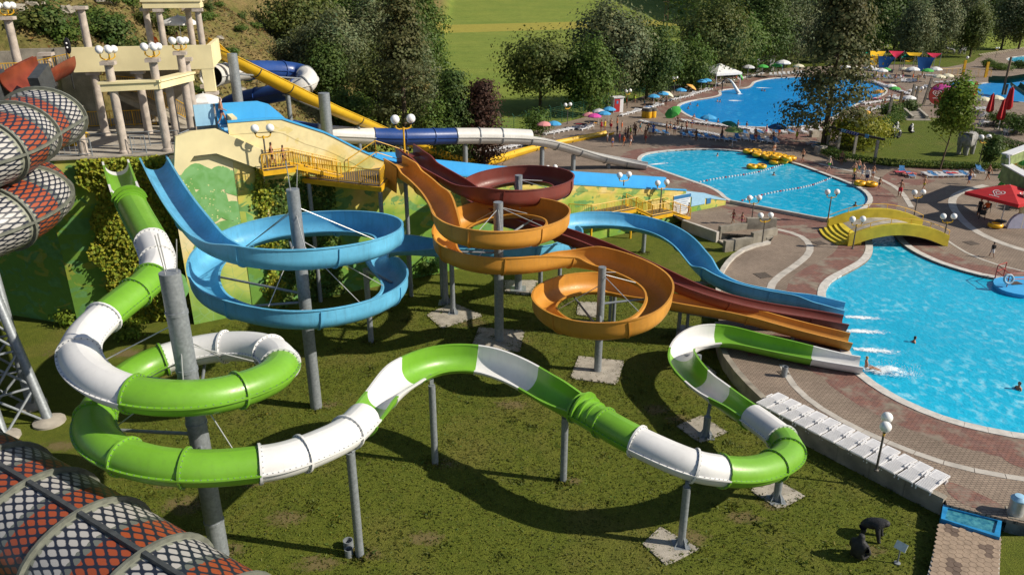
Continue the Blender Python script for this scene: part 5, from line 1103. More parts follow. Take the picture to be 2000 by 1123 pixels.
for px, py, h, rad, mt, lb in ((1050, 262, 3.4, 2.4, 'leaf_green', 'round green shrub against the fence behind pink parasol'), (1735, 232, 2.6, 1.8, 'leaf_green', 'clipped green shrub left of the park steps'), (1770, 222, 2.2, 1.8, 'leaf_dark', 'dark hedge bush beside the park steps wall'), (1930, 132, 1.8, 1.6, 'leaf_green', 'round bush near the yellow fence'), (1955, 137, 1.5, 2.4, 'leaf_green', 'low wide bush right of the round bush by yellow fence'), (1990, 134, 1.8, 2.2, 'leaf_dark', 'dark bush at right edge by the children pool'), (1985, 262, 2.6, 2.2, 'leaf_dark', 'dark hedge mass at right edge behind cafe tables'), (1955, 246, 2.0, 2.2, 'leaf_dark', 'dark hedge bush behind the tall closed red parasol'), (1040, 285, 1.2, 1.0, 'leaf_green', 'small shrub under the fence post near white loungers')):
    lc = P(px, py, 0); tree(tuple(lc), 'round', h, rad, .05, mt, 55, 34, .26, lb, 'shrub', tr=.06, cat='shrub', limbs=2)
for px, py, h, rad, lb in ((830, 536, 1.7, 1.2, 'dark bush at the mural wall foot behind the orange posts'), (425, 588, 1.5, 1.3, 'leafy bush at wall foot below the blue flume'), (140, 632, 1.2, .9, 'small pale bush at the wall foot beside the white tube bend'), (255, 660, 1.0, .8, 'small weed shrub under the green tube near the wall'), (560, 575, 1.6, 1.0, 'light green bush at wall foot inside blue spiral'), (300, 615, 1.2, 1.2, 'low bush at the ivy wall foot')):
    lc = P(px, py, LAWN); tree(tuple(lc), 'round', h, rad, .05, 'leaf_green' if rad > 1.1 else 'leaf_bright', 30, 30, .2, lb, 'shrub', tr=.05, cat='shrub', limbs=2)
# hedges
def hedge(px, h, wd, label, mt='leaf_dark', z=0.0, dens=260):
    pts = resample(smoothpoly(XY(px), 2, False), .25, False); cs = []
    for p_ in pts:
        n = int(dens*.25*h); c = np.stack([p_.x+RNG.uniform(-wd/2, wd/2, n), p_.y+RNG.uniform(-wd/2, wd/2, n), z+h*RNG.random(n)**.6], 1); cs.append(c)
    cs = np.concatenate(cs); c0_ = pts[len(pts)//2]; off = np.array([c0_.x, c0_.y, z]); me = leaves('hedge', cs-off, np.full(len(cs), .2), tints(len(cs), .6, 1.3), mt, flat=.3)
    ob = bpy.data.objects.new('hedge', me); COL.objects.link(ob); ob.location = off; tag(ob, label, 'hedge')
hedge([(1600, 292), (1650, 312), (1700, 322), (1800, 328), (1900, 332), (1960, 334)], .8, .9, 'long clipped hedge along near edge of the elephant lawn', 'leaf_green')
hedge([(1880, 256), (1920, 270), (1970, 286), (2040, 305)], .9, 1.0, 'clipped hedge between elephant lawn and cafe terrace', 'leaf_dark')
hedge([(1720, 262), (1740, 246), (1760, 238)], 1.6, 1.6, 'clipped hedge left of the park steps', 'leaf_green')
# hillside scrub: bushes one can tell apart
protos = []
for i in range(4):
    me = crown_mesh('round', 1.0+.25*i, .95, .0, 22, 40, .19, ['leaf_green', 'leaf_olive', 'leaf_green', 'leaf_dark'][i]); protos.append(me)
for i in range(120):
    px = RNG.uniform(-5, 600) if i < 90 else RNG.uniform(-5, 330); y = RNG.uniform(63, 120) if i < 90 else RNG.uniform(63, 90)
    lc = at_y(px, y)
    if lc.z < 3: continue
    ob = bpy.data.objects.new('hillside_bush', protos[int(RNG.integers(4))]); COL.objects.link(ob); ob.location = lc; ob.rotation_euler.z = RNG.random()*6.28; sc_ = RNG.uniform(.4, 1.0) if i < 90 else RNG.uniform(.6, 1.5); ob.scale = (sc_*1.2, sc_*1.2, sc_)
    tag(ob, 'small bush growing on the dry brown hillside', 'bush', 'bushes on the hillside')
# dry grass tufts on the hillside and rough grass edges: nobody could count them
N = 14000; px = RNG.uniform(-20, 640, N); yy = RNG.uniform(62, 118, N); cs = []
for a_, b2 in zip(px, yy):
    wd = b2*CT+4; x_ = (a_-1000)/FPX*wd; cs.append((x_, b2, hillz(x_, b2)+.1))
me = leaves('dry_grass', cs, np.full(N, .5), tints(N, .5, 1.4, .2), 'leaf_dry', flat=.2, aspect=.35); ob = bpy.data.objects.new('dry_grass', me); COL.objects.link(ob); tag(ob, 'dry brown grass tufts over the hillside', 'grass', kind='stuff')
# shaggy lawn blades in the foreground
N = 90000; gx = RNG.uniform(-19, 20, N); gy = RNG.uniform(17.5, 52, N); keep = np.abs(gx) < 2+gy*.72; gx, gy = gx[keep], gy[keep]
ok_ = np.array([not inpoly(a_, b2, DECK) and b2 < 56.5+.63*a_ for a_, b2 in zip(gx, gy)]); gx, gy = gx[ok_], gy[ok_]; N = len(gx)
ex = []; es = []
for px, py in ((703, 1085), (850, 905), (1100, 940), (430, 1085), (618, 795), (725, 668), (1256, 494), (1055, 576), (1092, 582)):      # longer tufts round the posts
    q_ = P(px, py, LAWN); an = RNG.random(90)*6.28; rr = .2+RNG.random(90)**2*.5; ex.append(np.stack([q_.x+rr*np.cos(an), q_.y+rr*np.sin(an), np.full(90, LAWN+.06)], 1)); es.append(np.full(90, .24))
for ob in bpy.data.objects:
    if ob.name.startswith('concrete_pad'):
        me_ = ob.data; vs_ = [ob.location+v.co for v in me_.vertices]; top_ = [v for v in vs_ if v.z > LAWN]
        for v in top_:
            n_t = 14; ex.append(np.stack([v.x+RNG.normal(0, .1, n_t), v.y+RNG.normal(0, .1, n_t), np.full(n_t, LAWN+.06)], 1)); es.append(np.full(n_t, .15))
for i in range(160):      # weeds and thicker clumps
    cx_, cy_ = RNG.uniform(-17, 18), RNG.uniform(18, 50)
    if not inpoly(cx_, cy_, DECK) and cy_ < 55+.63*cx_: n_t = 22; ex.append(np.stack([cx_+RNG.normal(0, .16, n_t), cy_+RNG.normal(0, .16, n_t), np.full(n_t, LAWN+.05)], 1)); es.append(np.full(n_t, .2))
pts_ = np.concatenate([np.stack([gx, gy, np.full(N, LAWN+.03)], 1)]+ex); szs = np.concatenate([np.full(N, .13)]+es); N2 = len(pts_)
pt_ = .85+.3*np.sin(pts_[:, 0]*.9+1.7*np.sin(pts_[:, 1]*.4))*np.sin(pts_[:, 1]*.7)
leafmat('leaf_lawn', (.118, .140, .021))
me = leaves('grass_blades', pts_, szs, tints(N2, .65, 1.3, .15)*pt_[:, None], 'leaf_lawn', flat=.05, aspect=.3); ob = bpy.data.objects.new('grass_blades', me); COL.objects.link(ob); tag(ob, 'short uneven grass on the lawn under the slides', 'grass', kind='stuff')
# rocks on the slope
me = None
for i, (px, y) in enumerate(((60, 70), (75, 72), (130, 74), (470, 85), (515, 92), (540, 88), (560, 98), (30, 66), (200, 80), (428, 100))):
    lc = at_y(px, y)
    if me is None:
        mb = MB(); mb.sphere((0, 0, 0), .5, 9, 6, (1.3, 1, .7)); mb.v = [(x+random.uniform(-.08, .08), y2+random.uniform(-.08, .08), z+random.uniform(-.08, .08)) for x, y2, z in mb.v]; me = mb.mesh('rock', 'wallconc', 0)
    ob = bpy.data.objects.new('rock', me); COL.objects.link(ob); ob.location = lc; ob.rotation_euler.z = i; ob.scale = (1+.3*(i % 3),)*3; tag(ob, 'pale rock sticking out of the hillside', 'rock', 'rocks on the hillside')
# ------------------------------------------------------------------ lamps
def globe_lamp_proto(post='greypole', single_=False):
    root = thing('globe_lamp', (0, 0, 0), '-', 'lamp')
    mb = MB(); mb.lathe([(.11, 0), (.11, .06), (.055, .1), (.045, 2.0)], 10); mb.build('pole', post, root, local=True)
    if single_:
        mb = MB(); mb.lathe([(.06, 2.0), (.09, 2.12)], 10); mb.build('collar', 'black', root, local=True); mb = MB(); mb.sphere((0, 0, 2.33), .24, 16, 10); mb.build('globe', 'globe', root, local=True); return root
    mb = MB()
    for s_ in (-1, 1): mb.path([(0, 0, 1.95), (s_*.22, 0, 1.93), (s_*.38, 0, 2.0), (s_*.42, 0, 2.16)], .038, 8)
    mb.lathe([(.06, 1.85), (.06, 2.02)], 10); mb.build('bracket', 'ypaint', root, local=True)
    for s_ in (-1, 1):
        mb = MB(); mb.lathe([(.05, 2.14), (.10, 2.26)], 10, (s_*.42, 0, 0)); c_ = mb.build('collar', 'black', root, local=True)
        mb = MB(); mb.sphere((s_*.42, 0, 2.45), .24, 16, 10); mb.build('globe', 'globe', root, local=True)
    return root
lp = globe_lamp_proto(); ly = globe_lamp_proto('ypaint'); l1_ = globe_lamp_proto(single_=True)
LAMPS = [(1711, 919, .12, lp, 62, 'double-globe lamp standing among the near white loungers', 1), (1488, 478, 0, lp, 8, 'double-globe lamp beside the concrete steps', 1), (1467, 440, 0, lp, 5, 'double-globe lamp just behind the one by the concrete steps', 1),
 (1617, 428, .3, lp, 3, 'double-globe lamp at the pool kerb left of yellow bridge', 1), (1665, 486, 0, lp, 5, 'double-globe lamp in front of the yellow bridge steps', 1), (1784, 428, 0, lp, 10, 'double-globe lamp behind the right end of yellow bridge', 1), (1840, 480, 0, lp, 0, 'double-globe lamp at near right end of yellow bridge', 1),
 (1216, 399, 1.9, lp, 20, 'double-globe lamp on the upper landing of lower yellow stair', 1.05), (1289, 413, .95, lp, 20, 'double-globe lamp on the lower landing of lower yellow stair', 1.05), (1108, 243, 0, lp, 40, 'fence lamp behind the pink and blue parasols', 1.15), (1225, 212, 0, lp, 40, 'fence lamp right of the red kiosk', 1.15), (1316, 183, 0, lp, 40, 'fence lamp behind the cream parasol', 1.15),
 (1617, 280, 0, lp, 0, 'double-globe lamp at left end of the wooden pergola', 1.2), (1788, 208, 0, lp, 0, 'double-globe lamp beside the park steps', 1.2), (1912, 320, 0, lp, 15, 'double-globe lamp behind the walking men, by the hedge', 1.25), (1903, 103, 0, lp, 20, 'small far lamp right of the zebras', 1.2), (1981, 94, 0, lp, 20, 'far lamp near the top right staircase', 1.2), (1944, 113, 0, lp, 20, 'far lamp behind the pale lounger row', 1),
 (1395, 152, 0, l1_, 0, 'single globe lamp behind the white pavilion', 1.6), (1884, 140, 0, l1_, 0, 'single globe lamp beside the yellow fence', 1.3), (1864, 86, 0, l1_, 0, 'tiny single globe lamp on the far lawn above zebras', 1)]
def place(proto, loc, rz, label, group=None, scale=None):
    if not proto.get('used'): proto['used'] = 1; proto.location = loc; proto.rotation_euler.z = rz; proto['label'] = label; proto.scale = (scale or 1,)*3; (group and proto.__setitem__('group', group)); return proto
    return dup(proto, loc, rz, label, group, scale=scale)
for px, py, z, pr, rz, lb, sc_ in LAMPS: place(pr, tuple(P(px, py, z)), R(rz), lb, 'globe lamps', sc_)
q_ = P(1077, 328, 2.4); place(lp, (q_.x, q_.y, 0), R(25), 'double-globe lamp peeking over the wide blue slide', 'globe lamps')
q_ = lw(-7.6, -.4); place(ly, (q_.x, q_.y, L2z), R(20), 'all-yellow double-globe lamp behind the flume starts', 'globe lamps', 1.3)
q_ = lw(-15.75, -1.25); place(lp, (q_.x, q_.y, L1z), R(15), 'double-globe lamp on the top landing of the yellow stair', 'globe lamps', 1.05)
# globe clusters on the column tops
def cluster(loc, label, n=5):
    root = thing('globe_cluster', loc, label, 'lamp', 'globe clusters on columns'); mb = MB()
    for i in range(n):
        an = i*2*math.pi/n+.5; x, y = .42*math.cos(an), .42*math.sin(an); mb.path([(0, 0, .05), (x*.6, y*.6, .08), (x, y, .2), (x, y, .38)], .035, 6)
    mb.build('bracket', 'ypaint', root, local=True)
    for i in range(n): an = i*2*math.pi/n+.5; mb = MB(); mb.sphere((.42*math.cos(an), .42*math.sin(an), .62), .22, 14, 9); mb.build('globe', 'globe', root, local=True)
for i, lb in ((1, 'five white globes on the left colonnade column'), (2, 'five white globes on the middle colonnade column'), (3, 'five white globes on the rear colonnade column')): q_, z1 = FCP[i]; cluster((q_.x, q_.y, z1), lb)
q_ = YW(26, 85, 8); cluster((q_.x, q_.y, 17.7), 'white globes on the far left terrace column')

# ------------------------------------------------------------------ loungers
def lounger_proto(mt_l, mt_f='plastic', back=.0):
    root = thing('sun_lounger', (0, 0, 0), '-', 'sun lounger'); L, Wd, z = 1.74, .60, .28
    mb = MB()
    for s_ in (-1, 1): mb.bar((-L/2, s_*Wd/2, z-.03), (L/2, s_*Wd/2, z-.03), .05, .07)
    for x in (-L/2, L/2): mb.bar((x, -Wd/2, z-.03), (x, Wd/2, z-.03), .05, .06)
    mb.build('frame', mt_f, root, local=True, smooth=0)
    for x in (-L/2+.22, L/2-.22):
        for s_ in (-1, 1):
            mb = MB(); mb.bar((x-.1, s_*Wd/2, 0), (x, s_*Wd/2, z-.05), .05, .06); mb.bar((x+.1, s_*Wd/2, 0), (x, s_*Wd/2, z-.05), .05, .06); mb.build('leg', mt_f, root, local=True, smooth=0)
    mb = MB(); n = 11; xs2 = np.linspace(-L/2+.04, .12, n)
    for x in xs2: mb.box((x, 0, z+.012), (.055, Wd-.06, .02))
    for s_ in (-1, 1): mb.bar((-.12, s_*Wd/2, z+.09), (.34, s_*Wd/2, z+.09), .05, .03); mb.bar((-.1, s_*Wd/2, z), (-.1, s_*Wd/2, z+.09), .04, .04); mb.bar((.32, s_*Wd/2, z), (.32, s_*Wd/2, z+.09), .04, .04)
    mb.build('seat_slats', mt_l, root, local=True, smooth=0, kind='stuff')
    mb = MB(); ca, sa = math.cos(back), math.sin(back)
    for j in range(9):
        d = .05+j*.075; mb.box((0, 0, 0), (.055, Wd-.08, .02), M4=Matrix.Translation((.14+d*ca, 0, z+.014+d*sa)) @ Matrix.Rotation(-back, 4, 'Y'))
    for s_ in (-1, 1): mb.bar((.14, s_*(Wd/2-.06), z+.012), (.14+.7*ca, s_*(Wd/2-.06), z+.012+.7*sa), .04, .04)
    mb.build('backrest', mt_l, root, local=True, smooth=0); return root
LG = {'w': lounger_proto('plastic'), 'u': lounger_proto('plastic', back=.55), 'b': lounger_proto('bluefab', back=.15), 'v': lounger_proto('bluefab', back=.6)}
M['tanplastic'] = mat('tan_lounger', (.52, .45, .34), .5, .08, 4); LG['t'] = lounger_proto('tanplastic', 'tanplastic', .3)
def lrow(a_, b2, n, head, what, kinds='w', z=.0, jit=.0):
    A_, B_ = P(*a_, z+.3), P(*b2, z+.3)
    for i in range(n):
        p_ = A_.lerp(B_, i/max(1, n-1)); kd = kinds[i % len(kinds)]
        nm = {'w': 'flat white', 'u': 'white raised-back', 'b': 'blue', 'v': 'blue raised-back', 't': 'tan'}[kd]
        place(LG[kd], (p_.x, p_.y, z), R(head+RNG.normal(0, 2+jit)), nm+' lounger, '+(ORD[i]+' from left ' if n > 1 else '')+what, 'sun loungers')
A_, B_ = P(1512, 782, .3), P(1822, 936, .3); hd = math.degrees(math.atan2((B_-A_).y, (B_-A_).x))+90
lrow((1509, 780), (1822, 936), 12, hd, 'on the deck above the retaining wall', 'w')
lrow((1072, 259), (1128, 247), 7, 30, 'in the row under the fence lamp by pink parasol', 'w'); lrow((1140, 250), (1152, 246), 2, 60, 'beside the row under the fence lamp', 'u', jit=8); lrow((955, 293), (1008, 283), 6, 30, 'in the row behind the white chute', 'w')
lrow((1217, 223), (1290, 203), 8, 55, 'in the fence row right of the red kiosk', 'wwuw'); lrow((1302, 196), (1348, 186), 6, 55, 'in the fence row by cream parasol', 'w'); lrow((1352, 183), (1386, 174), 5, 55, 'in the fence row by the orange parasol', 'uww')
lrow((1402, 163), (1448, 152), 6, 55, 'in front of the white pavilion', 'wuw'); lrow((1452, 151), (1488, 143), 5, 55, 'beside the tilted green parasol', 'w'); lrow((1506, 146), (1566, 142), 8, 80, 'on the far pool side left of the tall pine', 'u')
lrow((1256, 236), (1400, 262), 17, 118, 'in the long front row between the pools', 'w'); lrow((1335, 234), (1478, 252), 15, 112, 'in the long back row by the far pool edge', 'w')
lrow((1284, 256), (1300, 258), 2, 100, 'at left end of shaded blue row', 'b'); lrow((1335, 262), (1430, 272), 7, 100, 'in the shaded blue row by crowd', 'bv', jit=6); lrow((1440, 268), (1515, 275), 6, 95, 'in the shaded row under dark blue parasol', 'vuv', jit=6); lrow((1455, 258), (1545, 256), 7, 90, 'in the shaded rear row under dark blue parasol', 'bu')
lrow((1570, 256), (1600, 252), 3, 90, 'in the pine shade beside the far pool', 'u'); lrow((1588, 278), (1600, 284), 2, 175, 'beside the planter under the pine', 'vb')
lrow((1706, 158), (1773, 182), 18, 60, 'in the dense diagonal row right of far pool', 'w'); lrow((1706, 151), (1762, 151), 6, 85, 'in the row under the white parasols', 'vu'); lrow((1763, 158), (1790, 158), 5, 70, 'in the small row below the blue sail', 'u')
lrow((1692, 201), (1738, 194), 6, 40, 'at the near right tip of far pool', 'w'); lrow((1695, 214), (1735, 207), 6, 40, 'near the orange parasol by the bamboo', 'uw'); lrow((1830, 160), (1895, 157), 8, 60, 'behind the round red sign', 'w'); lrow((1884, 214), (1925, 210), 6, 90, 'on the terrace behind the closed red parasols', 'w')
lrow((1811, 339), (1893, 338), 9, 88, 'in the row along the elephant lawn hedge', 'wbw'); lrow((1762, 333), (1762, 333), 1, 70, 'with red towel left of the hedge row', 'v'); lrow((1778, 340), (1778, 340), 1, 80, 'with striped towel left of the hedge row', 'b'); lrow((1914, 331), (1914, 331), 1, 85, 'alone right of the hedge row', 'v')
lrow((1640, 147), (1690, 149), 7, 85, 'on the far shore right of the tall pine', 'uw'); lrow((1780, 176), (1812, 168), 5, 40, 'behind the park steps lamp', 'wu'); lrow((1800, 146), (1830, 147), 5, 80, 'right of the right blue sail', 'w'); lrow((1855, 178), (1880, 190), 5, 60, 'between round sign and red parasols', 'w'); lrow((1740, 188), (1768, 196), 6, 50, 'below the green and white parasols', 'wu'); lrow((1648, 232), (1690, 228), 6, 60, 'behind the bamboo thicket', 'uw')
lrow((1917, 108), (2005, 94), 22, 100, 'in the long tan row by the upper pool', 't')
# towels lying on some loungers
for i, (px, py, c_, lb) in enumerate(((1760, 335, (.45, .05, .08), 'red towel on the leftmost hedge-side lounger'), (1777, 338, (.55, .12, .10), 'red and blue beach towel left of the hedge row'), (1858, 337, (.5, .03, .04), 'red bag on the lounger row by the hedge'), (1310, 226, (.75, .04, .20), 'hot pink air mattress between the pools'), (1157, 240, (.65, .28, .03), 'orange towel under the magenta parasol'), (1133, 242, (.25, .02, .03), 'dark red towel near the blue parasol'), (1266, 208, (.04, .2, .5), 'blue towel on a fence-row lounger'), (1330, 186, (.6, .5, .1), 'yellow towel under the blue fence parasol'), (1713, 192, (.7, .08, .2), 'pink towel at the far pool tip'), (1752, 196, (.65, .6, .05), 'yellow towel by the far pool tip'))):
    p_ = P(px, py, .38); mb = MB(); n = 8
    vs = [(p_.x+(a2/n-.5)*1.3, p_.y+(b3/4-.5)*.6, .36+.02*math.sin(a2*1.7+b3)) for a2 in range(n+1) for b3 in range(5)]
    fs = [(a2*5+b3, a2*5+5+b3, a2*5+6+b3, a2*5+b3+1) for a2 in range(n) for b3 in range(4)]; mb.add(vs, fs); mb.add([(x, y, z-.05) for x, y, z in vs], [f[::-1] for f in fs]); single(mb, 'towel' if 'bag' not in lb and 'mattress' not in lb else ('bag' if 'bag' in lb else 'air_mattress'), mat('towel%d' % i, c_, .9, .3, 9), (p_.x, p_.y, .33), lb, 'towel' if 'towel' in lb else 'beach item')

# ------------------------------------------------------------------ parasols
UC = {'blue': (.05, .30, .58), 'pink': (.62, .25, .25), 'magenta': (.55, .06, .30), 'white': (.66, .66, .66), 'cream': (.62, .58, .42), 'orange': (.70, .36, .08), 'green': (.06, .36, .06), 'dkblue': (.02, .10, .25), 'grey': (.50, .50, .52), 'red': (.45, .015, .02), 'dkgreen': (.02, .16, .08), 'olive': (.16, .24, .06)}
for k_, c_ in UC.items(): M['um_'+k_] = mat('parasol_'+k_, c_, .75, .1, 2.5)
UP = {}
def parasol_proto(c):
    root = thing('parasol', (0, 0, 0), '-', 'parasol'); mb = MB(); n = 8; vs = [(0, 0, 2.3)]
    for rr, zz in ((.45, 2.2), (.8, 2.05), (1.0, 1.9), (1.0, 1.8)): vs += [(rr*math.cos(2*math.pi*(i+.5)/16)*(1 if i % 2 else .955), rr*math.sin(2*math.pi*(i+.5)/16)*(1 if i % 2 else .955), zz-(0 if i % 2 else .015)) for i in range(16)]
    fs = [(0, 1+i, 1+(i+1) % 16) for i in range(16)]+[(1+j*16+i, 1+(j+1)*16+i, 1+(j+1)*16+(i+1) % 16, 1+j*16+(i+1) % 16) for j in range(3) for i in range(16)]
    mb.add(vs, fs); mb.build('canopy', 'um_'+c, root, local=True, smooth=20)
    mb = MB(); mb.tube((0, 0, 0), (0, 0, 2.38), .022, .022, 8); mb.build('pole', 'plastic', root, local=True)
    mb = MB()
    for i in range(8): an = 2*math.pi*(i+.5)/8; mb.tube((0, 0, 1.75), (.7*math.cos(an), .7*math.sin(an), 2.06), .008, .008, 4, False)
    mb.build('ribs', 'cable', root, local=True, smooth=0, kind='stuff')
    mb = MB(); mb.lathe([(.22, 0), (.22, .06), (.05, .12)], 12); mb.build('base', 'wallconc', root, local=True); return root
def parasol(px, py, c, label, tilt=0, td=0, sc_=1.0, z0=0.0, loc=None):
    if c not in UP: UP[c] = parasol_proto(c)
    p_ = P(px, py, z0+2.05*sc_) if loc is None else loc; pr = place(UP[c], (p_.x, p_.y, z0), RNG.random()*.8, label, 'parasols', sc_)
    pr.rotation_euler = (0, R(tilt), R(td))
    if tilt: pr.location = (p_.x-math.sin(R(tilt))*2*math.cos(R(td)), p_.y-math.sin(R(tilt))*2*math.sin(R(td)), z0+.05)
for px, py, c, lb, *ex in ((1063, 241, 'pink', 'pink parasol at left end of the fence row'), (1082, 240, 'blue', 'blue parasol right beside the pink one'), (1151, 223, 'pink', 'reddish pink parasol behind the magenta one'), (1161, 225, 'magenta', 'magenta parasol left of the grey-white one'), (1170, 216, 'grey', 'grey-white parasol near the red kiosk'), (1180, 220, 'blue', 'blue parasol partly hidden by grey-white one'), (1190, 212, 'blue', 'blue parasol in front of the red kiosk'),
  (1277, 187, 'blue', 'first blue parasol right of second fence lamp'), (1295, 182, 'blue', 'blue parasol left of the cream one'), (1306, 181, 'cream', 'cream parasol in the fence row', 25, 0), (1330, 175, 'blue', 'blue parasol behind the third fence lamp'), (1351, 167, 'orange', 'tilted orange parasol in the fence row', 28, 0), (1371, 158, 'blue', 'blue parasol left of the white pavilion'), (1380, 156, 'blue', 'blue parasol touching the white pavilion'), (1433, 143, 'white', 'white parasol right of the pavilion'), (1447, 142, 'green', 'strongly tilted green parasol right of the pavilion', 50, 0), (1462, 130, 'grey', 'pale parasol above the far end of fence row', 0, 0, 1.3), (1490, 129, 'green', 'green parasol in front of the grey banner hut', 0, 0, 1.2), (1517, 127, 'green', 'green parasol on the far lawn edge', 0, 0, 1.2), (1530, 121, 'white', 'big white parasol on the far lawn edge', 0, 0, 1.6),
  (1317, 210, 'green', 'green parasol tilted towards camera at the pool corner', 38, 215, 1.25), (1384, 228, 'blue', 'light blue parasol at near edge of far pool', 0, 0, 1.1), (1426, 241, 'dkgreen', 'dark green parasol at near edge of far pool', 12, 0, 1.1), (1434, 252, 'olive', 'olive green parasol standing lowest by the far pool', 0, 0, 1.15), (1519, 246, 'dkblue', 'dark blue parasol in the shade before the far pool', 0, 0, 1.2), (1715, 178, 'orange', 'orange parasol leaning over right tip of far pool', 15, 180), (1688, 218, 'orange', 'orange parasol beside the bamboo'), (1740, 167, 'white', 'white parasol on the dense lounger row'), (1748, 172, 'green', 'green parasol on the dense lounger row'),
  (1652, 131, 'white', 'white parasol right of the pine on the far shore', 0, 0, 1.3), (1672, 133, 'cream', 'cream parasol on the far shore behind the pine boughs', 0, 0, 1.3), (1812, 137, 'green', 'pale green parasol right under the right blue sail', 0, 0, 1.2), (1828, 134, 'white', 'white parasol right of the right blue sail', 0, 0, 1.3), (1868, 165, 'blue', 'blue parasol between magenta parasol and red ones', 0, 0, 1.3), (1895, 162, 'green', 'green parasol left of the right blue pool', 0, 0, 1.2), (1776, 190, 'white', 'white parasol left of the park steps pillars', 0, 0, 1.1), (1560, 128, 'cream', 'cream parasol on the far lawn left of pine', 0, 0, 1.2), (1698, 131, 'grey', 'grey-white parasol under the left blue sail', 0, 0, 1.25), (1709, 135, 'white', 'white parasol under the left blue sail', 0, 0, 1.1), (1723, 137, 'white', 'white parasol right below the left blue sail', 0, 0, 1.2), (1731, 135, 'green', 'green parasol right below the left blue sail', 0, 0, 1.0), (1766, 134, 'cream', 'cream parasol between the two blue sails', 0, 0, 1.0), (1783, 134, 'white', 'white parasol left of the right blue sail', 0, 0, 1.4), (1835, 149, 'cream', 'cream parasol on the far terrace edge', 0, 0, 1.2), (1851, 147, 'cream', 'second cream parasol on the far terrace edge', 0, 0, 1.2), (1846, 170, 'magenta', 'large magenta parasol behind the round red sign', 0, 0, 1.8), (1922, 193, 'cream', 'cream parasol by the right blue pool', 0, 0, 1.2), (1946, 190, 'cream', 'second cream parasol by the right blue pool', 0, 0, 1.2)):
    parasol(px, py, c, lb, *ex)
q_ = YW(398, 193, 6.2); parasol(0, 0, 'white', 'white parasol over the lime-shirted guard on the tower platform', loc=Vector((q_.x, q_.y, 0)), z0=10.1, sc_=1.15)
q_ = YW(350, 48, VD+3.2); parasol(0, 0, 'white', 'white parasol on the upper tower deck', loc=Vector((q_.x, q_.y, 0)), z0=ZD, sc_=1.2)
# closed red parasols
cp = thing('closed_parasol', (0, 0, 0), '-', 'parasol'); mb = MB(); vs = []
prof = [(.03, 3.3), (.16, 3.1), (.2, 2.6), (.27, 2.0), (.33, 1.4), (.22, 1.1), (.05, 1.05)]
for rr, zz in prof: vs += [(rr*(1+.35*math.cos(5*2*math.pi*i/20))*math.cos(2*math.pi*i/20), rr*(1+.35*math.cos(5*2*math.pi*i/20))*math.sin(2*math.pi*i/20), zz) for i in range(20)]
mb.add(vs, [(j*20+i, j*20+(i+1) % 20, (j+1)*20+(i+1) % 20, (j+1)*20+i) for j in range(len(prof)-1) for i in range(20)]); mb.build('folded_canopy', 'um_red', cp, local=True, smooth=60)
mb = MB(); mb.tube((0, 0, 0), (0, 0, 3.4), .035, .035, 8); mb.build('pole', 'plastic', cp, local=True); mb = MB(); mb.lathe([(.35, 0), (.35, .08), (.06, .15)], 12); mb.build('base', 'wallconc', cp, local=True)
for px, py, sc_, lb in ((1880, 207, 1.15, 'closed red parasol leaning just right of the young tree'), (1898, 204, 1.15, 'closed red parasol left of the right blue pool'), (1928, 238, 1.25, 'closed red parasol standing lowest left at the cafe'), (1949, 254, 1.3, 'closed red parasol in front of the dark hedge'), (1962, 236, 1.5, 'tallest closed red parasol behind the cafe tables')): place(cp, tuple(P(px, py, 0)), R(px % 7*30), lb, 'closed red parasols', sc_)
# white pavilion
c = P(1402, 168, 0); pv = thing('pavilion', tuple(c), 'white pyramid-roofed fabric pavilion by the far pool', 'pavilion'); s_ = 3.1
mb = MB(); mb.add([(0, 0, 4.3)]+[(s_*a, s_*b2, 2.75) for a, b2 in ((-1, -1), (1, -1), (1, 1), (-1, 1))]+[(s_*a, s_*b2, 2.35) for a, b2 in ((-1, -1), (1, -1), (1, 1), (-1, 1))], [(0, 1, 2), (0, 2, 3), (0, 3, 4), (0, 4, 1), (1, 5, 6, 2), (2, 6, 7, 3), (3, 7, 8, 4), (4, 8, 5, 1)]); mb.build('canopy', 'um_white', pv, local=True, smooth=0)
for a, b2 in ((-1, -1), (1, -1), (1, 1), (-1, 1)): mb = MB(); mb.tube((a*2.95, b2*2.95, 0), (a*2.95, b2*2.95, 2.7), .05, .05, 8); mb.build('post', 'plastic', pv, local=True)
pv.rotation_euler.z = R(25)

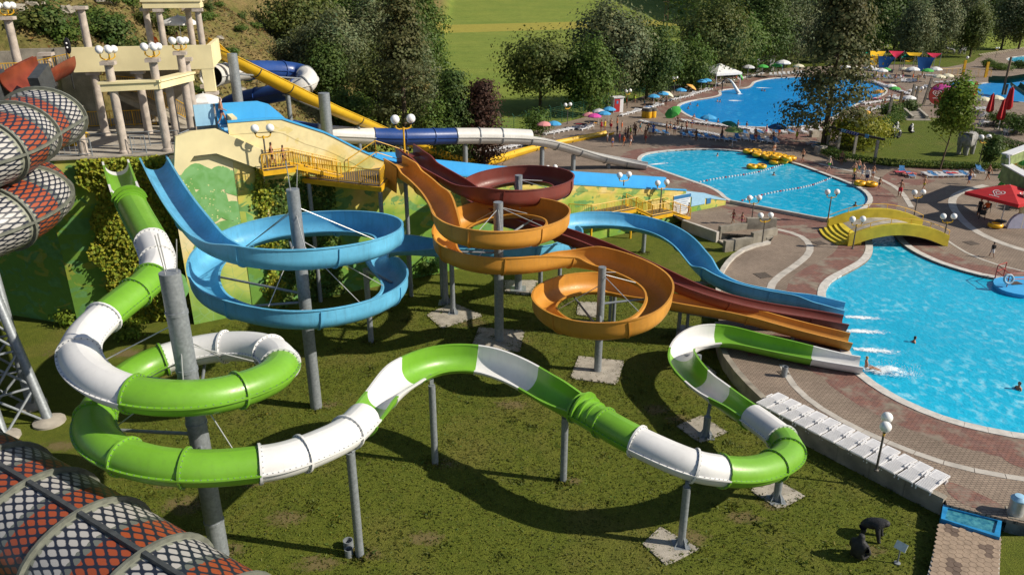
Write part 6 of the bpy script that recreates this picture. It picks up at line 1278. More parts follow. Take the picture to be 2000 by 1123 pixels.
# ------------------------------------------------------------------ inflatable tubes
tr_ = thing('double_tube', (0, 0, 0), '-', 'inflatable tube')
for s_ in (-1, 1): mb = MB(); mb.torus((s_*.46, 0, .2), .36, .2, 20, 8); mb.build('ring', 'tub_yellow', tr_, local=True, smooth=60); mb = MB(); mb.lathe([(.25, .1), (.25, .14)], 14, (s_*.46, 0, 0)); mb.build('seat', 'tub_black', tr_, local=True); 
mb = MB()
for s_ in (-1, 1):
    for e in (-1, 1): mb.path([(s_*.46-.12, e*.42, .36), (s_*.46, e*.46, .42), (s_*.46+.12, e*.42, .36)], .03, 6)
mb.build('handles', 'tub_black', tr_, local=True, kind='stuff')
for i, (px, py, z, rz, lb) in enumerate(((1468, 299, .03, 10, 'double tube at left end of the pile by the middle pool'), (1479, 304, .03, 70, 'second double tube from left in the poolside pile'), (1489, 305, .03, 15, 'third double tube from left in the poolside pile'), (1500, 306, .03, 40, 'double tube behind the boy at the poolside pile'), (1509, 311, .03, 5, 'middle double tube in the poolside pile'), (1517, 309, .4, 60, 'double tube lying on top of the poolside pile'), (1525, 314, .03, 20, 'fourth double tube from right in the poolside pile'), (1531, 311, .4, 100, 'upper right double tube of the poolside pile'), (1541, 314, .03, 50, 'rightmost double tube of the poolside pile'), (1520, 320, -.1, 15, 'double tube half over the water at poolside pile'), (1477, 329, -.2, 5, 'double tube floating alone in the middle pool'), (1690, 363, .03, 160, 'double tube on the edge near the group of men'))): place(tr_, tuple(P(px, py, max(z, -.12))), R(rz), lb, 'double inflatable tubes', 1.15)
p_ = P(1943, 444, .03); root = thing('swim_ring', tuple(p_), 'single yellow swim ring lying under the red cafe parasol', 'inflatable tube'); mb = MB(); mb.torus((0, 0, .2), .42, .19, 24, 10); mb.build('ring', 'tub_yellow', root, local=True, smooth=60); mb = MB(); mb.torus((0, 0, .3), .42, .11, 24, 6); mb.build('dark_band', 'tub_black', root, local=True, smooth=60)
# lane ropes across the middle pool
M['float_red'] = mat('rope_float_red', (.45, .05, .05), .5, .1, 3)
for i, (a_, b2, lb) in enumerate((((1342, 362), (1540, 322), 'white float rope from the wide slide towards the tube pile'), ((1450, 392), (1643, 345), 'white float rope near the pool steps of the middle pool'))):
    A_, B_ = P(*a_, -.1), P(*b2, -.1); root = thing('lane_rope', tuple(A_), lb, 'lane rope'); n = int((B_-A_).length/.45); mw_, mr = MB(), MB()
    for j in range(n):
        p_ = A_.lerp(B_, j/n)+Vector((.35*math.sin(j*.12), .4*math.sin(j*.2), 0)); (mr if j % 6 == 0 else mw_).sphere(tuple(p_), .12, 7, 5)
    mw_.build('floats', 'plastic', root, kind='stuff'); mr.build('red_floats', 'float_red', root, kind='stuff')
# white water where the flumes empty
M['foam'] = mat('foam', (.78, .84, .87), .6, .08, 6)
fm = bpy.data.materials.new('white_water'); fm.use_nodes = True; k = NB(fm)
uvn = k.n.new('ShaderNodeUVMap').outputs[0]; su = k.sep(uvn)
edge_ = k.math('SUBTRACT', 1.0, k.math('POWER', k.math('ABSOLUTE', su[1]), 1.5)); lng = k.math('MULTIPLY', k.ramp(su[0], [(0, (.75, .75, .75)), (.18, (1, 1, 1)), (1, (0, 0, 0))]), edge_)
nf = k.math('ADD', k.math('MULTIPLY', k.noise(4.5, 5, rough=.7, dist=.6), .7), k.math('MULTIPLY', k.noise(17, 3, rough=.7), .3)); fa = k.ramp(k.math('ADD', k.math('SUBTRACT', nf, .78), k.math('MULTIPLY', lng, .55)), [(.0, (0, 0, 0)), (.22, (1, 1, 1))])
k.b.inputs['Base Color'].default_value = (.80, .88, .92, 1); k.b.inputs['Roughness'].default_value = .7; tr2 = k.n.new('ShaderNodeBsdfTransparent'); mx2 = k.n.new('ShaderNodeMixShader'); k.l.new(fa, mx2.inputs[0]); k.l.new(tr2.outputs[0], mx2.inputs[1]); k.l.new(k.b.outputs[0], mx2.inputs[2]); k.l.new(mx2.outputs[0], k.n['Material Output'].inputs[0]); M['white_water'] = fm
def foam(px, py, L, wd, n, label, ang=-.12, h=.0):
    c = P(px, py, -.12); fw = Vector((math.cos(ang), math.sin(ang), 0)); sd_ = Vector((-fw.y, fw.x, 0)); nu, nv = 16, 8; vs = []; uvs = []
    for i in range(nu+1):
        for j in range(nv+1):
            t, q_ = i/nu, 2*j/nv-1; p_ = c+fw*(L*t-.15)+sd_*q_*wd*(1+1.2*t); bump_ = (h*.5*math.exp(-((t-.3)*5)**2)+.03)*(1-q_*q_)*random.uniform(.5, 1.2); vs.append((p_.x, p_.y, -.122+bump_)); uvs.append((t, q_))
    me = bpy.data.meshes.new('foam'); me.from_pydata(vs, [], [(i*(nv+1)+j, (i+1)*(nv+1)+j, (i+1)*(nv+1)+j+1, i*(nv+1)+j+1) for i in range(nu) for j in range(nv)]); ul = me.uv_layers.new(name='UVMap')
    for lp_ in me.loops: ul.data[lp_.index].uv = uvs[lp_.vertex_index]
    me.materials.append(M['white_water']); me.polygons.foreach_set('use_smooth', [True]*len(me.polygons)); ob = bpy.data.objects.new('foam', me); COL.objects.link(ob); tag(ob, label, 'foam', kind='stuff')
    if h:
        mb = MB()
        for i in range(260):
            t = random.random(); p_ = c+fw*L*t*.6+sd_*random.gauss(0, wd*.6); mb.sphere((p_.x, p_.y, random.random()**2*h*1.3), random.uniform(.008, .022), 5, 3)
        ob = mb.build('spray', 'foam', None, smooth=60); tag(ob, 'fine spray drops thrown up by the sliding person', 'spray', kind='stuff')
foam(1655, 619, 4.2, .42, 420, 'foam below the blue flume end'); foam(1656, 646, 4.4, .45, 460, 'foam below the maroon flume end', -.1); foam(1672, 682, 4.8, .5, 520, 'foam below the orange flume end', -.15); foam(1692, 722, 4.6, .8, 1100, 'splash in front of the sliding person', -.28, .45)
foam(1270, 322, 5, .5, 260, 'foam below the white chute', .35); foam(1440, 184, 2.0, 1.2, 200, 'splash under the water jet'); foam(1425, 197, 4, 1.0, 200, 'ripples near the pool corner'); foam(1478, 172, 5, .8, 160, 'splash by the far swimmers')
# ------------------------------------------------------------------ people: one skinned body per pose, clothing cut from it
def skinned(verts, edges, rads, root=0, sub=2, name='body'):
    me = bpy.data.meshes.new(name); me.from_pydata(verts, edges, []); ob = bpy.data.objects.new(name, me); COL.objects.link(ob)
    ob.modifiers.new('s', 'SKIN'); sk = me.skin_vertices[0].data
    for i, r in enumerate(rads): sk[i].radius = (r, r) if not isinstance(r, tuple) else r
    for i in range(len(verts)): sk[i].use_root = (i == root)
    ss = ob.modifiers.new('d', 'SUBSURF'); ss.levels = sub; ss.render_levels = sub
    dg = bpy.context.evaluated_depsgraph_get(); m2 = bpy.data.meshes.new_from_object(ob.evaluated_get(dg)); bpy.data.objects.remove(ob); bpy.data.meshes.remove(me)
    m2.polygons.foreach_set('use_smooth', [True]*len(m2.polygons)); m2.materials.clear(); return m2
def pose(hip=(0, 0, .93), lean=0.0, kneeL=None, footL=None, kneeR=None, footR=None, elbL=None, handL=None, elbR=None, handR=None, head=0.0):
    # facing +x; y left
    hx, hy, hz = hip; t = Vector((math.sin(lean), 0, math.cos(lean))); H = Vector(hip)
    V = [H, H+t*.18, H+t*.34, H+t*.50, H+t*.58, H+t*.66+Vector((.02, 0, 0)), H+t*.76+Vector((.03+head, 0, 0)), H+t*.86+Vector((.02+head, 0, 0))]
    Rd = [(.155, .12), (.13, .10), (.15, .105), (.125, .085), .058, .065, .092, .075]; E = [(i, i+1) for i in range(7)]
    sh = H+t*.50
    def limb(base, pts, rads):
        p = base
        for q, r in zip(pts, rads): V.append(Vector(q)); Rd.append(r); E.append((p, len(V)-1)); p = len(V)-1
    for s, k_, f_ in ((1, kneeL, footL), (-1, kneeR, footR)):
        k2 = Vector(k_) if k_ else Vector((hx+.02, s*.10, hz*.53)); f2 = Vector(f_) if f_ else Vector((hx-.02, s*.11, .07)); hp = H+Vector((0, s*.09, -.05))
        limb(0, [hp, hp.lerp(k2, .5), k2, k2.lerp(f2, .4), f2, f2+Vector((.14, s*.02, -.03))], [.095, .085, .058, .058, .036, .03])
    for s, e_, h_ in ((1, elbL, handL), (-1, elbR, handR)):
        so_ = sh+Vector((0, s*.19, -.02)); e2 = Vector(e_) if e_ else sh+Vector((-.03, s*.24, -.30)); h2 = Vector(h_) if h_ else sh+Vector((.05, s*.25, -.56))
        d = (h2-e2).normalized(); limb(3, [so_, e2, h2, h2+d*.08, h2+d*.15], [.055, .04, .028, .032, .016])
        V.append(h2+d*.07+Vector((.045, -s*.03, 0))); Rd.append(.012); E.append((len(V)-4, len(V)-1))
    return skinned([tuple(v) for v in V], E, Rd)
POSES = {'stand': pose(), 'walk': pose(kneeL=(.16, .1, .52), footL=(.26, .1, .09), kneeR=(-.06, -.1, .50), footR=(-.32, -.1, .12), handL=(-.2, .26, .92), elbL=(-.12, .24, 1.12), handR=(.24, -.26, .98), elbR=(.02, -.25, 1.12)),
 'akimbo': pose(elbL=(-.08, .42, 1.13), handL=(.06, .2, 1.0), elbR=(-.08, -.42, 1.13), handR=(.06, -.2, 1.0)), 'arms': pose(elbL=(.1, .24, 1.18), handL=(.26, .08, 1.26), elbR=(.1, -.24, 1.18), handR=(.26, -.06, 1.22)),
 'reach': pose(elbL=(.12, .3, 1.3), handL=(.32, .38, 1.2), elbR=(.05, -.26, 1.13), handR=(.2, -.28, .95)),
 'sit': pose(hip=(0, 0, .52), kneeL=(.42, .12, .52), footL=(.44, .12, .08), kneeR=(.42, -.12, .52), footR=(.44, -.12, .08), handL=(.34, .18, .58), elbL=(.1, .26, .72), handR=(.34, -.18, .58), elbR=(.1, -.26, .72)),
 'slide': pose(hip=(0, 0, .16), lean=-.12, kneeL=(.42, .1, .22), footL=(.84, .1, .06), kneeR=(.42, -.1, .20), footR=(.84, -.08, .05), handL=(.22, .22, .3), elbL=(-.02, .28, .40), handR=(.22, -.22, .3), elbR=(-.02, -.28, .40))}
HIPZ = {'sit': .52, 'slide': .16}
SK = {'fair': (.50, .27, .18), 'tan': (.36, .17, .10), 'brown': (.22, .10, .055), 'pale': (.58, .36, .27)}
for k_, c_ in SK.items(): M['skin_'+k_] = mat('skin_'+k_, c_, .55, .08, 6)
HC = {'dark': (.025, .016, .01), 'brown': (.08, .04, .02), 'blond': (.35, .22, .08), 'grey': (.3, .29, .28)}
for k_, c_ in HC.items(): M['hair_'+k_] = mat('hair_'+k_, c_, .7, .2, 12)
CC = {'black': (.015, .015, .018), 'red': (.5, .02, .04), 'blue': (.03, .09, .35), 'yellow': (.6, .48, .03), 'green': (.1, .5, .05), 'white': (.6, .6, .62), 'pink': (.6, .12, .25), 'navy': (.02, .03, .10), 'orange': (.70, .12, .015), 'lime': (.45, .62, .04), 'teal': (.02, .25, .33)}
for k_, c_ in CC.items(): M['cl_'+k_] = mat('cloth_'+k_, c_, .85, .12, 8)
def shell(me, pred, off, mt, name):
    me.calc_loop_triangles(); vn = [v.normal.copy() for v in me.vertices]; fs = []; used = {}
    vs = []
    for p in me.polygons:
        if pred(p.center, p.normal):
            f = []
            for vi in p.vertices:
                if vi not in used: used[vi] = len(vs); co = me.vertices[vi].co+vn[vi]*off; vs.append(tuple(co))
                f.append(used[vi])
            fs.append(f)
    m2 = bpy.data.meshes.new(name); m2.from_pydata(vs, [], fs); m2.polygons.foreach_set('use_smooth', [True]*len(fs)); m2.materials.append(M[mt]); return m2
CACHE = {}
def person(px, py, ps, face, h, label, skin='tan', hair='dark', cloth=(), z=0.0, loc=None, group=None, dz=0.0, longhair=False):
    p_ = P(px, py, z) if loc is None else Vector(loc); base = POSES[ps]; hz = HIPZ.get(ps, .93); root = thing('person', (p_.x, p_.y, p_.z+dz), label, 'person', group or 'visitors')
    root.rotation_euler.z = R(face); root.scale = (h/1.8,)*3
    def part(nm, key, fn):
        if key not in CACHE: CACHE[key] = fn()
        ob = bpy.data.objects.new(nm, CACHE[key]); COL.objects.link(ob); ob.parent = root; return ob
    def bodyf():
        m2 = base.copy(); m2.materials.append(M['skin_'+skin]); return m2
    part('body', (ps, 'b', skin), bodyf)
    hd = Vector((.0, 0, hz+.80))
    part('hair', (ps, 'h', hair, longhair), lambda: shell(base, lambda c, n: c.z > hz+(.58 if longhair and c.x < .0 else .70) and abs(c.y) < .13 and (c.z > hz+.82 or c.x < .045) and abs(c.x-.0) < .3 and (c.z > hz+.66 or c.x < -.02), .016, 'hair_'+hair, 'hair'))
    cloth = [c_ for k_, col_ in cloth for c_ in ([('bikini_bottom', col_), ('bikini_top', col_)] if k_ == 'bikini' else [(k_, col_)])]
    for kind, col in cloth:
        if ps in ('sit', 'slide'): rg = {'shorts': lambda c, n: c.z < hz+.13 and c.x < .32 and abs(c.y) < .24 and c.x > -.3, 'trunks': lambda c, n: c.z < hz+.10 and c.x < .16 and abs(c.y) < .22, 'bikini_bottom': lambda c, n: c.z < hz+.06 and c.x < .12 and abs(c.y) < .2, 'bikini_top': lambda c, n: hz+.30 < c.z < hz+.43 and abs(c.y) < .17, 'suit': lambda c, n: c.z < hz+.46 and c.x < .13 and abs(c.y) < .17, 'shirt': lambda c, n: hz-.02 < c.z < hz+.56 and c.x < .16}[kind]
        else: rg = {'shorts': lambda c, n: .55 < c.z < 1.0 and abs(c.y) < .23, 'trunks': lambda c, n: .78 < c.z < .99 and abs(c.y) < .22, 'bikini_bottom': lambda c, n: .80 < c.z < .95 and abs(c.y) < .2, 'bikini_top': lambda c, n: 1.22 < c.z < 1.34 and abs(c.y) < .165, 'suit': lambda c, n: .80 < c.z < 1.42 and abs(c.y) < .165, 'shirt': lambda c, n: .92 < c.z < 1.50 and abs(c.y) < .30, 'dress': lambda c, n: .45 < c.z < 1.46 and abs(c.y) < .2, 'trousers': lambda c, n: .1 < c.z < .98 and abs(c.y) < .22}[kind]
        part({'shorts': 'swim_shorts', 'trunks': 'swim_trunks', 'suit': 'swimsuit'}.get(kind, kind), (ps, kind, col), lambda: shell(base, rg, .014 if kind != 'shorts' else .022, 'cl_'+col, kind))
    return root
def swimmer(px, py, label, skin='tan', hair='dark', face=0, up=.3): return person(px, py, 'arms', face, 1.65, label, skin, hair, [('trunks', 'navy')], z=-.13, dz=-(1.65-up-.15), group='swimmers')
PE = [(1567, 318, 'walk', 200, 1.68, 'man in black trunks walking past the tube pile', 'tan', 'dark', [('trunks', 'black')]), (1511, 303, 'stand', 100, 1.4, 'boy in white trunks standing behind the tube pile', 'fair', 'brown', [('trunks', 'white')]), (1618, 335, 'walk', 190, 1.72, 'pale man in green trunks walking along the middle pool', 'pale', 'grey', [('trunks', 'green')]), (1642, 323, 'stand', 260, 1.7, 'person standing by the hedge post behind the green-trunks man', 'brown', 'dark', [('trunks', 'black')]),
 (1667, 345, 'walk', 200, 1.72, 'man in long yellow shorts in the poolside group', 'fair', 'dark', [('shorts', 'yellow')]), (1675, 340, 'walk', 190, 1.7, 'man in blue shorts just behind the yellow-shorts man', 'fair', 'dark', [('shorts', 'teal')]), (1683, 349, 'walk', 200, 1.72, 'man in white shorts stepping out in the poolside group', 'pale', 'brown', [('shorts', 'white')]), (1692, 357, 'stand', 230, 1.6, 'person in grey-white shirt beside the edge double tube', 'fair', 'dark', [('shirt', 'white'), ('shorts', 'navy')]), (1703, 352, 'reach', 20, 1.72, 'man in white shorts pointing at right of the poolside group', 'tan', 'dark', [('trunks', 'white')]), (1666, 362, 'stand', 250, 1.45, 'dark child stepping into the middle pool beside the group', 'brown', 'dark', [('suit', 'black')]), (1716, 371, 'walk', 200, 1.35, 'small boy running right of the edge double tube', 'tan', 'dark', [('trunks', 'black')]),
 (1756, 385, 'reach', 60, 1.75, 'man in bright red shorts near the bridge', 'tan', 'dark', [('shorts', 'red')]), (1803, 373, 'walk', 190, 1.5, 'girl in a yellow swimsuit skirt walking on the paving', 'fair', 'blond', [('trunks', 'yellow')]), (1891, 361, 'walk', 200, 1.75, 'man in dark blue shorts walking by the hedge', 'tan', 'dark', [('shorts', 'blue')]), (1928, 353, 'walk', 180, 1.78, 'big man in black trunks walking behind the cafe parasol', 'tan', 'brown', [('trunks', 'black')]), (1936, 503, 'walk', 90, 1.25, 'child in black top and grey shorts right of bridge', 'brown', 'dark', [('shirt', 'black'), ('shorts', 'white')]),
 (1344, 424, 'walk', 185, 1.35, 'girl in dark bikini running at the foot of yellow stair', 'tan', 'dark', [('bikini', 'red')]), (1431, 437, 'walk', 200, 1.3, 'girl in red bikini walking left above the kerb', 'tan', 'dark', [('bikini', 'red')]), (1448, 443, 'walk', 200, 1.3, 'girl in pink swimsuit following another girl', 'tan', 'dark', [('bikini', 'pink')]),
 (1691, 722, 'slide', -8, 1.45, 'person shooting out of the white end of green slide', 'tan', 'blond', [('trunks', 'white')]), (1174, 258, 'stand', 270, 1.7, 'person in red swimsuit standing at the yellow run-out', 'tan', 'brown', [('suit', 'red')]), (1181, 257, 'stand', 300, 1.7, 'person in yellow suit at the yellow run-out', 'tan', 'dark', [('suit', 'yellow')]), (1193, 255, 'stand', 250, 1.7, 'person in red shorts leaning at the run-out end', 'fair', 'dark', [('shorts', 'red')]), (1205, 250, 'stand', 180, 1.7, 'tanned person in brown trunks right of the run-out', 'tan', 'dark', [('trunks', 'orange')]),
 (1186, 278, 'stand', 200, 1.4, 'child in white standing below the yellow run-out', 'fair', 'blond', [('suit', 'white')]), (1196, 288, 'stand', 120, 1.4, 'boy in blue trunks nearest the white chute', 'tan', 'brown', [('trunks', 'blue')]), (1210, 279, 'stand', 200, 1.5, 'child in pink swimsuit in the waiting crowd', 'tan', 'brown', [('suit', 'pink')]), (1218, 286, 'walk', 210, 1.5, 'person in orange swimsuit at front of the waiting crowd', 'tan', 'dark', [('suit', 'orange')]), (1231, 286, 'walk', 220, 1.55, 'person with white cap front right of the waiting crowd', 'fair', 'grey', [('trunks', 'white')]), (1221, 273, 'stand', 90, 1.6, 'dark-haired person in navy trunks in the waiting crowd', 'tan', 'dark', [('trunks', 'navy')]), (1226, 270, 'stand', 200, 1.6, 'tall dark-haired person at the back of the crowd', 'brown', 'dark', [('trunks', 'black')]), (1238, 264, 'stand', 250, 1.7, 'brown person in dark trunks right edge of crowd', 'brown', 'dark', [('trunks', 'black')]), (1241, 266, 'akimbo', 200, 1.7, 'man with arms akimbo beside the crowd', 'brown', 'dark', [('trunks', 'navy')]), (1232, 280, 'stand', 30, 1.6, 'person in blue shorts amid the waiting crowd', 'tan', 'brown', [('shorts', 'blue')]),
 (1260, 274, 'stand', 220, 1.65, 'brown person standing left of the blue-shirted man', 'brown', 'dark', [('trunks', 'black')]), (1265, 264, 'akimbo', 260, 1.65, 'dark person behind the white-shirted woman', 'brown', 'dark', [('suit', 'black')]), (1269, 270, 'stand', 260, 1.65, 'woman in white shirt near the blue-shirted man', 'tan', 'dark', [('shirt', 'white')]), (1261, 279, 'walk', 240, 1.5, 'child in red trunks walking toward the camera', 'tan', 'brown', [('trunks', 'red')]), (1275, 266, 'stand', 270, 1.75, 'man in long blue shirt by the loungers', 'brown', 'grey', [('shirt', 'blue'), ('shorts', 'blue')]), (1301, 262, 'stand', 330, 1.7, 'person in black bikini before the blue loungers', 'brown', 'dark', [('bikini', 'black')]), (1317, 263, 'akimbo', 270, 1.7, 'man with hands on hips in blue trunks before loungers', 'brown', 'grey', [('trunks', 'blue')]), (1330, 267, 'akimbo', 270, 1.7, 'man with hands on hips in white shorts before loungers', 'brown', 'dark', [('shorts', 'white')]), (1359, 276, 'reach', 220, 1.65, 'woman bending by the shaded blue loungers', 'brown', 'dark', [('bikini', 'black')]), (1409, 274, 'stand', 200, 1.65, 'person standing between shaded loungers below green parasols', 'brown', 'blond', [('trunks', 'navy')]), (1475, 277, 'stand', 240, 1.6, 'person among shaded loungers left of dark blue parasol', 'brown', 'brown', [('trunks', 'red')]), (1301, 208, 'akimbo', 250, 1.75, 'man with hands on hips by the fence-row loungers', 'brown', 'dark', [('trunks', 'black')]), (1555, 277, 'stand', 200, 1.6, 'child holding a lime float under the pine', 'fair', 'blond', [('suit', 'lime')]),
 (1748, 222, 'stand', 200, 1.75, 'pale man in black shorts by the park steps pergola', 'pale', 'brown', [('shorts', 'black')]), (1762, 212, 'stand', 200, 1.7, 'person in dark red dress by the park steps', 'tan', 'dark', [('dress', 'red')]), (1721, 158, 'stand', 250, 1.7, 'person at the top of the dense lounger row', 'tan', 'brown', [('trunks', 'navy')]), (1705, 159, 'stand', 200, 1.7, 'person in dark suit at the far pool right shore', 'brown', 'dark', [('suit', 'navy')]), (1800, 154, 'sit', 180, 1.7, 'seated person below the right blue sail', 'tan', 'blond', [('trunks', 'white')]), (1437, 160, 'sit', 0, 1.75, 'person in orange sitting in front of the pavilion loungers', 'tan', 'dark', [('shirt', 'orange')])]
WHERE = [((1690, 152), 'on the far shore under the white parasols'), ((1735, 158), 'beside the dense diagonal lounger row'), ((1772, 152), 'below the blue sails'), ((1812, 160), 'right of the blue sails'), ((1745, 205), 'left of the park steps'), ((1880, 225), 'on the cafe terrace'), ((1225, 262), 'in the crowd near the yellow run-out'), ((1330, 252), 'between the two lounger rows'), ((1420, 158), 'by the white pavilion'), ((1500, 268), 'by the dark blue parasol'), ((1250, 205), 'in the fence row right of the kiosk')]
cn_ = list(CC); pn_ = ['stand', 'walk', 'akimbo', 'arms', 'sit']; hr_ = list(HC)
for i in range(44):
    (wx, wy), wh = WHERE[i % 11]; j = i//11; c1 = cn_[(i*3+j) % 11]; k_ = ['trunks', 'shorts', 'suit', 'bikini'][(i+j) % 4]; px = wx+[-22, -8, 9, 24][j]+RNG.integers(-4, 5); py = wy+[3, -4, 5, -2][j]
    PE.append((px, py, pn_[(i*2+j) % 5], int(RNG.integers(360)), 1.5+.07*(i % 4), '%s in %s %s, %s of four %s' % (['standing', 'walking', 'standing', 'standing', 'seated'][(i*2+j) % 5]+' person', c1, {'trunks': 'trunks', 'shorts': 'shorts', 'suit': 'swimsuit', 'bikini': 'bikini'}[k_], ['leftmost', 'second', 'third', 'rightmost'][j], wh), ['tan', 'fair', 'brown', 'tan'][i % 4], hr_[i % 4], [(k_, c1)]))
for px, py, ps, fc_, h, lb, sk, hr, cl_ in PE: person(px, py, ps, fc_, h, lb, sk, hr, cl_, z=.1 if ps == 'slide' else 0.0)
for px, py, lb, up in ((1785, 668, 'swimmer alone in the middle of the near pool', .25), (1989, 760, 'swimmer at the right edge of the near pool', .3), (1511, 343, 'swimmer right of the floating double tube', .25), (1670, 403, 'swimmer at the near right corner of the middle pool', .3), (1401, 305, 'swimmer near the far edge of the middle pool', .25), (1344, 213, 'swimmer nearest the green tilted parasol in the far pool', .3), (1362, 208, 'second swimmer in the left part of far pool', .3), (1348, 205, 'third swimmer by the far pool left shore', .25), (1401, 199, 'swimmer at the left pool corner beside another', .35), (1406, 200, 'swimmer right beside the pool corner one', .35), (1488, 178, 'swimmer of a far pair left of the pine', .3), (1493, 179, 'right swimmer of the far pair', .3), (1696, 180, 'swimmer near the orange parasol', .3), (1355, 232, 'person leaning on near left edge of the far pool', .6), (1379, 240, 'person under the light blue parasol at pool edge', .7), (1402, 240, 'bather at the pool edge right of light blue parasol', .5), (1441, 246, 'bather at the pool edge beside dark green parasol', .7), (1458, 247, 'bather at the pool edge furthest right', .6)): swimmer(px, py, lb, 'tan' if px % 2 else 'brown', 'dark', px % 360, up)
for i, (u_, v_, ps, fc_, lb, cl_, z) in enumerate(((389, 212, 'stand', 240, 'guard in lime shirt under the platform parasol', [('shirt', 'lime'), ('shorts', 'green')], 10.1), (298, 66, 'stand', 270, 'attendant in orange overalls on the upper deck', [('shirt', 'orange'), ('trousers', 'orange')], 0), (345, 62, 'stand', 200, 'person standing under the upper deck parasol', [('trunks', 'navy')], 0))):
    q_ = YW(u_, v_, 6.0 if z else VD+2.4+.5*i); zz = z or ZD; person(0, 0, ps, fc_, 1.7, lb, 'tan', 'brown', cl_, loc=(q_.x, q_.y, zz))
q_ = lw(-17.0, 2.4); person(0, 0, 'walk', 20, 1.7, 'bare-chested man at the top of the wide blue slide', 'tan', 'grey', [('trunks', 'navy')], loc=(q_.x, q_.y, 11.35))
for i, (dx, h, lb, cl_, ps) in enumerate(((-15.35, 1.6, 'dark-haired woman descending the top yellow landing', [('bikini', 'black')], 'walk'), (-14.75, 1.35, 'child in front of the woman on the top yellow landing', [('bikini', 'navy')], 'walk'))):
    q_ = lw(dx, -.8); person(0, 0, ps, 20, h, lb, 'tan', 'dark', cl_, loc=(q_.x, q_.y, L1z+.01), longhair=True)
# ------------------------------------------------------------------ animal statues
def statue(name, verts, edges, rads, mt, loc, rz, label, scale=1.0, root=0, parts=()):
    me = skinned(verts, edges, rads, root, 2, name); me.materials.append(M[mt]); r_t = thing(name, loc, label, 'animal statue', 'animal statues', R(rz)); r_t.scale = (scale,)*3
    ob = bpy.data.objects.new('body', me); COL.objects.link(ob); ob.parent = r_t
    for pn, fn, pm in parts:
        if callable(fn): ob2 = bpy.data.objects.new(pn, shell(me, fn, .012, pm, pn)); COL.objects.link(ob2); ob2.parent = r_t
    return r_t
M['gorilla'] = mat('gorilla_black', (.022, .022, .024), .65, .35, 6, bump=.5, bscale=22)
gv = [(0, 0, .72), (.3, 0, .86), (.58, 0, 1.0), (.86, 0, 1.10), (1.06, 0, 1.06), (-.12, .2, .6), (-.02, .26, .34), (-.1, .26, .07), (.06, .27, .04), (-.12, -.2, .6), (-.02, -.26, .34), (-.1, -.26, .07), (.06, -.27, .04), (.56, .3, .84), (.66, .36, .46), (.74, .34, .1), (.84, .34, .05), (.56, -.3, .84), (.66, -.36, .46), (.74, -.34, .1), (.84, -.34, .05)]
ge = [(0, 1), (1, 2), (2, 3), (3, 4), (0, 5), (5, 6), (6, 7), (7, 8), (0, 9), (9, 10), (10, 11), (11, 12), (2, 13), (13, 14), (14, 15), (15, 16), (2, 17), (17, 18), (18, 19), (19, 20)]
gr_ = [.24, .29, .27, .2, .15, .15, .12, .09, .06, .15, .12, .09, .06, .15, .12, .09, .07, .15, .12, .09, .07]
statue('gorilla_statue', gv, ge, gr_, 'gorilla', tuple(P(1688, 1043, LAWN)), -35, 'black gorilla statue walking on all fours on the lawn', .78)
sv = [(0, 0, .26), (-.04, 0, .55), (.0, 0, .85), (.06, 0, 1.08), (.1, 0, 1.24), (.12, 0, 1.34), (.1, .2, .2), (.42, .26, .26), (.52, .24, .06), (.64, .22, .06), (.1, -.2, .2), (.42, -.26, .26), (.52, -.24, .06), (.64, -.22, .06), (.04, .3, .86), (.18, .4, .5), (.4, .32, .3), (.5, .3, .22), (.04, -.3, .86), (.18, -.4, .5), (.42, -.3, .35), (.52, -.26, .3)]
statue('gorilla_statue', sv, [(0, 1), (1, 2), (2, 3), (3, 4), (4, 5), (0, 6), (6, 7), (7, 8), (8, 9), (0, 10), (10, 11), (11, 12), (12, 13), (2, 14), (14, 15), (15, 16), (16, 17), (2, 18), (18, 19), (19, 20), (20, 21)], [.27, .26, .26, .17, .16, .1, .16, .13, .08, .06, .16, .13, .08, .06, .14, .11, .08, .06, .14, .11, .08, .06], 'gorilla', tuple(P(1672, 1093, LAWN)), 40, 'black gorilla statue sitting upright facing the other gorilla', .88)
p_ = P(1752, 1100, LAWN); sg = thing('info_sign', tuple(p_), 'small white tilted information board beside the gorillas', 'sign'); mb = MB(); mb.tube((0, 0, 0), (0, 0, .75), .03, .03, 8); mb.lathe([(.12, 0), (.12, .05), (.03, .08)], 10); mb.build('post', 'steel', sg, local=True)
M['signwhite'] = mat('sign_face', (.62, .66, .62), .4, .1, 9); mb = MB(); mb.box((0, 0, 0), (.42, .32, .03), M4=Matrix.Translation((0, 0, .82)) @ Matrix.Rotation(R(50), 4, 'X')); mb.build('board', 'signwhite', sg, local=True, smooth=0); sg.rotation_euler.z = R(-50)
M['panda_w'] = mat('panda_white', (.6, .6, .58), .7, .1, 5); M['panda_b'] = mat('panda_black', (.02, .02, .022), .7, .2, 5)
blk = lambda c, n: (abs(c.y) > .22 or c.z < .16 or (.60 < c.z < .78 and c.x < .25) or (c.z > 1.06 and abs(c.y) > .1))
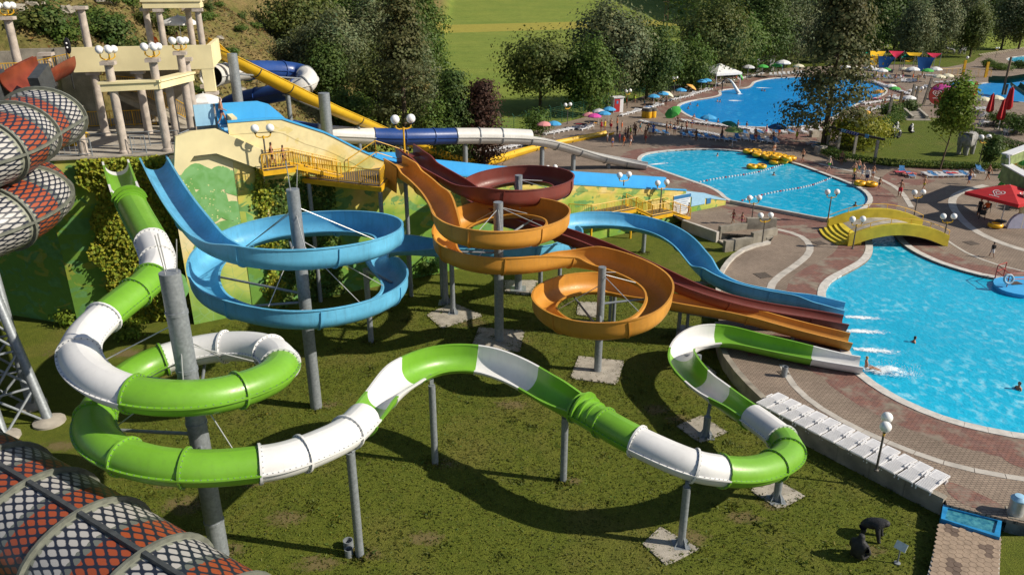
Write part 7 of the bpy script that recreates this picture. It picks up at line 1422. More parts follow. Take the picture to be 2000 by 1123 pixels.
for px, py, rz, sc_, lb in ((1741, 265, -40, .95, 'panda statue sitting left of its neighbour'), (1754, 270, 200, .85, 'panda statue sitting lowest, its back to the path'), (1750, 254, -80, .8, 'panda statue at the back of the three'), (1777, 260, -50, .9, 'panda statue sitting apart on the right')):
    statue('panda_statue', [(0, 0, .3), (0, 0, .6), (.05, 0, .84), (.12, 0, 1.02), (.2, 0, 1.1), (.1, .12, 1.2), (.1, -.12, 1.2), (.15, .22, .2), (.45, .3, .14), (.15, -.22, .2), (.45, -.3, .14), (.06, .28, .7), (.3, .34, .45), (.06, -.28, .7), (.3, -.34, .45)], [(0, 1), (1, 2), (2, 3), (3, 4), (3, 5), (3, 6), (0, 7), (7, 8), (0, 9), (9, 10), (1, 11), (11, 12), (1, 13), (13, 14)], [.33, .32, .24, .22, .1, .07, .07, .15, .13, .15, .13, .12, .1, .12, .1], 'panda_w', tuple(P(px, py, .12)), rz, lb, sc_*1.2, parts=(('black_patches', blk, 'panda_b'),))
M['zebra'] = mat('zebra_grey', (.42, .43, .44), .7, .3, 9, col2=(.62, .62, .62)); M['zebra_d'] = mat('zebra_stripe', (.03, .03, .035), .7, .2, 5)
def quad(L, H, neckdir, neck, head, tail=True, thick=1.0):
    v = [(-L*.45, 0, H), (0, 0, H*.97), (L*.42, 0, H)]; e = [(0, 1), (1, 2)]; r = [.22*thick, .24*thick, .21*thick]
    for s in (1, -1):
        for bx, base in ((-L*.45, 0), (L*.42, 2)):
            k0 = len(v); v += [(bx, s*.16*thick, H*.72), (bx+(-.07 if bx < 0 else .02), s*.16*thick, H*.38), (bx+.0, s*.16*thick, .05)]; e += [(base, k0), (k0, k0+1), (k0+1, k0+2)]; r += [.12*thick, .065*thick, .055*thick]
    k0 = len(v); n1 = Vector((L*.42, 0, H))+Vector(neckdir)*neck*.5; n2 = Vector((L*.42, 0, H))+Vector(neckdir)*neck; v += [tuple(n1), tuple(n2), (n2.x+head*.5, 0, n2.z-head*.1), (n2.x+head, 0, n2.z-head*.45)]; e += [(2, k0), (k0, k0+1), (k0+1, k0+2), (k0+2, k0+3)]; r += [.15*thick, .11*thick, .1*thick, .07*thick]
    k1 = len(v); v += [(n2.x-.02, .07, n2.z+.16), (n2.x-.02, -.07, n2.z+.16)]; e += [(k0+1, k1), (k0+1, k1+1)]; r += [.03, .03]
    if tail: k1 = len(v); v += [(-L*.55, 0, H*.85), (-L*.6, 0, H*.5)]; e += [(0, k1), (k1, k1+1)]; r += [.04, .03]
    return v, e, r
stripe = lambda c, n: math.sin(c.x*28+c.z*6) > .35
for px, py, rz, lb in ((1855, 108, 160, 'zebra statue on the left of the pair'), (1878, 108, 20, 'zebra statue on the right of the pair')):
    v, e, r = quad(1.3, 1.0, (.6, 0, .8), .6, .4); statue('zebra_statue', v, e, r, 'zebra', tuple(P(px, py, .05)), rz, lb, 1.5, parts=(('stripes', stripe, 'zebra_d'),))
M['giraffe'] = mat('giraffe_tan', (.42, .33, .22), .7, .5, 5)
for px, py, rz, sc_, lb in ((1694, 103, 30, 1.35, 'giraffe statue on the left, in front of dark trees'), (1718, 103, 150, 1.45, 'tallest giraffe statue on the right'), (1711, 102, 170, 1.0, 'young giraffe statue between the big ones')):
    v, e, r = quad(1.3, 1.75, (.3, 0, .95), 1.9, .38); statue('giraffe_statue', v, e, r, 'giraffe', tuple(P(px, py, .05)), rz, lb, sc_, parts=(('blotches', lambda c, n: math.sin(c.x*13)*math.sin(c.z*9)+math.sin(c.y*15) > .5, 'bark'),))
M['elephant'] = mat('elephant_grey', (.24, .235, .23), .8, .25, 3, bump=.5, bscale=12)
ev = [(-.7, 0, 1.75), (0, 0, 1.85), (.7, 0, 1.8), (1.15, 0, 1.9), (1.5, 0, 1.6), (1.65, 0, 1.1), (1.68, 0, .55), (1.85, 0, .3)]; ee = [(i, i+1) for i in range(7)]; er = [.6, .72, .58, .45, .26, .18, .13, .09]
for bx, base in ((-.65, 0), (.65, 2)):
    for s in (1, -1): k0 = len(ev); ev += [(bx, s*.36, 1.1), (bx, s*.36, .55), (bx+.03, s*.36, .06)]; ee += [(base, k0), (k0, k0+1), (k0+1, k0+2)]; er += [.3, .23, .22]
for s in (1, -1): k0 = len(ev); ev += [(1.0, s*.5, 1.85), (.85, s*.95, 1.7), (.85, s*.9, 1.3)]; ee += [(3, k0), (k0, k0+1), (k0+1, k0+2)]; er += [(.1, .3), (.05, .36), (.04, .2)]
k0 = len(ev); ev += [(-1.2, 0, 1.6), (-1.32, 0, .9)]; ee += [(0, k0), (k0, k0+1)]; er += [.06, .04]
statue('elephant_statue', ev, ee, er, 'elephant', tuple(P(1884, 304, .12)), 35, 'life-size grey elephant statue beside the hedge', 1.15, root=1)
# ------------------------------------------------------------------ yellow bridge over the pool neck
br_ = thing('arched_bridge', (31, 58.4, 0), 'arched yellow footbridge with curved steps between the two pools', 'bridge')
YN, YF, XL, XR = 58.45, 62.7, 26.9, 34.9
def arch(t, z0, rise): return z0+rise*(1-(2*t-1)**2)
def parapet(y, th):
    mb = MB(); n = 24; vs = []
    for i in range(n+1):
        t = i/n; x = XL+(XR-XL)*t; zt_ = arch(t, .88, 1.0); zb_ = max(.0, arch(t, -.12, 1.05)); vs += [(x, y-th/2, zb_), (x, y-th/2, zt_), (x, y+th/2, zt_), (x, y+th/2, zb_)]
    fs = [(i*4+j, (i+1)*4+j, (i+1)*4+(j+1) % 4, i*4+(j+1) % 4) for i in range(n) for j in range(4)]+[(0, 1, 2, 3), (n*4, n*4+1, n*4+2, n*4+3)]; mb.add(vs, fs); mb.build('parapet', 'bridge', br_, smooth=0)
    rl = MB(); top = [(XL+(XR-XL)*t, y, arch(t, .88, 1.0)+.38) for t in np.linspace(.0, 1, 16)]; rl.path(top, .028, 6)
    for t in (0, .2, .4, .6, .8, 1): x = XL+(XR-XL)*t; z = arch(t, .88, 1.0); rl.tube((x, y, z-.02), (x, y, z+.38), .025, .025, 6)
    rl.build('handrail', 'ypaint', br_, smooth=40)
parapet(YN, .32); parapet(YF, .32)
mb = MB(); n = 24; vs = []
for i in range(n+1):
    t = .14+.86*i/n; x = XL+(XR-XL)*t; zt_ = max(.02, arch(t, .12, 1.0)); vs += [(x, YN+.161, zt_-.3), (x, YN+.161, zt_), (x, YF-.161, zt_), (x, YF-.161, zt_-.3)]
mb.add(vs, [(i*4+j, (i+1)*4+j, (i+1)*4+(j+1) % 4, i*4+(j+1) % 4) for i in range(n) for j in range(4)]+[(0, 1, 2, 3), (n*4, n*4+1, n*4+2, n*4+3)]); mb.build('walkway', 'concrete', br_, smooth=0)
for i in range(5):
    z = .125*(i+1); x0 = XL-.75+i*.40; pts_ = [(XL+1.2, YN+.17), (x0, YN+.17)]+[(x0-.28*math.sin(math.pi*t), YN+.17+(YF-YN-.34)*t) for t in (.2, .4, .6, .8)]+[(x0, YF-.17), (XL+1.2, YF-.17)]
    mb = MB(); mb.prism(ccw(pts_), z-.124, z); mb.build('step', 'bridge' if i % 2 == 0 else 'bridge', br_, smooth=0)
# ------------------------------------------------------------------ near-pool platform with ladder rail and lifebuoy
c = P(1985, 556, 0); ip = thing('pool_platform', (c.x, c.y, -.13), 'blue rounded platform with red rail and lifebuoy at right edge of near pool', 'platform')
pl_ = [P(a, b2, .0) for a, b2 in ((1942, 545), (1938, 556), (1950, 567), (1970, 575), (2010, 582), (2060, 580), (2060, 545), (1990, 543))]
mb = MB(); mb.prism(smoothpoly(ccw([(p_.x, p_.y) for p_ in pl_]), 1), -.4, .14); mb.build('slab', 'wideblue', ip, smooth=0)
M['redmetal'] = mat('red_rail', (.35, .03, .02), .5, .15, 4); q = [P(1943, 544, .15), P(1960, 538, .15), P(1966, 560, .15), P(2030, 556, .15)]; mb = MB()
for p_ in q[:3]: mb.tube(p_, p_+Vector((0, 0, 1.0)), .035, .035, 8)
for h in (.55, 1.0): mb.path([q[1]+Vector((0, 0, h)), q[0]+Vector((0, 0, h)), q[2]+Vector((0, 0, h*.95)), q[3]+Vector((0, 0, h*.95))], .03, 6)
mb.build('rail', 'redmetal', ip, smooth=40)
M['buoy'] = mat('lifebuoy_grey', (.30, .42, .50), .5, .15, 5); mb = MB(); mb.torus((0, 0, 0), .3, .085, 22, 8); mb.v = [tuple(Matrix.Translation(q[2]+Vector((-.05, -.08, .6))) @ Matrix.Rotation(R(75), 4, 'X') @ Vector(v_)) for v_ in mb.v]; p_ = q[2]; single(mb, 'lifebuoy', 'buoy', (p_.x, p_.y, .75), 'grey-blue lifebuoy hanging on the red platform rail', 'lifebuoy', smooth=60)
mb = MB(); p_ = P(1982, 553, .15); mb.box((p_.x, p_.y, .16), (.8, .5, .03), .2); mb.build('mat', 'grate', ip, smooth=0)
# ------------------------------------------------------------------ wooden pergola with the blue sign letters
pg = thing('sign_pergola', tuple(P(1660, 310)), 'row of pale posts carrying a dark beam with small blue signs', 'pergola')
tops = []
for px, py in ((1615, 290), (1635, 299), (1666, 308), (1707, 320)):
    p_ = P(px, py); mb = MB(); mb.box((p_.x, p_.y, 1.35), (.26, .26, 2.7)); mb.build('post', 'concrete', pg, smooth=0); tops.append(Vector((p_.x, p_.y, 2.82)))
tops[0] += Vector((-.8, .6, 0)); tops[-1] += Vector((.6, -.2, 0))
for a_, b_ in zip(tops, tops[1:]): mb = MB(); mb.bar(a_, b_, .24, .24); mb.build('beam', 'black', pg, smooth=0)
M['signblue'] = mat('sign_blue', (.06, .25, .48), .4, .15, 6); M['signdk'] = mat('sign_dark_blue', (.03, .05, .22), .4, .15, 6)
dv = (tops[2]-tops[1]).normalized(); per = Vector((dv.y, -dv.x, 0))
for i in range(7):
    p_ = tops[1]+dv*(.25+.42*i)+per*.16; mb = MB(); mb.bar(p_, p_+dv*.34, .06, .36); s_ = mb.build('sign_panel', 'signblue' if i < 2 else 'signdk', pg, smooth=0)
    mb = MB(); mb.bar(p_+dv*.1+per*.035+Vector((0, 0, -.1)), p_+dv*.24+per*.035+Vector((0, 0, .1)), .01, .05); mb.build('sign_stroke', 'plastic', s_, smooth=0)
dv = (tops[3]-tops[2]).normalized(); per = Vector((dv.y, -dv.x, 0)); p_ = tops[2]+dv*1.3+per*.16; mb = MB(); mb.bar(p_, p_+dv*.5, .06, .42); mb.build('sign_panel', 'signblue', pg, smooth=0)
# ------------------------------------------------------------------ cafe corner
def heart(n=28):
    return [(16*math.sin(t)**3/16, (13*math.cos(t)-5*math.cos(2*t)-2*math.cos(3*t)-math.cos(4*t))/16) for t in np.linspace(0, 2*math.pi, n, endpoint=False)]
def logo(mb, f):       # two nested open heart strokes drawn on a surface; f maps (a,b) to a point
    for sc_, wd in ((1.0, .16), (.52, .16)):
        h_ = heart(); n = len(h_)
        for i in range(n):
            if sc_ == 1.0 and i in (0, n-1): continue
            a_, b_ = h_[i], h_[(i+1) % n]; q_ = [(a_[0]*sc_, a_[1]*sc_), (b_[0]*sc_, b_[1]*sc_), (b_[0]*(sc_-wd), b_[1]*(sc_-wd)), (a_[0]*(sc_-wd), a_[1]*(sc_-wd))]; mb.add([f(*v_) for v_ in q_], [(0, 1, 2, 3)])
M['logo_white'] = mat('logo_white', (.68, .66, .66), .6, .05, 4)
bs = P(1936, 437, 0); cx_, cy_ = bs.x+1.2, bs.y+.6
up = thing('cafe_parasol', (cx_, cy_, 0), 'big square red cafe parasol with white heart logos', 'parasol'); s_ = 2.35; za, zb = 3.35, 2.45; ang = R(28)
cor = [Vector((cx_, cy_, 0))+Matrix.Rotation(ang, 3, 'Z') @ Vector((s_*a, s_*b2, zb)) for a, b2 in ((-1, -1), (1, -1), (1, 1), (-1, 1))]; ap = Vector((cx_, cy_, za))
mb = MB(); mb.add([ap]+cor+[v_-Vector((0, 0, .28)) for v_ in cor], [(0, 1, 2), (0, 2, 3), (0, 3, 4), (0, 4, 1), (1, 5, 6, 2), (2, 6, 7, 3), (3, 7, 8, 4), (4, 8, 5, 1)]); cn = mb.build('canopy', 'um_red', up, smooth=0)
for a_, b_ in ((0, 1), (3, 0), (1, 2)):
    A_, B_ = cor[a_], cor[b_]; md = (A_+B_)/2; e1 = (B_-A_).normalized(); e2 = (ap-md).normalized(); nrm = e1.cross(e2).normalized(); nrm = nrm if nrm.z > 0 else -nrm; cc = md+e2*.95+nrm*.02
    mb = MB(); logo(mb, lambda x, y: cc+e1*x*.52+e2*y*.5); mb.build('heart_logo', 'logo_white', cn, smooth=0)
    mb = MB()
    for i in range(7): mb.add([cc+e1*(-.42+.13*i+dx)+e2*(-.62+dy) for dx, dy in ((0, 0), (.09, 0), (.09, .09), (0, .09))], [(0, 1, 2, 3)])
    mb.build('logo_caption', 'logo_white', cn, smooth=0)
mb = MB(); mb.tube((cx_, cy_, 0), (cx_, cy_, za), .045, .045, 10); mb.build('pole', 'plastic', up); mb = MB(); mb.lathe([(.45, 0), (.45, .1), (.08, .16)], 14, (cx_, cy_, 0)); mb.build('base', 'black', up)
def chair_proto(mt):
    root = thing('cafe_chair', (0, 0, 0), '-', 'chair')
    for a in (-1, 1):
        for b2 in (-1, 1): mb = MB(); mb.tube((a*.22, b2*.22, 0), (a*.2, b2*.2, .44), .02, .02, 6); mb.build('leg', mt, root, local=True)
    mb = MB(); mb.box((0, 0, .45), (.46, .46, .04)); mb.build('seat', mt, root, local=True, smooth=0)
    mb = MB(); mb.bar((-.22, -.22, .68), (-.22, .22, .68), .03, .4); mb.bar((-.22, -.22, .62), (.18, -.24, .62), .04, .04); mb.bar((-.22, .22, .62), (.18, .24, .62), .04, .04); mb.build('backrest', mt, root, local=True, smooth=0); return root
def table_proto(mt):
    root = thing('cafe_table', (0, 0, 0), '-', 'table'); mb = MB(); mb.box((0, 0, .72), (.9, .9, .04)); mb.build('table_top', mt, root, local=True, smooth=0)
    for a in (-1, 1):
        for b2 in (-1, 1): mb = MB(); mb.tube((a*.38, b2*.38, 0), (a*.38, b2*.38, .7), .025, .025, 6); mb.build('leg', 'black', root, local=True)
    return root
cd, cw = chair_proto('black'), chair_proto('plastic'); td_, tw2 = table_proto('black'), table_proto('plastic')
for px, py, pr, rz, lb in ((1917, 428, cd, 60, 'dark cafe chair nearest the red parasol pole'), (1926, 415, cd, 200, 'dark cafe chair where the orange-shirted man sits')): place(pr, tuple(P(px, py)), R(rz), lb, 'cafe chairs')
place(td_, tuple(P(1985, 410)), R(10), 'dark cafe table at the counter under the red parasol', 'cafe tables')
for i, (px, py, w_) in enumerate(((1907, 232, 0), (1925, 248, 1), (1978, 250, 0), (1974, 264, 1), (1915, 228, 0))):
    where = ['by the leftmost closed red parasol', 'left of the hedge-front red parasol', 'at the right edge behind', 'in the lower right terrace corner', 'at the back of the terrace'][i]
    place((td_, tw2)[w_], tuple(P(px, py)), R(12*i), ('white' if w_ else 'dark')+' terrace table '+where, 'cafe tables')
    for j, (dx, dy, an) in enumerate(((-.8, 0, 0), (.8, 0, 180), (0, .8, 270), (0, -.8, 90))):
        p_ = P(px, py); place((cd, cw)[(i+j) % 2], (p_.x+dx, p_.y+dy, 0), R(an), ('dark', 'white')[(i+j) % 2]+' terrace chair on the '+['left', 'right', 'far', 'near'][j]+' side of the table '+where, 'cafe chairs')
person(1910, 424, 'stand', 200, 1.75, 'woman in long black dress under the red cafe parasol', 'tan', 'dark', [('dress', 'black')])
person(0, 0, 'sit', 200, 1.7, 'man in orange shirt sitting under the red cafe parasol', 'tan', 'grey', [('shirt', 'orange'), ('shorts', 'black')], loc=tuple(P(1925, 417)-Vector((0, 0, .03))))
# green framed kiosk tower at the right picture edge
kt = thing('kiosk_frame', tuple(P(1975, 372)), 'angular green and white painted roof frame on yellow column, right edge', 'kiosk'); M['kgreen'] = mat('kiosk_green', (.20, .26, .10), .7, .35, 1.5)
KV = {k_: YD(px, py, y) for k_, (px, py, y) in dict(a=(1966, 303, 70), b=(2040, 275, 76), c=(1966, 322, 70), d=(2030, 358, 64), e=(1982, 300, 74), f=(2060, 278, 78)).items()}
for u_, v_, hh in (('a', 'b', 1.0), ('c', 'd', 1.5), ('a', 'c', .5)):
    A_, B_ = KV[u_], KV[v_]; mb = MB(); mb.bar(A_-Vector((0, 0, hh*.5)), B_-Vector((0, 0, hh*.5)), .7, hh); mb.build('fascia', 'kgreen', kt, smooth=0)
    mb = MB(); mb.bar(A_+Vector((0, 0, .06)), B_+Vector((0, 0, .06)), .9, .1); mb.build('edge_trim', 'plastic', kt, smooth=0)
for px, py in ((1966, 372), (1990, 445)):
    p_ = P(px, py); mb = MB(); mb.tube((p_.x, p_.y, 0), (p_.x, p_.y, 3.2), .3, .3, 14); mb.build('column', 'ypaint' if px < 1980 else 'cream', kt, smooth=40)
p_ = P(1990, 405); mb = MB(); mb.box((p_.x+1.2, p_.y, .55), (2.6, 1.2, 1.1), .2); mb.build('counter', 'cream', kt, smooth=0)
M['lilac'] = mat('lilac_board', (.42, .42, .55), .5, .08, 3); p_ = P(1988, 446); mb = MB(); mb.add([(p_.x+1.0*math.cos(t), p_.y+.15*s2, 1.3*math.sin(t)+.02) for s2 in (-1, 1) for t in np.linspace(0, math.pi, 15)], [tuple(range(15)), tuple(range(29, 14, -1))]+[(i, i+1, 16+i, 15+i) for i in range(14)]+[(0, 15, 29, 14)]); single(mb, 'rounded_board', 'lilac', (p_.x, p_.y, 0), 'lilac half-round board leaning at the cafe counter', 'board', smooth=30)
for px, py, lb in ((1953, 372, 'small closed green parasol above the red cafe parasol'), (1993, 344, 'small closed green parasol at the right edge'), (1946, 404, 'closed green parasol under the red cafe canopy')):
    p_ = P(px, py); root = thing('closed_parasol', tuple(p_), lb, 'parasol'); mb = MB(); vs = []
    for rr, zz in ((.03, 2.5), (.2, 2.2), (.32, 1.6), (.36, 1.2), (.08, 1.15)): vs += [(rr*(1+.3*math.cos(10*math.pi*i/20))*math.cos(2*math.pi*i/20), rr*(1+.3*math.cos(10*math.pi*i/20))*math.sin(2*math.pi*i/20), zz) for i in range(20)]
    mb.add(vs, [(j*20+i, j*20+(i+1) % 20, (j+1)*20+(i+1) % 20, (j+1)*20+i) for j in range(4) for i in range(20)]); mb.build('folded_canopy', 'um_green', root, local=True, smooth=60); mb = MB(); mb.tube((0, 0, 0), (0, 0, 2.55), .03, .03, 8); mb.build('pole', 'plastic', root, local=True)
# round red ice-cream sign
p_ = P(1830, 208); rs_ = thing('round_sign', tuple(p_), 'large round red sign with white heart logo beside the young tree', 'sign'); mb = MB(); n = 32; vs = []
for y in (-.12, .12): vs += [(1.75*math.cos(2*math.pi*i/n), y, 2.0+1.75*math.sin(2*math.pi*i/n)) for i in range(n)]
mb.add(vs, [tuple(range(n)), tuple(range(2*n-1, n-1, -1))]+[(i, (i+1) % n, n+(i+1) % n, n+i) for i in range(n)]); M['signred'] = mat('sign_red', (.25, .018, .015), .5, .1, 3); mb.build('disc', 'signred', rs_, local=True, smooth=30)
mb = MB(); logo(mb, lambda x, y: (x*.75-.5, -.14, 2.15+y*.55)); 
for i in range(8): mb.add([(-1.05+.14*i+dx, -.14, 1.3+dz) for dx, dz in ((0, 0), (.1, 0), (.1, .12), (0, .12))], [(0, 1, 2, 3)])
mb.build('heart_logo', 'logo_white', rs_, local=True, smooth=0); mb = MB(); mb.box((-.4, .05, .2), (.15, .15, .6)); mb.box((.4, .05, .2), (.15, .15, .6)); mb.build('feet', 'black', rs_, local=True, smooth=0)
# park steps with side walls and pillars
st = thing('park_steps', tuple(P(1795, 236)), 'grey park steps with sloping side walls between hedge and round sign', 'steps')
for i in range(6):
    p_ = P(1794, 237, 0); mb = MB(); mb.box((p_.x, p_.y+.45*i, .09+.085*i), (3.6, .46, .18+.17*i)); mb.build('step', 'concrete', st, smooth=0)
for px in (1780, 1808):
    p_ = P(px, 236); mb = MB(); mb.bar((p_.x, p_.y-.2, .35), (p_.x, p_.y+2.8, 1.05), .35, .8); mb.build('side_wall', 'concrete', st, smooth=0)
for px, py, h, lb in ((1776, 214, 4.0, 'tall grey pillar left of the park steps lamp'), (1785, 212, 3.6, 'second grey pillar by the park steps lamp'), (1803, 205, 4.4, 'leaning pale pillar behind the park steps'), (1753, 225, 3.6, 'dark wooden post near the pale man'), (1733, 236, 3.4, 'pale trellis post among the bamboo')):
    p_ = P(px, py); mb = MB(); mb.bar((p_.x, p_.y, 0), (p_.x+(.6 if 'leaning' in lb else .1), p_.y, h), .32, .32); single(mb, 'pillar', 'wallconc' if 'dark' not in lb else 'wood', tuple(p_), lb, 'pillar', smooth=0)
# ------------------------------------------------------------------ shade sails
SA = {'sail_blue': (.004, .028, .10), 'sail_yellow': (.50, .31, .02), 'sail_red': (.45, .03, .07), 'sail_teal': (.01, .22, .14)}
for k_, c_ in SA.items(): M[k_] = mat(k_, c_, .9, .12, 1, spec=.05)
def sail(px4, y, mt, label):
    ps_ = [YD(a, b2, y+dy) for (a, b2, dy) in px4]; c = sum(ps_, Vector())/len(ps_); n = 8; mb = MB(); root = thing('shade_sail', (c.x, c.y, 0), label, 'shade sail', 'coloured shade sails'); vs = []
    q4 = ps_ if len(ps_) == 4 else [ps_[0], ps_[1], ps_[2], ps_[2]]
    for i in range(n+1):
        for j in range(n+1):
            u_, v_ = i/n, j/n; p_ = q4[0].lerp(q4[1], u_).lerp(q4[3].lerp(q4[2], u_), v_); vs.append(p_+Vector((0, .5*math.sin(math.pi*u_)*math.sin(math.pi*v_), -.35*math.sin(math.pi*u_)*math.sin(math.pi*v_))))
    mb.add(vs, [(i*(n+1)+j, (i+1)*(n+1)+j, (i+1)*(n+1)+j+1, i*(n+1)+j+1) for i in range(n) for j in range(n)]); mb.build('cloth', mt, root, smooth=60)
    for p_ in ps_[:2]: mb = MB(); mb.tube((p_.x, p_.y, 0), (p_.x, p_.y, p_.z+.2), .07, .06, 8); mb.build('mast', 'steel', root)
sail([(1716, 110, 0), (1749, 112, 0), (1734, 133, -3), (1716, 133, -3)], 178, 'sail_blue', 'left dark blue hanging sail'); sail([(1792, 112, 0), (1826, 113, 0), (1812, 142, -4), (1793, 139, -4)], 174, 'sail_blue', 'right dark blue hanging sail')
sail([(1700, 100, 0), (1730, 101, 4), (1724, 110, 0), (1700, 111, -4)], 186, 'sail_yellow', 'upper left yellow sail'); sail([(1700, 111, 0), (1715, 111, 0), (1713, 127, -3), (1700, 127, -3)], 184, 'sail_yellow', 'yellow sail hanging left of the left blue one'); sail([(1736, 100, 0), (1766, 101, 0), (1750, 115, -5)], 184, 'sail_red', 'left red triangular sail'); sail([(1770, 103, 0), (1802, 104, 0), (1796, 110, -4), (1776, 109, -4)], 184, 'sail_yellow', 'yellow sail between the red ones'); sail([(1810, 104, 0), (1839, 105, 0), (1826, 115, -5)], 182, 'sail_red', 'right red triangular sail')
sail([(1766, 120, 0), (1788, 113, 2), (1780, 121, -3)], 180, 'sail_yellow', 'small slanting yellow sail in the middle'); sail([(1682, 107, 0), (1708, 110, 0), (1694, 102, 4)], 183, 'sail_teal', 'left teal pointed sail'); sail([(1760, 113, 0), (1786, 112, 0), (1769, 106, 4)], 181, 'sail_teal', 'right teal pointed sail')
# ------------------------------------------------------------------ fence, kiosk, bins
fn = thing('wire_fence', tuple(P(1110, 240)), 'green wire mesh fence with angled post tops behind the loungers', 'fence'); M['fgreen'] = mat('fence_green', (.012, .09, .055), .5, .15, 5)
fl = resample(XY([(935, 287), (1000, 266), (1100, 240), (1155, 226), (1210, 207), (1300, 172), (1390, 151)]), 3.0, False)
fl = [Vector((p_.x-.2, p_.y+.8, 0)) for p_ in fl]
for p_ in fl: mb = MB(); mb.tube(p_, p_+Vector((0, 0, 2.4)), .05, .05, 6); mb.tube(p_+Vector((0, 0, 2.4)), p_+Vector((-.25, .2, 2.75)), .045, .045, 6); mb.build('post', 'fgreen', fn)
mb = MB()
for a_, b_ in zip(fl, fl[1:]):
    for z in np.linspace(.1, 2.3, 9): mb.tube(a_+Vector((0, 0, z)), b_+Vector((0, 0, z)), .014, .014, 4, False)
    for i in range(10): p_ = a_.lerp(b_, i/10); mb.tube(p_+Vector((0, 0, .05)), p_+Vector((0, 0, 2.35)), .008, .008, 3, False)
mb.build('wire_mesh', 'fgreen', fn, smooth=0, kind='stuff')
p_ = P(1204, 219); kk = thing('red_kiosk', tuple(p_), 'small red and white vending kiosk by the fence', 'kiosk', rz=R(20)); M['kred'] = mat('kiosk_red', (.35, .02, .025), .5, .15, 3)
mb = MB(); mb.box((0, 0, 1.15), (1.7, 1.2, 2.3)); mb.build('body', 'plastic', kk, local=True, smooth=0); mb = MB(); mb.box((-.25, -.63, 1.1), (.95, .06, 2.0)); mb.build('front_panel', 'kred', kk, local=True, smooth=0); mb = MB(); mb.box((-.25, -.67, 1.6), (.3, .03, .45)); mb.build('window', 'signblue', kk, local=True, smooth=0); mb = MB(); mb.box((0, -.05, 2.36), (1.95, 1.5, .12)); mb.build('roof', 'plastic', kk, local=True, smooth=0)
bp = thing('barrel_bin', (0, 0, 0), '-', 'bin'); mb = MB(); mb.lathe([(.36, 0), (.4, .1), (.4, .95), (.36, 1.05)], 16); mb.build('drum', 'ypaint', bp, local=True); mb = MB(); mb.lathe([(.41, .8), (.42, 1.12), (.3, 1.14)], 16); mb.build('lid', 'greypole', bp, local=True)
for px, py, lb in ((1259, 230, 'left yellow barrel bin of the three'), (1266, 231, 'middle yellow barrel bin of the three'), (1275, 230, 'right yellow barrel bin with reddish top')): place(bp, tuple(P(px, py)), 0, lb, 'yellow barrel bins', 1.25)
p_ = P(1491, 141); hb = thing('banner_hut', tuple(p_), 'small grey hut with white banner behind the green parasol', 'hut'); mb = MB(); mb.box((0, 0, 1.7), (4.0, 2.0, 3.4)); mb.build('wall', 'wallconc', hb, local=True, smooth=0); mb = MB(); mb.box((-1.7, -1.03, 1.8), (.5, .05, 3.2)); mb.box((1.4, -1.03, 1.6), (1.0, .05, 2.6)); mb.build('banner', 'plastic', hb, local=True, smooth=0); mb = MB(); mb.box((0, 0, 3.47), (4.4, 2.4, .14)); mb.build('roof', 'wallconc', hb, local=True, smooth=0)
# steel bin, sign post at the right edge; pipe near deck
p_ = P(1982, 1003, .0); sb = thing('steel_bin', (p_.x, p_.y, -.05), 'shiny steel litter bin at the right edge by foot bath', 'bin'); mb = MB(); mb.lathe([(.28, 0), (.28, .75)], 20); mb.build('drum', 'cable', sb, local=True); mb = MB(); mb.lathe([(.3, .75), (.3, .8), (.18, .93), (.05, .95)], 20); mb.build('lid', 'notice_blue', sb, local=True)
a_, b_ = P(1972, 1030, LAWN), YD(1993, 967, P(1972, 1030, LAWN).y); tp = thing('leaning_post', tuple(a_), 'thin leaning post with round foot right of foot bath', 'post'); mb = MB(); mb.tube(a_, b_, .05, .05, 8); mb.build('pole', 'steel', tp); mb = MB(); mb.lathe([(.42, 0), (.42, .1), (.1, .16)], 16, tuple(a_)); mb.build('foot', 'concrete', tp)
p_ = P(1531, 735); mb = MB(); mb.lathe([(.15, 0), (.16, .6), (.13, .6), (.12, .1)], 14, tuple(p_)); single(mb, 'litter_bin', 'steel', tuple(p_), 'small grey bin under the green slide run-out', 'bin', smooth=40)
# water jet arching into the far pool
A_ = P(1410, 178, 0); B_ = P(1444, 184, -.12); wj = thing('water_jet', tuple(A_), 'curved pipe spouting an arc of white water into the far pool', 'water jet'); mb = MB(); mb.path([A_, A_+Vector((0, 0, 1.6)), A_+Vector((.3, 0, 2.1)), A_+Vector((.8, .1, 2.2))], .1, 8); mb.build('pipe', 'black', wj); mb = MB(); S_ = A_+Vector((.8, .1, 2.2)); mb.path([S_.lerp(B_, t)+Vector((0, 0, 1.0*math.sin(math.pi*t)*(1-t)*.8)) for t in np.linspace(0, 1, 9)], [.08, .1, .14, .18, .22, .26, .3, .33, .36], 8); mb.build('water', 'foam', wj, smooth=60)
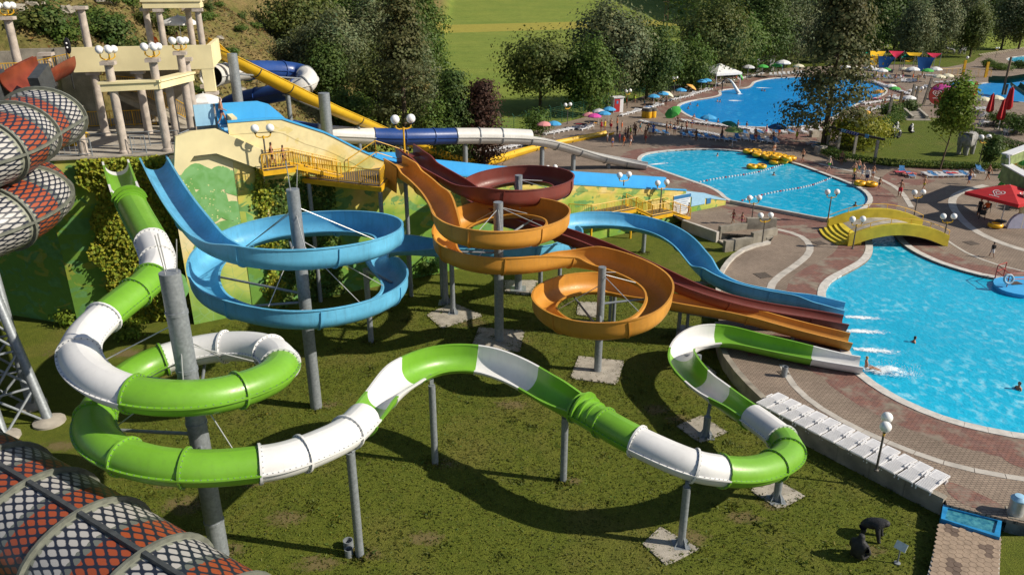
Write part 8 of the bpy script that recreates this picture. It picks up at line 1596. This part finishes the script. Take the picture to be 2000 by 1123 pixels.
# green children's slide over the right pool
ks = [YD(px, py, y) for px, py, y in ((1934, 152, 146), (1950, 153, 145), (1970, 153, 144), (1988, 150, 143), (2005, 147, 142))]; fr = frames(ks); root = thing('green_trough_slide', tuple(P(1960, 190)), 'dark green trough slide above the right blue pool', 'water slide'); M['kidgreen'] = mat('dark_green_gel', (.015, .075, .035), .4, .2, 2); mb = MB(); sweep(mb, fr, [arcpts(.95, .95, .25, .25)]*5, [arcpts(.88, .88, .25, .25)]*5); mb.build('trough', 'kidgreen', root, smooth=40)
b2_ = [YD(1983, 163, 141), YD(1995, 172, 138), YD(2010, 182, 134)]; mb = MB(); sweep(mb, frames(b2_), [arcpts(.8, .8, .2, .2)]*3, [arcpts(.74, .74, .2, .2)]*3); mb.build('lower_trough', 'kidgreen', root, smooth=40)
for i, px in enumerate((1975, 1968)): q = YD(px, 112 if i == 0 else 165, 143.5); mb = MB(); mb.tube((q.x, q.y, 0), (q.x, q.y, q.z), .22, .2, 10); mb.build('support_post', 'wood', root)
# yellow fences by the children's pool
yf = thing('yellow_fence', tuple(P(1905, 150)), 'yellow bar fence with taller gate posts near the children pool', 'fence')
for a_, b_ in (((1880, 148), (1925, 152)), ((1928, 150), (1934, 153)), ((1836, 150), (1880, 148))):
    railing(yf, [P(*a_), P(*b_)], 1.6, 'ypaint', .5)
for px, py in ((1880, 148), (1924, 152)): p_ = P(px, py); mb = MB(); mb.box((p_.x, p_.y, 1.6), (.5, .3, 3.2)); mb.build('gate_post', 'ypaint', yf, smooth=0)
# A-frame power pylon on the meadow, far steps, black signal lamp on the tower
p_ = at_y(1299, 330); py_ = thing('power_pylon', tuple(p_), 'wooden A-frame power pylon standing on the meadow', 'pylon')
for s2 in (-1, 1): mb = MB(); mb.tube((s2*1.0, 0, -.3), (s2*.35, 0, 11.5), .16, .12, 8); mb.build('leg', 'wood', py_, local=True)
mb = MB(); mb.bar((-.7, 0, 6), (.7, 0, 6), .15, .2); mb.bar((-1.6, 0, 11.2), (1.6, 0, 11.2), .15, .2); mb.build('crossarm', 'wood', py_, local=True, smooth=0)
sp = YW(133, 118, 5.5); sg = thing('signal_board', (sp.x, sp.y, 13.9), 'black oval signal board with two white lamps on raft tower', 'signal'); t_ = YW(132, 90, 5.5)
mb = MB(); mb.tube((sp.x, sp.y, 13.4), (sp.x, sp.y, t_.z-.3), .04, .04, 8); mb.build('post', 'black', sg); mb = MB(); mb.sphere((t_.x, t_.y, t_.z), .5, 14, 9, (.42, .12, 1)); mb.build('board', 'black', sg)
for dz in (.15, -.1): mb = MB(); mb.sphere((t_.x, t_.y-.09, t_.z+dz), .06, 8, 6); mb.build('lens', 'globe', sg)
yb = [YW(px, py, 4.0) for px, py in ((92, 290), (118, 283), (142, 272), (158, 258), (150, 246))]; fr = frames(yb); root = thing('yellow_tube_bend', (yb[0].x, yb[0].y, 10.1), 'short yellow tube bend beside the snake-scale tube', 'water slide'); mb = MB(); sweep(mb, fr, [fullpts(.5, .5)]*5, [fullpts(.45, .45)]*5); mb.build('tube', 'yellow', root, smooth=40)
# planter, benches at the wet-play edge
for px, py, w_, lb in ((1602, 300, 1.4, 'grey concrete planter at left end of the pergola'), (1590, 268, 1.2, 'low wall stub under the tall pine')):
    p_ = P(px, py); mb = MB(); mb.box((p_.x, p_.y, .45), (w_, .6, .9), .3); single(mb, 'planter', 'concrete', tuple(p_), lb, 'planter', smooth=0)
hedge([(1603, 300), (1625, 310), (1650, 318)], .7, .6, 'short flowering hedge at the foot of the pergola posts', 'leaf_green')
# forest behind the far lawn: one mass, nobody could count it
N = 26000; fx = RNG.uniform(60, 420, N); fy = RNG.uniform(285, 330, N)+(fx-60)*.02; fz = RNG.random(N)**.7*30*(.75+.25*np.sin(fx*.11)+.12*np.sin(fx*.31)); me = leaves('far_wood', np.stack([fx, fy, fz], 1), np.full(N, 1.7), tints(N, .5, 1.3), 'leaf_dark', flat=.3); ob = bpy.data.objects.new('far_wood', me); COL.objects.link(ob); tag(ob, 'dark wood closing the view behind the far lawn', 'wood', kind='stuff')
for o_ in bpy.data.objects:
    for k_ in ('_o', 'used'):
        if k_ in o_: del o_[k_]
    if o_.get('label') == '-': bpy.data.objects.remove(o_)
